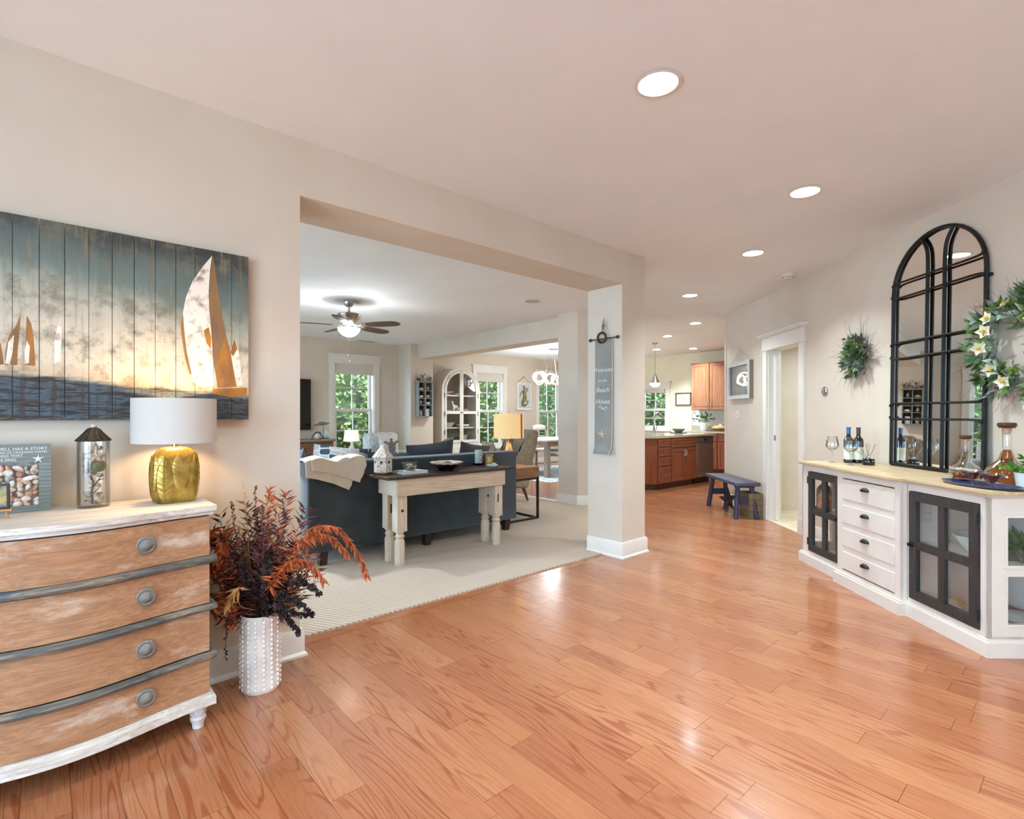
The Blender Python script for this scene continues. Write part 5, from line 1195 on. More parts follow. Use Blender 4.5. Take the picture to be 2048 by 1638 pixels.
def dchair(loc, rz, lab):
    e = E('dining_chair', lab, 'chair', loc, rz, 'dining chairs')
    bm = B(); box(bm, (-.23, -.23, .42), (.23, .21, .45), .01); O('seat', bm, greyw, e)
    bm = B(); box(bm, (-.21, -.21, .45), (.21, .19, .485), .02, 2); O('seat_pad', bm, linen, e)
    for sx in (-.2, .2):
        bm = B(); cyl(bm, (sx, -.2, 0), (sx, -.2, .42), .018, .022, 8); O('leg', bm, greyw, e)
        bm = B(); tube(bm, curve([(sx, .24, 0), (sx, .2, .25), (sx, .2, .5), (sx, .24, .8), (sx, .3, 1.0)], 10), .022, 8); O('back_post', bm, greyw, e)
    for z, h in ((.9, .11), (.72, .06), (.58, .05)):
        bm = B(); f = lambda u, v, z=z, h=h: ((u - .5) * .4, .2 + .045 * max(0, (z - .5) / .3) + .03 * math.sin(pi * u) + .03 * v, z + h * v + (.025 * math.sin(pi * u) * v if z > .85 else 0)); sheet(bm, f, 8, 2); o = O('back_slat', bm, creamw if z > .85 else greyw, e); md = o.modifiers.new('t', 'SOLIDIFY'); md.thickness = .018
    return e
c0 = dchair((TX0 + .45, TY0 + 1.22, .012), 0, 'ladder-back dining chair on the window side at the hutch end of the table')
for dx, dy, rz, lab in ((1.2, 1.22, 0, 'ladder-back dining chair on the window side under the chandelier'), (.38, -.02, pi, 'ladder-back dining chair on the sofa side with its seat under the table'), (1.25, -.12, pi, 'ladder-back dining chair on the sofa side next to the beam pier'), (-.35, .55, pi / 2 + pi / 2 * 0, 'ladder-back dining chair at the head of the table by the wing chair')):
    dup(c0, (TX0 + dx, TY0 + dy, .012), rz, lab)
pt = at_z(1127, 870, .78); pl_ = E('table_plant', 'thin leaved potted plant on the dining table', 'plant', (TX0 + 1.35, TY0 + .55, .772))
bm = B(); lathe(bm, [(0, 0), (.06, 0), (.08, .12), (.07, .12), (0, .1)], n=16); O('pot', bm, china, pl_)
bm = B()
for k in range(34):
    a = random.uniform(0, 6.28); L = random.uniform(.2, .4); d = Vector((math.cos(a), math.sin(a), 0)); tube(bm, curve([(0, 0, .1), d * L * .35 + Vector((0, 0, .1 + L * .6)), d * L * .8 + Vector((0, 0, .1 + L * .55))], 7), [.004, .004, .004, .004, .003, .002, .001, .001], 4)
O('blades', bm, mat('grass_blade', C(92, 110, 70), C(60, 80, 48), scale=20), pl_)
# chandelier of glass rings
chp = at_y(1107, 757, TY0 + .6); CZ = chp.z
cd = E('chandelier', 'glowing chandelier of twisted glass rings over the dining table', 'chandelier', (chp.x, TY0 + .6, CEIL))
gl_ = emit('lit_crystal', (1, .98, .95, 1), 3.2)
bm = B(); lathe(bm, [(0, 0), (.13, 0), (.13, -.02), (.02, -.03), (0, -.03)], n=24); O('canopy', bm, chrome, cd)
random.seed(4)
for k in range(8):
    a = k * pi / 4; c = Vector((.4 * math.cos(a), .25 * math.sin(a), CZ - CEIL + random.uniform(-.03, .03))); M_ = (Rz(random.uniform(0, 3)) @ Rx(random.uniform(-.7, .7))).to_3x3(); bm = B(); R1, R2 = random.uniform(.09, .13), random.uniform(.1, .15)
    tube(bm, [c + M_ @ Vector((R1 * math.cos(q * pi / 10), .03 * math.sin(q * pi / 5), R2 * math.sin(q * pi / 10))) for q in range(20)], .017, 6, closed=True); rg = O('glass_ring', bm, gl_, cd)
    bm = B(); tube(bm, [(.1 * math.cos(a), .1 * math.sin(a), -.02), c + Vector((0, 0, R2 * .8))], .0025, 4); O('wire', bm, chrome, rg)
bulb_light(cd, (0, 0, CZ - CEIL), 60, (.86, .95, 1), .2)

# ================================================================ kitchen
cher = wood('cherry_cabinet', C(118, 58, 32), C(142, 74, 43), C(160, 90, 55), axis=2, scale=1, rough=.35, bump=.06, coat=.2); cherX = wood('cherry_rail', C(118, 58, 32), C(142, 74, 43), C(160, 90, 55), axis=0, scale=1, rough=.35, bump=.06, coat=.2)
cherl = wood('light_cherry_cabinet', C(150, 94, 60), C(170, 112, 76), C(186, 130, 92), axis=2, scale=1, rough=.35, bump=.06, coat=.2)
gran = NT('granite'); gran.set(rough=.12, coat=.4); vg = gran.noise(gran.coords(), 70, 5, .7); gran.col(gran.ramp(vg, [(.3, C(112, 96, 78)), (.45, C(186, 170, 144)), (.6, C(220, 208, 186)), (.72, C(140, 118, 92))])); MATS['granite'] = gran.m
YI = 5.0; Z0, Z1 = .1, .88
def panel_front(e, nm, a0, a1, z0, z1, f, m, handle=None, raised=True, split=None):
    """raised-panel door or drawer front; f maps (a, z, out)"""
    bm = B(); prism(bm, [(a0, z0), (a1, z0), (a1, z1), (a0, z1)], 0, .02, f); o = O(nm, bm, m, e); fw = min(.055, (z1 - z0) * .24)
    bm = B(); ringprism(bm, [(a0, z0), (a1, z0), (a1, z1), (a0, z1)], [(a0 + fw, z0 + fw), (a1 - fw, z0 + fw), (a1 - fw, z1 - fw), (a0 + fw, z1 - fw)], .02, .028, f); O('frame', bm, m, o)
    if raised:
        p = fw + .018; bm = B(); prism(bm, [(a0 + p, z0 + p), (a1 - p, z0 + p), (a1 - p, z1 - p), (a0 + p, z1 - p)], .019, .026, f); O('raised_panel', bm, m, o)
    for kind, ca, cz in (handle or []):
        bm = B(); L = .05
        pts = [(ca - L, cz, .028), (ca - L, cz, .05), (ca, cz - .004, .058), (ca + L, cz, .05), (ca + L, cz, .028)] if kind == 'h' else [(ca, cz - L, .028), (ca, cz - L, .05), (ca + .006, cz, .058), (ca, cz + L, .05), (ca, cz + L, .028)]
        tube(bm, [f(*q) for q in pts], .006, 6); O('pull', bm, chrome, o)
    return o
fI = lambda a, z, o: (a - 8.7, YI - o - 5.3, z)
isl = E('kitchen_peninsula', 'cherry wood peninsula cabinet with drawers and double doors', 'cabinet', (8.7, 5.3, 0))
ang = (Vector((7.735, YI, 0)) - Vector((.7466, -.6652, 0)) * .5)
bm = B(); prism(bm, [(7.735 - 8.7, YI - 5.3), (9.015 - 8.7, YI - 5.3), (9.015 - 8.7, .35), (ang.x - 8.7, .35), (ang.x - 8.7, ang.y - 5.3)], Z0, Z1); O('carcass', bm, cher, isl)
bm = B(); prism(bm, [(7.76 - 8.7, YI + .06 - 5.3), (9.0 - 8.7, YI + .06 - 5.3), (9.0 - 8.7, .33), (ang.x + .05 - 8.7, .33), (ang.x + .05 - 8.7, ang.y + .03 - 5.3)], 0, Z0); O('toe_kick', bm, wood('dark_toe', C(70, 36, 24), C(84, 44, 28), C(96, 52, 34), axis=0), isl)
for z0, z1 in ((.74, .86), (.575, .72), (.41, .555), (.12, .39)): panel_front(isl, 'drawer', 7.75, 8.125, z0, z1, fI, cherX, [('h', 7.94, (z0 + z1) / 2)])
panel_front(isl, 'false_drawer', 8.15, 9.0, .71, .86, fI, cherX, [('h', 8.36, .785), ('h', 8.8, .785)])
panel_front(isl, 'door', 8.15, 8.57, .12, .69, fI, cher, [('v', 8.545, .6)]); panel_front(isl, 'door', 8.58, 9.0, .12, .69, fI, cher, [('v', 8.605, .6)])
dw = E('dishwasher', 'stainless steel dishwasher at the end of the peninsula', 'dishwasher', (9.33, 5.3, 0))
steel = mat('stainless', C(168, 166, 162), C(140, 138, 134), scale=3, stretch=(1, 1, 60), rough=.3, metal=.9)
bm = B(); box(bm, (-.31, -.29, .1), (.31, .34, .875)); O('body', bm, mat('dw_grey', C(60, 58, 56)), dw)
bm = B(); box(bm, (-.305, -.325, .12), (.305, -.29, .75), .004); O('door', bm, steel, dw)
bm = B(); box(bm, (-.305, -.325, .755), (.305, -.29, .87), .004); cp = O('control_panel', bm, mat('dw_panel', C(110, 108, 106), C(96, 94, 92), scale=4, rough=.35, metal=.6), dw)
bm = B(); box(bm, (-.05, -.327, .79), (.05, -.324, .83)); O('display', bm, blackm, cp); bm = B(); box(bm, (-.25, -.332, .855), (.25, -.325, .866)); O('handle_lip', bm, blackm, cp)
bm = B(); box(bm, (-.3, -.24, 0), (.3, .3, .1)); O('kick_plate', bm, blackm, dw)
bm = B(); prism(bm, [(7.72, YI - .03), (9.68, YI - .03), (9.68, 5.78), (ang.x - .04, 5.78), (ang.x - .04, ang.y - .03)], .88, .918); wt = ONE('peninsula_worktop', bm, gran.m, 'speckled beige granite worktop over the peninsula', 'worktop')
fa_p = at_y(1308, 870, 5.45)
fa = E('kitchen_faucet', 'tall arched brushed nickel faucet on the peninsula', 'faucet', (fa_p.x, 5.45, .918))
bm = B(); lathe(bm, [(0, 0), (.03, 0), (.03, .01), (.022, .02), (.022, .12), (.016, .13), (0, .13)], n=16); tube(bm, curve([(0, 0, .12), (0, 0, .28), (.03, -.01, .37), (.11, -.03, .4), (.18, -.05, .36), (.2, -.055, .27)], 24), .014, 8); O('spout', bm, chrome, fa)
bm = B(); tube(bm, [(.0, 0, .08), (.05, -.02, .09), (.06, -.02, .16)], .007, 6); O('lever', bm, chrome, fa)
p = at_z(1358, 866, .918); O1 = bowl('fruit_bowl', 'low grey-green fluted bowl standing on the peninsula worktop', (9.35, 5.55, .93), .13, .075, mat('grey_green', C(142, 144, 126), C(122, 124, 108), scale=8, rough=.4), 8, .03)
ONE('serving_tray', prism(B(), [(.2 * math.cos(k * pi / 12), .15 * math.sin(k * pi / 12)) for k in range(24)], 0, .01), mat('dark_tray', C(62, 60, 56), C(50, 48, 44), scale=5, rough=.4), 'thin dark oval tray beneath the grey-green bowl', 'tray', (9.35, 5.55, .919))
# far wall units
XB = 10.86
fB = lambda a, z, o: (XB - o - 11.1, a - 5.6, z)
bc_ = E('base_cabinet', 'cherry base cabinet under the wall cabinets', 'cabinet', (11.1, 5.6, 0))
bm = B(); box(bm, (XB - 11.1, 3.72 - 5.6, .1), (XFAR - 11.1, 6.42 - 5.6, .88)); O('carcass', bm, cher, bc_)
bm = B(); box(bm, (XB + .06 - 11.1, 3.72 - 5.6, 0), (XFAR - 11.1, 6.4 - 5.6, .1)); O('toe_kick', bm, MATS['dark_toe'], bc_)
for a0 in (4.14, 4.6, 5.06, 5.52, 5.96):
    panel_front(bc_, 'drawer', a0, a0 + .44, .71, .86, fB, cher, [('h', a0 + .22, .785)]); panel_front(bc_, 'door', a0, a0 + .44, .12, .69, fB, cher, [('v', a0 + .05, .6)])
ONE('wall_worktop', box(B(), (XB - .03, 3.7, .88), (XFAR - .012, 6.44, .918)), gran.m, 'speckled beige granite worktop under the wall cabinets', 'worktop')
ONE('granite_upstand', box(B(), (XFAR - .03, 3.75, .919), (XFAR - .011, 6.44, 1.02)), gran.m, 'low granite upstand against the tiled splashback', 'upstand')
tile = E('splashback', 'white subway tile splashback under the wall cabinets', 'tiles', (XFAR - .01, 5.6, 1.021))
bm = B(); box(bm, (0, -1.85, 0), (.009, .84, .36)); O('grout', bm, mat('grout', C(200, 196, 190)), tile)
tmesh = None
for r_ in range(4):
    for k in range(13):
        y0 = -1.2 + k * .155 + (.077 if r_ % 2 else 0)
        if y0 + .15 > .84: continue
        if tmesh is None: bm = B(); box(bm, (-.004, 0, 0), (.0, .152, .086)); o = O('tile', bm, mat('white_tile', C(230, 230, 228), C(222, 222, 219), scale=6, rough=.15), tile); tmesh = o.data
        else: o = O('tile', None, None, tile, mesh=tmesh)
        o.location = (0, y0, .002 + r_ * .0895)
XU = XFAR - .34
uc = E('wall_cabinet', 'light cherry wall cabinet with raised panel doors', 'cabinet', (XU + .17, 5.6, 1.385)); fU = lambda a, z, o: (XU - o - XU - .17, a - 5.6, z - 1.385)
bm = B(); box(bm, (-.17, 4.4 - 5.6, 0), (.165, 6.27 - 5.6, 1.05)); O('carcass', bm, cherl, uc); bm = B(); box(bm, (-.18, 4.4 - 5.6, 1.05), (.165, 6.28 - 5.6, 1.075)); O('crown', bm, cherl, uc)
for a0, a1, hs in ((5.83, 6.25, 5.87), (5.4, 5.81, 5.77), (4.96, 5.38, 5.0), (4.52, 4.94, 4.9)): panel_front(uc, 'door', a0, a1, 1.395, 2.425, fU, cherl, [('v', hs, 1.49)])
pv = E('flower_vase', 'white vase with leafy green stems on the kitchen worktop', 'vase', (11.1, 5.95, .918))
bm = B(); lathe(bm, [(0, 0), (.06, 0), (.085, .06), (.08, .12), (.05, .17), (.055, .19), (.045, .19), (0, .1)], n=20); O('body', bm, china, pv)
bm = B()
for k in range(60): a = random.uniform(0, 6.28); e_ = random.uniform(.3, 1.4); d = Vector((math.cos(a) * math.cos(e_), math.sin(a) * math.cos(e_), math.sin(e_))); L = random.uniform(.06, .22); leaf(bm, Vector((0, 0, .18)) + d * L, d + Vector((0, 0, -.2)), .08, .04)
for k in range(10): a = random.uniform(0, 6.28); tube(bm, [(0, 0, .12), (.1 * math.cos(a), .1 * math.sin(a), .36)], .003, 4)
O('stems', bm, mat('kitchen_leaf', C(96, 128, 78), C(64, 96, 52), scale=20), pv, kind='stuff')
ONE('cutting_board', box(B(), (-.14, -.2, 0), (.14, .2, .018), .004), mat('board_dark', C(70, 54, 44), C(54, 42, 34), scale=6), 'dark cutting board under the bread loaf', 'board', (11.05, 5.58, .9185))
ONE('bread_loaf', sphere(B(), (0, 0, .05), (.09, .17, .055), 14, 8), mat('bread_crust', C(214, 160, 92), C(186, 122, 60), scale=12, rough=.7), 'round golden bread loaf on the cutting board', 'bread', (11.05, 5.58, .941))
ONE('utensil_canister', lathe(B(), [(0, 0), (.055, 0), (.055, .16), (.05, .16), (0, .02)], n=18), china, 'white utensil canister near the bread', 'canister', (11.25, 5.62, .918))
# framed number print
p = at_x(1367, 798, XFAR - .01); wy0, wy1 = at_x(1352, 798, XFAR).y, at_x(1383, 798, XFAR).y; hz0, hz1 = at_x(1367, 811, XFAR).z, at_x(1367, 785.5, XFAR).z
kp = E('framed_print', 'small dark framed print beside the kitchen window', 'picture', (XFAR - .01, (wy0 + wy1) / 2, hz0)); ww = abs(wy0 - wy1) / 2; hh = hz1 - hz0
fK = lambda a, b, c: (c, a, b)
O('frame', ringprism(B(), [(-ww, 0), (ww, 0), (ww, hh), (-ww, hh)], [(-ww + .025, .025), (ww - .025, .025), (ww - .025, hh - .025), (-ww + .025, hh - .025)], -.02, .005, fK), mat('walnut_frame', C(96, 72, 58), C(78, 58, 46), scale=10), kp)
bm = B(); box(bm, (-.006, -ww + .02, .02), (0, ww - .02, hh - .02)); O('paper', bm, mat('cream_paper', C(236, 228, 212), C(230, 221, 204), scale=6), kp)
bm = B()
for k in range(7): y = -.085 + k * .028; tube(bm, curve([(-.008, y, .12), (-.008, y + .01 * (-1) ** k, .16), (-.008, y, .2)], 5), .005, 4); 
tube(bm, [(-.008, -.1, .11), (-.008, .1, .11)], .004, 4); O('ink_marks', bm, mat('tan_ink', C(196, 168, 142), C(180, 150, 122), scale=10), kp)
def plate(nm, lab, M_, n=2, vert=False):
    e = E(nm, lab, 'switch'); e.matrix_world = M_; bm = B(); W_ = .06 * n; box(bm, (-W_ / 2, -.006, -.058), (W_ / 2, 0, .058), .003); O('plate', bm, whitem, e)
    for k in range(n): x = (k - (n - 1) / 2) * .046; bm = B(); box(bm, (x - .008, -.011, -.014), (x + .008, -.006, .014), .002); O('toggle', bm, whitem, e)
p = at_x(1349, 832, XFAR); plate('switch_plate', 'white switch plate on the kitchen wall below the framed print', Tm(XFAR, p.y, p.z) @ Rz(-pi / 2), 3)
s_, z_ = at_t(1475, 830, TW); plate('switch_plate', 'white double switch plate below the silver picture', Tm(*R2W(s_, TW, z_)) @ Rz(PHI + pi), 2)
s_, z_ = at_t(1585, 831, -4.75); plate('switch_plate', 'white double switch plate inside the doorway', Tm(*R2W(s_, -4.75, z_)) @ Rz(PHI + pi), 2)
p = at_y(812, 832, 9.7); plate('switch_plate', 'white switch plate on the jog beside the cubby shelf', Tm(XL, 9.65, 1.2) @ Rz(-pi / 2), 1)
# pendants
def pendant(x, y, lab):
    e = E('pendant_lamp', lab, 'pendant light', (x, y, CEIL), 0, 'kitchen pendants')
    bm = B(); lathe(bm, [(0, 0), (.06, 0), (.06, -.02), (.01, -.03), (0, -.03)], n=20); O('canopy', bm, chrome, e); bm = B(); cyl(bm, (0, 0, -.02), (0, 0, -.66), .005, n=6); O('rod', bm, chrome, e)
    bm = B(); lathe(bm, [(.01, -.62), (.03, -.66), (.05, -.72), (.1, -.82), (.095, -.82), (.04, -.71), (.01, -.62)], n=24); O('shade', bm, chrome, e); bm = B(); lathe(bm, [(.1, -.815), (.105, -.83), (.08, -.87), (.03, -.895), (0, -.9)], n=24); O('glass', bm, MATS['lit_glass_bowl'], e); return e
p = at_z(1310, 686, CEIL); pn = pendant(p.x, p.y, 'silver pendant lamp with glowing glass hanging over the peninsula'); dup(pn, (p.x - .75, p.y + .35, CEIL), 0, 'silver pendant lamp half hidden behind the column')
# dark curtain finial etc: kitchen window valance
bm = B(); box(bm, (XFAR - .02, KW[0] + .03, KW[3] - .1), (XFAR + .03, KW[1] - .03, KW[3] - .02)); O('valance', bm, MATS['roman_shade'], bpy.data.objects['window_4'])
# ================================================================ right wall: buffet
def RE(name, label, cat, s, t, z=0.0, group=None, rz=0): return E(name, label, cat, R2W(s, t, z), PHI + rz, group)
wpaint = wood('white_buffet_paint', C(226, 219, 214), C(234, 229, 225), C(240, 236, 232), axis=0, scale=.6, rough=.5, bump=.08)
bfw = mat('white_buffet', C(223, 212, 200), C(217, 205, 192), scale=6, rough=.5, bump=.05, bscale=60)
bfin = mat('buffet_inside', C(243, 237, 228), C(237, 230, 220), scale=5, rough=.6)
blkw = wood('black_worn_frame', C(36, 34, 32), C(54, 50, 47), C(74, 70, 66), axis=2, scale=2, rough=.55, bump=.3, wear=(C(120, 116, 110), .68, .8, 26))
topw = wood('mango_top', C(186, 156, 116), C(212, 184, 142), C(226, 202, 164), axis=0, scale=.8, rough=.45, bump=.15)
SA, SB_, SC_, SD_ = 2.815, 3.395, 4.055, 4.645          # near end, joints, far end
TF, TM, TBK = -2.464, -2.417, -2.965                     # fronts (sides, middle), back
BX, BY = 3.73, -2.7
bf = RE('buffet', 'white breakfront buffet with black glazed doors and wooden top', 'buffet', BX, BY)
def bb(nm, s0, s1, t0, t1, z0, z1, m=bfw, par=bf, bev=0): bm = B(); box(bm, (s0 - BX, t0 - BY, z0), (s1 - BX, t1 - BY, z1), bev); return O(nm, bm, m, par)
def outl(o): return [(SA - o, TBK), (SA - o, TF + o), (SB_ - o, TF + o), (SB_ - o, TM + o), (SC_ + o, TM + o), (SC_ + o, TF + o), (SD_ + o, TF + o), (SD_ + o, TBK)]
loc2 = lambda P: [(a - BX, b - BY) for a, b in P]
bm = B(); prism(bm, loc2(outl(.022))[::-1], 0, .078); prism(bm, loc2(outl(.012))[::-1], .078, .092); O('plinth', bm, bfw, bf)
bb('back_panel', SA, SD_, TBK, TBK + .012, .09, .845, bfin); bb('floor_panel', SA, SD_, TBK + .012, TF - .01, .09, .105, bfin)
bm = B(); prism(bm, loc2(outl(-.004))[::-1], .835, .848); O('top_frame', bm, bfw, bf)
for s in (SB_, SC_): bb('partition', s - .009, s + .009, TBK + .012, TF, .1, .84, bfw)
for s0, s1 in ((SA + .02, SB_ - .01), (SC_ + .01, SD_ - .02)): bb('shelf', s0, s1, TBK + .02, TF - .035, .448, .462, bfin)
# middle: face frame + drawers
bm = B(); outer = [(SB_, .09), (SC_, .09), (SC_, .836), (SB_, .836)]; DS0, DS1 = SB_ + .045, SC_ - .06
O('middle_frame', ringprism(B(), loc2([(a, b + BY) for a, b in outer]), loc2([(a, b + BY) for a, b in ((DS0, .115), (DS1, .115), (DS1, .805), (DS0, .805))]), TM - .018 - BY, TM - BY, XZ()), bfw, bf)
for s in (SB_, SC_ - .014): bb('return', s, s + .014, TF - .01, TM - .015, .09, .836)
cup = None
for z0, z1 in ((.125, .252), (.298, .428), (.472, .602), (.648, .796)):
    d_ = bb('drawer', DS0 + .003, DS1 - .003, TM - .3, TM + .003, z0, z1, bfw, bev=.002)
    cs = (DS0 + DS1) / 2 + .01 - BX; cz = (z0 + z1) / 2 + .02; bm = B(); n = 10
    pr = [bm.verts.new((0, 0, 0)) for _ in range(0)]
    for j in range(6):
        b_ = j / 5 * pi / 2; pr.append([bm.verts.new((cs + .042 * math.cos(k * pi / n) * (1 if j < 5 else .98), TM + .003 - BY + .026 * math.sin(b_) * math.sin(k * pi / n) ** .7, cz - .006 + .026 * math.cos(b_) * math.sin(k * pi / n) ** .7)) for k in range(n + 1)])
    for j in range(5):
        for k in range(n): bm.faces.new((pr[j][k], pr[j][k + 1], pr[j + 1][k + 1], pr[j + 1][k]))
    o = O('cup_pull', bm, blackm, d_); md = o.modifiers.new('t', 'SOLIDIFY'); md.thickness = .003
bb('rail', DS0, DS1, TM - .015, TM - .002, .252, .298); bb('rail', DS0, DS1, TM - .015, TM - .002, .428, .472); bb('rail', DS0, DS1, TM - .015, TM - .002, .602, .648)
def glazed(s0, s1, fs0, fs1, knob_s, hinge_s):
    """face frame of one side section with its black four-pane door"""
    O('side_frame', ringprism(B(), loc2([(a, b + BY) for a, b in ((fs0, .09), (fs1, .09), (fs1, .836), (fs0, .836))]), loc2([(a, b + BY) for a, b in ((s0 - .004, .118), (s1 + .004, .118), (s1 + .004, .798), (s0 - .004, .798))]), TF - .02 - BY, TF - BY, XZ()), bfw, bf)
    q = lambda P: loc2([(a, b + BY) for a, b in P]); w_ = .056; z0, z1 = .122, .794
    d = O('door', ringprism(B(), q(((s0, z0), (s1, z0), (s1, z1), (s0, z1))), q(((s0 + w_, z0 + w_), (s1 - w_, z0 + w_), (s1 - w_, z1 - w_), (s0 + w_, z1 - w_))), TF - .016 - BY, TF + .012 - BY, XZ()), blkw, bf)
    sm, zm = (s0 + s1) / 2, (z0 + z1) / 2 + .005; bm = B(); box(bm, (sm - .024 - BX, TF - .014 - BY, z0 + w_), (sm + .024 - BX, TF + .008 - BY, z1 - w_)); O('mullion', bm, blkw, d)
    for a, b in ((s0 + w_, sm - .024), (sm + .024, s1 - w_)): bm = B(); box(bm, (a - BX, TF - .014 - BY, zm - .024), (b - BX, TF + .008 - BY, zm + .024)); O('muntin', bm, blkw, d)
    for a, b in ((s0 + w_, sm - .024), (sm + .024, s1 - w_)):
        for c, e_ in ((z0 + w_, zm - .024), (zm + .024, z1 - w_)): bm = B(); box(bm, (a - BX, TF - .009 - BY, c), (b - BX, TF - .006 - BY, e_)); O('pane', bm, cabg, d)
    bm = B(); lathe(bm, [(0, 0), (.017, 0), (.018, .006), (.008, .01), (.012, .022), (0, .026)], n=16); bmesh.ops.rotate(bm, verts=bm.verts, matrix=Matrix.Rotation(-pi / 2, 3, 'X')); bmesh.ops.translate(bm, verts=bm.verts, vec=(knob_s - BX, TF + .012 - BY, zm)); O('knob', bm, blackm, d)
    for z in (.2, .72): bm = B(); cyl(bm, (hinge_s - BX, TF + .013 - BY, z - .03), (hinge_s - BX, TF + .013 - BY, z + .03), .006, n=8); O('hinge', bm, blackm, d)
glazed(2.865, 3.365, SA, SB_, 3.34, 2.86); glazed(4.085, 4.53, SC_, SD_, 4.11, 4.535)
# end panels with two panes each
for sE, par in ((SA, 0), (SD_, 1)):
    a0, a1 = (sE, sE + .018) if par == 0 else (sE - .018, sE); p0, p1 = -2.565, -2.715; fE = lambda a, b, c: (c - BX, a - BY, b)
    bm = B()
    for t0, t1, z0, z1 in ((TF, p0, .09, .836), (p1, -2.79, .09, .836), (-2.79, TBK, .09, .836), (p0, p1, .09, .17), (p0, p1, .422, .48), (p0, p1, .732, .836)): prism(bm, [(t0, z0), (t1, z0), (t1, z1), (t0, z1)], a0, a1, fE)
    ep = O('end_panel', bm, bfw, bf)
    for z0, z1 in ((.17, .422), (.48, .732)):
        bm = B(); box(bm, (a0 + .007 - BX, p1 - BY, z0), (a0 + .01 - BX, p0 - BY, z1)); O('pane', bm, cabg, ep)
        e2 = -.004 if par == 0 else .022; O('bead', ringprism(B(), [(p0 + .016, z0 - .016), (p1 - .016, z0 - .016), (p1 - .016, z1 + .016), (p0 + .016, z1 + .016)], [(p0, z0), (p1, z0), (p1, z1), (p0, z1)], sE + e2, sE + .004 + (0 if par == 0 else .012), fE), bfw, ep)
# wooden worktop with eased edge
bm = B(); prism(bm, loc2(outl(.02))[::-1], .848, .858); prism(bm, loc2(outl(.028))[::-1], .858, .872); O('worktop', bm, topw, bf)
BZ = .8725
def onb(px, py): p = at_z(px, py, BZ); return p
# things inside the buffet
def inb(nm, lab, cat, s, t, z, bm, m, rz=0): return ONE(nm, bm, m, lab, cat, R2W(s, t, z), PHI + rz, group='things kept inside the buffet')
amber = mat('amber_bottle', C(120, 66, 36), C(92, 48, 26), scale=6, rough=.15, coat=.4); orangelab = mat('orange_label', C(206, 104, 54), C(226, 190, 150), scale=26, lo=.55, hi=.7)
def bottle_bm(r, h): return lathe(B(), [(0, 0), (r, 0), (r, h * .6), (r * .8, h * .68), (r * .35, h * .76), (r * .35, h * .97), (r * .4, h), (0, h)], n=18)
for s, t, r, h, lab in ((4.50, -2.57, .056, .30, 'stout amber liquor bottle with orange label behind the far buffet door'), (4.30, -2.60, .044, .28, 'dark liquor bottle beside the orange labelled one')):
    e = E('liquor_bottle', lab, 'bottle', R2W(s, t, .4625), PHI, 'things kept inside the buffet'); O('glass', bottle_bm(r, h), amber, e); bm = B(); lathe(bm, [(r + .0008, .03), (r + .0008, h * .5), (r + .0004, h * .5), (r + .0004, .03)], n=18); O('paper_label', bm, orangelab if r > .05 else mat('gold_label', C(186, 150, 84), C(120, 92, 50), scale=30), e); bm = B(); cyl(bm, (0, 0, h * .98), (0, 0, h * 1.05), r * .42, n=12); O('cap', bm, blackm, e)
inb('serving_dish', 'stacked serving dish on the floor of the far buffet cupboard', 'dish', 4.38, -2.82, .106, lathe(B(), bp(.11, .06), n=24), china)
e = bowl('glass_bowl', 'scalloped clear glass bowl on the near buffet shelf', R2W(3.15, -2.70, .4625), .12, .1, mat('frosted_glass', C(214, 220, 216), C(196, 206, 202), scale=10, rough=.1, coat=.6), 8, .06); e['group'] = 'things kept inside the buffet'
bm = B()
for k in range(70): a = random.uniform(0, 6.28); e_ = random.uniform(-.2, 1.3); d = Vector((math.cos(a) * math.cos(e_), math.sin(a) * math.cos(e_), math.sin(e_))); leaf(bm, Vector((0, 0, .08)) + d * random.uniform(.0, .07), d, .07, .035)
for k in range(5): tube(bm, [(0, 0, 0), (random.uniform(-.05, .05), random.uniform(-.05, .05), .1)], .004, 4)
inb('faux_greenery', 'bunch of faux green leaves on the buffet shelf at the glazed end', 'plant', 2.915, -2.74, .4625, bm, mat('faux_leaf', C(92, 122, 66), C(60, 90, 44), scale=20))
inb('white_jug', 'white pyramid lidded jar at the back of the near buffet shelf', 'jar', 3.30, -2.865, .4625, lathe(B(), [(0, 0), (.06, 0), (.07, .08), (.0, .2)], n=4), china)
for k in range(3): inb('dinner_plate', ('lowest', 'middle', 'topmost')[k] + ' white plate of the stack in the near buffet cupboard', 'plate', 2.97, -2.80, .106 + k * .014, lathe(B(), [(0, 0), (.07, 0), (.125, .012), (.125, .015), (.07, .004), (0, .004)], n=32), china)
goldsh = mat('gold_shell', C(206, 170, 96), C(232, 206, 150), scale=20, rough=.35, metal=.3)
for k, (s, t) in enumerate(((3.27, -2.70), (3.16, -2.74), (3.29, -2.85))): bm = B(); shell_mesh(bm, (0, 0, 0), .075, M=Rx(-.9).to_3x3()); inb('gold_shell', ('gold scallop shell at the hinge side', 'gold scallop shell in the middle', 'gold scallop shell at the back')[k] + ' of the near buffet cupboard', 'shell', s, t, .108, bm, goldsh, k * .9)
inb('folded_napkin', 'rust orange folded napkin beside the plates in the buffet', 'napkin', 3.19, -2.868, .106, box(B(), (-.08, -.06, 0), (.08, .06, .03), .01, 2), mat('rust_cloth', C(176, 106, 70), C(150, 84, 52), scale=30))

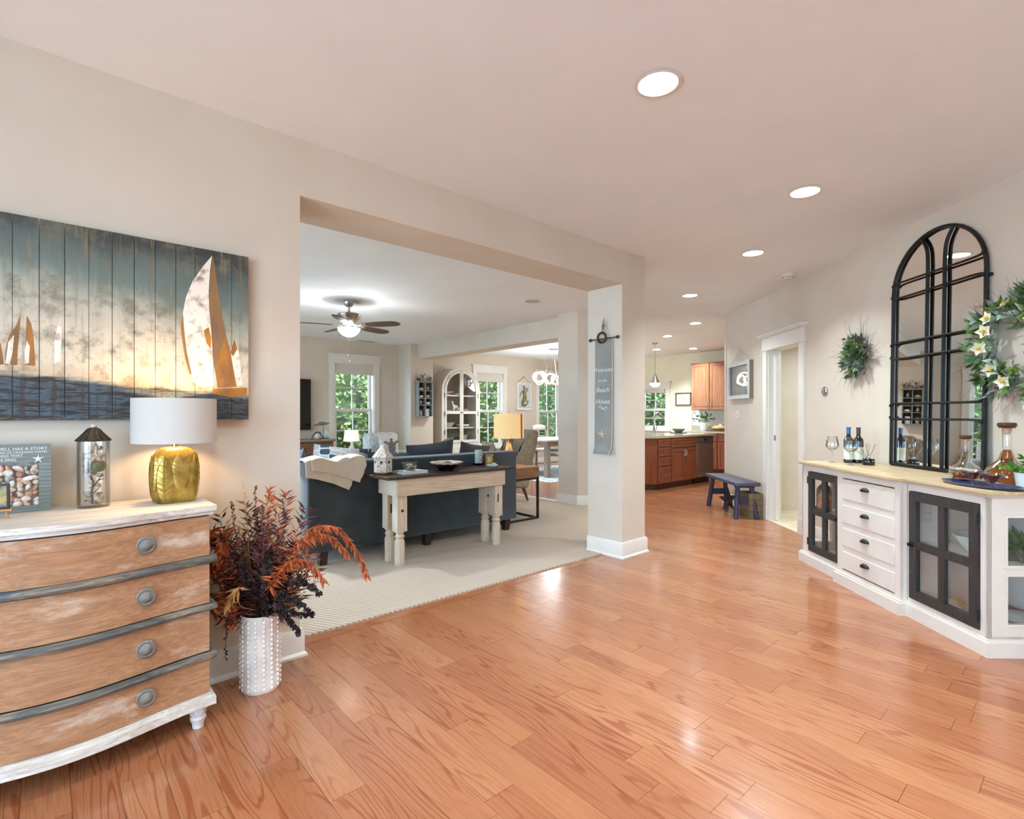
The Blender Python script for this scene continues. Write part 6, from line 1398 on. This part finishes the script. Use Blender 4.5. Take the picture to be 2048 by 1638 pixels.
# ---------------------------------------------------------------- on the buffet
def wine_glass(loc, lab):
    e = E('wine_glass', lab, 'glass', loc, 0, 'wine glasses on the buffet')
    bm = B(); lathe(bm, [(0, .003), (.034, .001), (.036, 0), (.012, .006), (.005, .012), (.004, .085), (.012, .097), (.03, .112), (.05, .132), (.051, .145), (.045, .185), (.036, .222), (.035, .222), (.0445, .184), (.0495, .145), (.047, .133), (.02, .109), (0, .102)], n=36); O('stemware', bm, clear, e); return e
p = onb(1664.5, 924.5); wine_glass(p, 'empty wine glass standing beside the wine bottles near the doorway'); p = onb(1701.6, 930); wine_glass(p, 'empty wine glass standing in front of the wine bottles')
dgl = mat('dark_green_bottle', C(20, 26, 18), C(30, 38, 26), scale=4, rough=.08, coat=.6); wlab = mat('wine_label', C(226, 226, 206), C(186, 184, 158), scale=20, lo=.5, hi=.75)
def wine_bottle(loc, lab, capm, h=.3):
    e = E('wine_bottle', lab, 'bottle', loc, PHI, 'wine bottles on the buffet'); r = .037
    bm = B(); lathe(bm, [(0, .006), (.03, 0), (r, .006), (r, .185), (.034, .2), (.018, .222), (.0145, .235), (.0145, .29), (.0165, .292), (.0165, h), (0, h)], n=28); O('glass', bm, dgl, e)
    bm = B(); lathe(bm, [(r + .0008, .03), (r + .0008, .135), (r + .0002, .135), (r + .0002, .03)], n=28); O('paper_label', bm, wlab, e); bm = B(); lathe(bm, [(.0155, .245), (.0155, .29), (.0175, .292), (.0175, h + .001), (0, h + .001)], n=20); O('capsule', bm, capm, e); return e
wine_bottle(onb(1697, 925.5), 'dark wine bottle with a bright blue capsule', mat('blue_foil', C(38, 110, 168), C(30, 92, 146), scale=10, rough=.3)); wine_bottle(onb(1717, 926), 'dark wine bottle with a black capsule', mat('black_foil', C(38, 28, 24), C(50, 38, 32), scale=10, rough=.3), .298)
df = E('reed_diffuser', 'black reed diffuser with dark sticks beside the wine bottles', 'diffuser', onb(1737, 930), 0)
bm = B(); lathe(bm, [(0, 0), (.041, 0), (.043, .003), (.043, .048), (.04, .052), (.02, .053), (0, .053)], n=28); O('pot', bm, mat('black_gloss', C(14, 14, 14), C(20, 20, 20), scale=5, rough=.12, coat=.4), df); bm = B(); lathe(bm, [(.018, .052), (.012, .06), (.012, .07), (0, .07)], n=14); O('neck', bm, chrome, df)
for k, (a, l) in enumerate(((.62, .13), (.2, .13), (-.1, .12), (-.45, .13), (.95, .13), (.05, .13))): d = (RV * -math.sin(a) + Vector((0, 0, math.cos(a)))).normalized(); bm = B(); cyl(bm, Vector((0, 0, .04)), Vector((0, 0, .05)) + d * l, .0016, n=5); O('reed', bm, MATS['black_gloss'], df)
ty = E('drinks_tray', 'shallow oval blue tray holding decanter and glasses', 'tray', onb(1962, 972), PHI)
bm = B(); lathe(bm, [(0, .004), (.15, .004), (.178, .008), (.19, .016), (.194, .016), (.182, .004), (.15, 0), (0, 0)], n=48, sx=1.25, sy=.58); O('tray_body', bm, mat('cobalt_tray', C(44, 66, 110), C(34, 52, 92), scale=6, rough=.2, coat=.5), ty)
def glass_solid(nm, tint): return glassm(nm, tint, .12)
whisky = NT('whisky'); whisky.set(rough=.05, trans=.85, ior=1.33); whisky.col(C(168, 82, 28)); MATS['whisky'] = whisky.m
cork = mat('cork', C(206, 168, 130), C(184, 142, 104), scale=50); wal2 = wood('walnut_stopper', C(70, 36, 26), C(88, 48, 34), C(102, 58, 42), axis=0, scale=4, rough=.3)
def decanter(loc, lab, R, h, neck, fill, fillneck=None):
    e = E('decanter', lab, 'decanter', loc, 0, 'decanters on the buffet')
    bm = B(); pr = [(0, 0), (R * .92, 0), (R, h * .06), (R, h * .16), (R * .8, h * .27), (R * .42, h * .36), (R * .34, h * .42), (neck, h * .55), (neck * .95, h * .8), (neck * 1.1, h * .86)]; lathe(bm, pr, n=32); O('glass', bm, clear, e)
    ins = [(0, .004), (R * .9, .004), (R * .97, h * .06), (R * .97, min(fill, h * .16))] + ([(R * .78, h * .27), (R * .4, h * .36), (R * .32, h * .42), (neck * .94, h * .55), (0, h * .55)] if fillneck else [(0, min(fill, h * .16))]); bm = B(); lathe(bm, ins, n=32); O('spirit', bm, whisky.m if not fillneck else fillneck, e)
    bm = B(); lathe(bm, [(0, h * .8), (neck * .92, h * .8), (neck * 1.0, h * .9), (0, h * .9)], n=16); st = O('cork', bm, cork, e); bm = B(); lathe(bm, [(0, h * .9), (neck * 1.7, h * .905), (neck * 2.1, h * .95), (neck * 1.9, h * .99), (0, h)], n=20); O('wooden_top', bm, wal2, st); return e
p = onb(1931, 962); p.z = BZ + .0165; decanter(p, 'small glass decanter of whisky with walnut stopper on the blue tray', .083, .265, .0155, .036)
rum = NT('amber_rum'); rum.set(rough=.05, trans=.8, ior=1.33); rum.col(C(190, 110, 34)); MATS['amber_rum'] = rum.m
p = onb(2014, 966); decanter(p, 'tall wide decanter of amber liquor behind the plant', .108, .36, .022, .06, rum.m)
def martini(loc, lab):
    e = E('martini_glass', lab, 'glass', loc, 0, 'stemless cocktail glasses on the tray'); bm = B(); lathe(bm, [(0, 0), (.03, 0), (.03, .004), (.012, .014), (.012, .018), (.055, .075), (.053, .075), (.01, .022), (0, .022)], n=32); O('glass', bm, clear, e)
    bm = B(); lathe(bm, [(0, .0225), (.0095, .0225), (.044, .064), (0, .064)], n=28); O('drink', bm, whisky.m, e); return e
p = onb(1944, 968); p.z = BZ + .005; martini(p, 'flared cocktail glass before the small decanter'); p = onb(1983, 976); p.z = BZ + .005; martini(p, 'flared cocktail glass beside the tall decanter')
p = onb(2058, 977); pp = E('potted_plant', 'small leafy green plant in ribbed white pot at the end of the buffet', 'plant', p + Vector((0, 0, 0)))
bm = B(); lathe(bm, [(0, 0), (.05, 0), (.062, .085), (.057, .085), (.05, .07), (0, .07)], n=40, fn=lambda a, z: 1 + .012 * math.cos(a * 20)); O('pot', bm, china, pp)
random.seed(31); lg1 = mat('bright_leaf', C(104, 150, 52), C(62, 112, 38), scale=30, rough=.5)
for j in range(14):
    bm = B(); a = random.uniform(0, 6.28); el = random.uniform(.25, 1.35); d = Vector((math.cos(a) * math.cos(el), math.sin(a) * math.cos(el), math.sin(el))); c = Vector((0, 0, .07)); pts = curve([c, c + d * .06, c + d * .13 + Vector((0, 0, -.015))], 8); tube(bm, pts, .0018, 4)
    for k in range(16): leaf(bm, random.choice(pts[3:]), Vector((random.gauss(0, 1), random.gauss(0, 1), random.gauss(.2, .7))), random.uniform(.022, .036), random.uniform(.016, .026), .15)
    O('sprig', bm, lg1, pp)

# ---------------------------------------------------------------- arched mirror leaning on the wall
s0m, s1m = at_t(1969, 700, -2.965)[0], at_t(1784, 700, -2.965)[0]; sm = (s0m + s1m) / 2; hw = (s1m - s0m) / 2
mir = RE('arched_mirror', 'tall black iron arched window mirror standing on the buffet', 'mirror', sm, -2.958, BZ)
mir.rotation_euler = (math.radians(.9), 0, PHI)
zsp, ris = 1.36, .38
def arch_pts(w_, r_, n=22): return [(w_ * math.cos(k * pi / n), zsp + r_ * math.sin(k * pi / n)) for k in range(n + 1)]
bm = B(); path = [(-hw, 0, .014)] + [(-hw, 0, zsp * k / 6) for k in range(1, 6)] + [(-x, 0, z) for x, z in arch_pts(hw, ris)] + [(hw, 0, zsp * k / 6) for k in range(5, 0, -1)] + [(hw, 0, .014)]
tube(bm, path, .014, 8); tube(bm, [(-hw, 0, .014), (hw, 0, .014)], .013, 8); O('iron_frame', bm, blackm, mir)
bm = B(); prism(bm, [(-hw + .008, .014), (hw - .008, .014)] + arch_pts(hw - .008, ris - .008), -.02, -.014, XZ()); mg_ = NT('mirror_silver'); mg_.set(rough=.0, metal=1); mg_.col((.92, .93, .93, 1)); O('mirror_glass', bm, mg_.m, mir, smooth=False)
bm = B(); prism(bm, [(-hw + .006, .014), (hw - .006, .014)] + arch_pts(hw - .006, ris - .006), -.024, -.02, XZ()); O('backing', bm, MATS['dark_hole'], mir)
for s_, px in ((1, 1849.5), (-1, 1883.5)):
    xs = at_t(px, 800, -2.955)[0] - sm; xt = xs + s_ * .07; zt = zsp + ris * math.sqrt(max(0, 1 - (xt / hw) ** 2)); bm = B()
    tube(bm, curve([(xs, .004, .02), (xs, .004, .7), (xs, .004, 1.3), (xs, .004, zt - .2), (xs + s_ * .015, .004, zt - .09), (xt, .004, zt)], 26), .0125, 8); O('upright_bar', bm, blackm, mir)
for k, zz in enumerate((1.435, 1.318, .965, .842, .49, .37)):
    up = .035 if k % 2 == 0 else -.0; w_ = hw if zz < zsp else hw * math.sqrt(1 - ((zz - zsp) / ris) ** 2); bm = B(); e_ = .02 if k % 2 == 0 else -.02
    tube(bm, curve([(-w_, .016, zz + e_ * 1.2), (-w_ + .05, .016, zz), (0, .016, zz), (w_ - .05, .016, zz), (w_, .016, zz - e_)], 20), .0085, 8); O('cross_bar', bm, blackm, mir)
bm = B(); sphere(bm, (-hw - .02, -.01, 1.3), .013); O('hook', bm, blackm, mir)

# ---------------------------------------------------------------- wreaths, thermostat, small wall things
twig = mat('grey_twig', C(92, 84, 76), C(128, 118, 106), scale=30, rough=.8)
def wreath(nm, lab, px, py, R, foliage, twigs, tw_len, leafL, mats, flowers=0, seed=1, off=.03, spread=(.55, 1.25)):
    random.seed(seed); s, z = at_t(px, py, TW); e = RE(nm, lab, 'wreath', s, TW + off, z)
    bm = B()
    for k in range(4): tube(bm, [((R + .015 * math.sin(q * 3 + k * 2)) * math.cos(q * pi / 16), .015 * math.sin(q * 5 + k), (R + .015 * math.sin(q * 3 + k * 2)) * math.sin(q * pi / 16)) for q in range(32)], .005, 5, closed=True)
    O('twig_ring', bm, twig, e)
    for k in range(twigs):
        a = random.uniform(0, 2 * pi); ln = tw_len * random.uniform(.4, 1.0); bm = B(); c0_ = Vector((R * math.cos(a), 0, R * math.sin(a))); ta = a + random.uniform(-.9, .9); d = Vector((math.cos(ta), 0, math.sin(ta))); pts = [c0_]
        for q in range(7): ta += random.gauss(0, .22); d = Vector((math.cos(ta), 0, math.sin(ta))); p = pts[-1] + d * ln / 7 + Vector((0, random.uniform(-.003, .008), 0)); p.y = max(p.y, -off + .004); pts.append(p)
        tube(bm, pts, [.0019 - .0002 * q for q in range(8)], 4); O('twig', bm, twig, e)
    for k in range(foliage):
        a = k / foliage * 2 * pi + random.uniform(-.2, .2); rr = R * random.uniform(*spread); c = Vector((rr * math.cos(a), random.uniform(0, .04), rr * math.sin(a))); bm = B(); ta = a + random.uniform(-1.3, 1.3)
        for q in range(8):
            d = Vector((math.cos(ta) + random.gauss(0, .6), random.uniform(.1, 1.2), math.sin(ta) + random.gauss(0, .6))); leaf(bm, c + Vector((random.gauss(0, .015), 0, random.gauss(0, .015))), d, leafL * random.uniform(.6, 1.2), leafL * .42, .15)
        O('leaf_sprig', bm, mats[k % len(mats)], e)
    for k in range(flowers):
        a = k * 2.4 + .6; rr = R * random.uniform(.75, 1.15); c = Vector((rr * math.cos(a), .07, rr * math.sin(a))); bm = B(); tl = Vector((random.gauss(0, .4), 1, random.gauss(0, .4))).normalized(); u, v = frame_axes(tl)
        for q in range(5): b_ = q * 2 * pi / 5; leaf(bm, c, (u * math.cos(b_) + v * math.sin(b_)) + tl * .35, .05, .04, .2, up=tl)
        fl = O('flower', bm, mat('cream_petal', C(240, 234, 206), C(230, 220, 178), scale=20, rough=.6), e); bm = B(); sphere(bm, c + tl * .012, .011, 8, 6); O('stamen', bm, mat('stamen_yellow', C(222, 186, 60), C(196, 150, 40), scale=20), fl)
    return e
gA = mat('wreath_green', C(70, 104, 44), C(44, 76, 32), scale=25, rough=.5); gB = mat('wreath_sage', C(132, 144, 122), C(104, 116, 98), scale=25, rough=.7); gC = mat('lavender_grey', C(118, 110, 112), C(92, 86, 88), scale=25, rough=.8); gD = mat('wreath_light', C(122, 148, 62), C(90, 122, 48), scale=25, rough=.5)
gE = mat('variegated', C(214, 220, 200), C(150, 172, 140), scale=30, rough=.6)
wreath('green_wreath', 'small round wreath of green leaves and wispy grey twigs', 1722, 710, .1, 64, 70, .34, .07, (gA, gB, gC, gD, gA, gC), seed=6, spread=(.2, 1.6))
wreath('flower_wreath', 'large twig wreath with white flowers beside the mirror', 2056, 690, .225, 100, 150, .26, .08, (gA, gB, gE, gD, gB), flowers=10, seed=8, off=.05, spread=(.55, 1.45))
s_, z_ = at_t(1651, 782, TW); th = RE('thermostat', 'small round silver thermostat below the green wreath', 'thermostat', s_, TW, z_)
bm = B(); lathe(bm, [(0, 0), (.04, 0), (.042, .012), (.036, .022), (.03, .024), (0, .024)], n=28); bmesh.ops.rotate(bm, verts=bm.verts, matrix=Matrix.Rotation(-pi / 2, 3, 'X')); O('body', bm, chrome, th); bm = B(); cyl(bm, (0, .024, 0), (0, .026, 0), .024, n=24); O('dial', bm, mat('dial_grey', C(150, 150, 148), C(120, 120, 118), scale=5, rough=.2, metal=.5), th)
# silver shadow-box picture
s0, z0 = at_t(1502, 796, TW + .03); s1, _ = at_t(1458, 795, TW + .03); _, z1 = at_t(1502, 719, TW + .03)
sp2 = RE('shadow_box_picture', 'whitewashed shadow box frame with pale seaside collage hanging on twine', 'picture', (s0 + s1) / 2, TW, z0); hw_ = (s1 - s0) / 2; hh = z1 - z0
O('box_frame', ringprism(B(), [(-hw_, 0), (hw_, 0), (hw_, hh), (-hw_, hh)], [(-hw_ + .05, .05), (hw_ - .05, .05), (hw_ - .05, hh - .05), (-hw_ + .05, hh - .05)], .002, .055, XZ()), wood('grey_limed', C(196, 192, 184), C(212, 209, 202), C(224, 221, 215), axis=0, scale=2), sp2)
bm = B(); box(bm, (-hw_ - .006, .0, .0), (-hw_, .05, hh)); O('dark_side', bm, driftw, sp2)
bm = B(); box(bm, (-hw_ + .05, .004, .05), (hw_ - .05, .012, hh - .05)); O('collage', bm, mat('silver_collage', C(214, 216, 212), C(150, 160, 160), scale=14, lo=.4, hi=.7, rough=.25, metal=.3), sp2); bm = B(); box(bm, (-hw_ + .05, .03, .05), (hw_ - .05, .033, hh - .05)); O('glass', bm, clear, sp2)
for k in range(14): bm = B(); R_ = (Ry(random.uniform(0, 6)) @ Rx(.3)).to_3x3(); shell_mesh(bm, (random.uniform(-hw_ + .1, hw_ - .1), .018, random.uniform(.09, hh - .12)), random.uniform(.03, .05), M=R_); O('seashell', bm, random.choice((shellA, china, shellB, shellG)), sp2)
bm = B()
for q in (-1, 1): tube(bm, [(q * hw_ * .9, .02, hh), (.02, .015, hh + .17)], .003, 4)
O('twine', bm, MATS['cream_thread'], sp2); bm = B(); star(bm, (.02, .03, hh + .18), .035, .012, .006); O('starfish', bm, shellA, sp2)
# smoke detector
p = at_z(1577, 549, CEIL); sd_ = E('smoke_detector', 'white round smoke detector on the hall ceiling', 'smoke detector', (p.x, p.y, CEIL)); bm = B(); lathe(bm, [(0, 0), (.068, 0), (.068, -.02), (.058, -.03), (.05, -.032), (.045, -.044), (0, -.046)], n=28); O('housing', bm, whitem, sd_); bm = B(); lathe(bm, [(.0585, -.0295), (.0505, -.0325), (.046, -.036), (.05, -.031)], n=28); O('vent_slot', bm, blackm, sd_)
# unseen downlight added to brighten the passage behind the doorway
p = R2W((dl0 + dl1) / 2, -3.9); downlight(p.x, p.y, 'round recessed ceiling lamp added to light the passage behind the doorway', watts=26)

# ---------------------------------------------------------------- bench, star, crate
bluew = wood('blue_worn_paint', C(62, 60, 78), C(80, 78, 96), C(104, 100, 114), axis=0, scale=1.4, rough=.5, bump=.3, wear=(C(48, 40, 46), .55, .75, 9))
blued = wood('blue_worn_leg', C(38, 37, 56), C(50, 49, 72), C(70, 66, 84), axis=2, scale=1.4, rough=.55, bump=.3, wear=(C(60, 42, 56), .52, .75, 9))
bn = RE('wooden_bench', 'low bench in worn blue paint against the wall', 'bench', 6.97, -2.765)
bm = B(); box(bm, (-.54, -.15, .405), (.54, .15, .45), .008, 2); O('seat_plank', bm, bluew, bn)
for s_ in (-.42, .42):
    bm = B(); box(bm, (s_ - .02, -.12, .375), (s_ + .02, .12, .408), .004); O('cleat', bm, blued, bn)
    for q in (-1, 1): bm = B(); cyl(bm, (s_ + (.05 if s_ > 0 else -.05), q * .125, .004), (s_, q * .085, .385), .034, .03, 8); O('leg', bm, blued, bn)
    bm = B(); box(bm, (s_ - .012 + (.02 if s_ > 0 else -.02), -.1, .17), (s_ + .012 + (.02 if s_ > 0 else -.02), .1, .25)); O('stretcher', bm, blued, bn)
stm = mat('dark_zinc', C(66, 62, 64), C(96, 88, 84), scale=14, rough=.45, metal=.6)
bst = RE('barn_star', 'dark metal barn star leaning under the bench', 'star', 6.95, -2.72, .16)
bm = B(); star(bm, (0, 0, 0), .17, .07, .045); bmesh.ops.rotate(bm, verts=bm.verts, matrix=Matrix.Rotation(math.radians(112), 3, 'Z')); O('star_body', bm, stm, bst, smooth=False)
cr = RE('wooden_crate', 'old brown wooden crate under the door end of the bench', 'crate', 6.64, -2.885)
crw = wood('old_crate', C(98, 82, 58), C(122, 104, 76), C(140, 122, 92), axis=2, scale=1.5, rough=.8, bump=.3)
for k in range(4): bm = B(); box(bm, (-.14, -.085, .012 + k * .075), (-.128, .085, .082 + k * .075)); O('slat', bm, crw, cr); bm = B(); box(bm, (.128, -.085, .012 + k * .075), (.14, .085, .082 + k * .075)); O('slat', bm, crw, cr); bm = B(); box(bm, (-.128, .073, .012 + k * .075), (.128, .085, .082 + k * .075)); O('slat', bm, crw, cr); bm = B(); box(bm, (-.128, -.085, .012 + k * .075), (.128, -.073, .082 + k * .075)); O('slat', bm, crw, cr)
bm = B(); box(bm, (-.14, -.085, 0), (.14, .085, .012)); O('bottom', bm, crw, cr)

# ================================================================ outdoors behind the windows
bm = B(); box(bm, (-2.9, -4.4, -1.2), (34, 34, -1.0)); S('ground', bm, mat('lawn', C(84, 104, 62), C(62, 84, 46), scale=.8, rough=.9), 'green lawn behind the house')
bm = B(); prism(bm, [(-14, -14), (20, -14), (20, -4.4), (-2.9, -4.4), (-2.9, 20), (-14, 20)], -.6, -.4); S('ground_bounce', bm, mat('bounce_concrete', C(226, 224, 220), C(212, 210, 205), scale=1.5, rough=.9), 'unseen paving before the house, made pale to bounce daylight indoors')  # unseen paving, kept pale so daylight bounces up to the ceiling
lfA = mat('tree_leaf_a', C(104, 116, 58), C(62, 78, 34), scale=2.5, rough=.6); lfB = mat('tree_leaf_b', C(126, 132, 66), C(80, 94, 44), scale=2.5, rough=.6); bark = mat('bark', C(92, 80, 66), C(64, 54, 44), scale=9, rough=.9)
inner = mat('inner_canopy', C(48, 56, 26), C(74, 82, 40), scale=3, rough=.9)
def tree(x, y, h, r, m, seed, lab):
    random.seed(seed); e = E('garden_tree', lab, 'tree', (x, y, -1.0), 0, 'trees behind the house')
    bm = B(); tube(bm, [(0, 0, 0), (.06, .05, h * .3), (0, .05, h * .6)], [.1, .08, .04], 8); O('trunk', bm, bark, e)
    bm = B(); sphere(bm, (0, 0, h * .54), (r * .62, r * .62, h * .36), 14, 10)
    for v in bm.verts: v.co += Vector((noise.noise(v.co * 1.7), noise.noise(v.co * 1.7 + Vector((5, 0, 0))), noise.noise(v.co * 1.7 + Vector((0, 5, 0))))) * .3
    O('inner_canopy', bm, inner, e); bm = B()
    for k in range(2400):
        a = random.uniform(0, 6.28); cz = random.uniform(-1, 1); q = random.uniform(.5, 1) ** .6; c = Vector((r * q * math.sqrt(1 - cz * cz) * math.cos(a), r * q * math.sqrt(1 - cz * cz) * math.sin(a), h * .54 + h * .46 * q * cz))
        leaf(bm, c, Vector((random.gauss(0, 1), random.gauss(0, 1), random.gauss(-.3, .7))), random.uniform(.1, .2), random.uniform(.05, .1), .12)
    O('foliage', bm, m, e, kind='stuff')
tl = ((3.3, 13.0, 4.4, 1.05, 'slim leafy tree straight behind the television window'), (5.6, 13.4, 4.8, 1.05, 'slim leafy tree behind the wall between television and hutch'), (8.0, 13.0, 4.4, 1.05, 'slim leafy tree near the house behind the hutch window'), (10.3, 13.4, 4.8, 1.05, 'slim leafy tree near the house behind the dining chairs'), (12.6, 13.2, 4.6, 1.05, 'slim leafy tree past the far end of the dining room'), (4.5, 16, 5.4, 1.1, 'taller tree farther back in the gap behind the television window'), (6.9, 16.3, 5.6, 1.1, 'taller tree farther back between the living and dining windows'), (9.2, 16, 5.4, 1.1, 'taller tree farther back behind the hutch window'), (11.6, 16.4, 5.6, 1.1, 'taller tree farther back behind the dining chairs'), (14.0, 16.2, 5.6, 1.1, 'taller tree farther back past the house corner'), (15.0, 8.0, 4.6, 1.1, 'slim leafy tree near the kitchen window'), (15.2, 10.5, 4.8, 1.1, 'slim leafy tree near the corner beyond the kitchen window'))
for k, (x, y, h, r, lab) in enumerate(tl): tree(x, y, h, r, (lfA, lfB)[k % 2], k + 50, lab)
def hedge(x0, x1, y0, y1, h, lab, seed):
    random.seed(seed); e = E('tall_hedge', lab, 'hedge', ((x0 + x1) / 2, (y0 + y1) / 2, -1.0)); cx, cy = (x0 + x1) / 2, (y0 + y1) / 2
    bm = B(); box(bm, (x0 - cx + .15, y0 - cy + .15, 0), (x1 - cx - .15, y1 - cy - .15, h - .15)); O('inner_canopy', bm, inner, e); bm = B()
    for k in range(7000):
        if x1 - x0 > y1 - y0: c = Vector((random.uniform(x0, x1) - cx, y0 - cy + random.uniform(0, .3), random.uniform(0, h)))
        else: c = Vector((x0 - cx + random.uniform(0, .3), random.uniform(y0, y1) - cy, random.uniform(0, h)))
        leaf(bm, c, Vector((random.gauss(0, 1), random.gauss(0, 1), random.gauss(-.3, .7))), random.uniform(.16, .3), random.uniform(.1, .18), .12)
    O('foliage', bm, lfA, e, kind='stuff')
hedge(-2, 17.4, 19, 20.4, 5.6, 'tall dark hedge closing the garden behind the dining room', 91); hedge(18, 19.4, 2, 18.5, 5.6, 'tall dark hedge closing the garden beside the kitchen', 92)
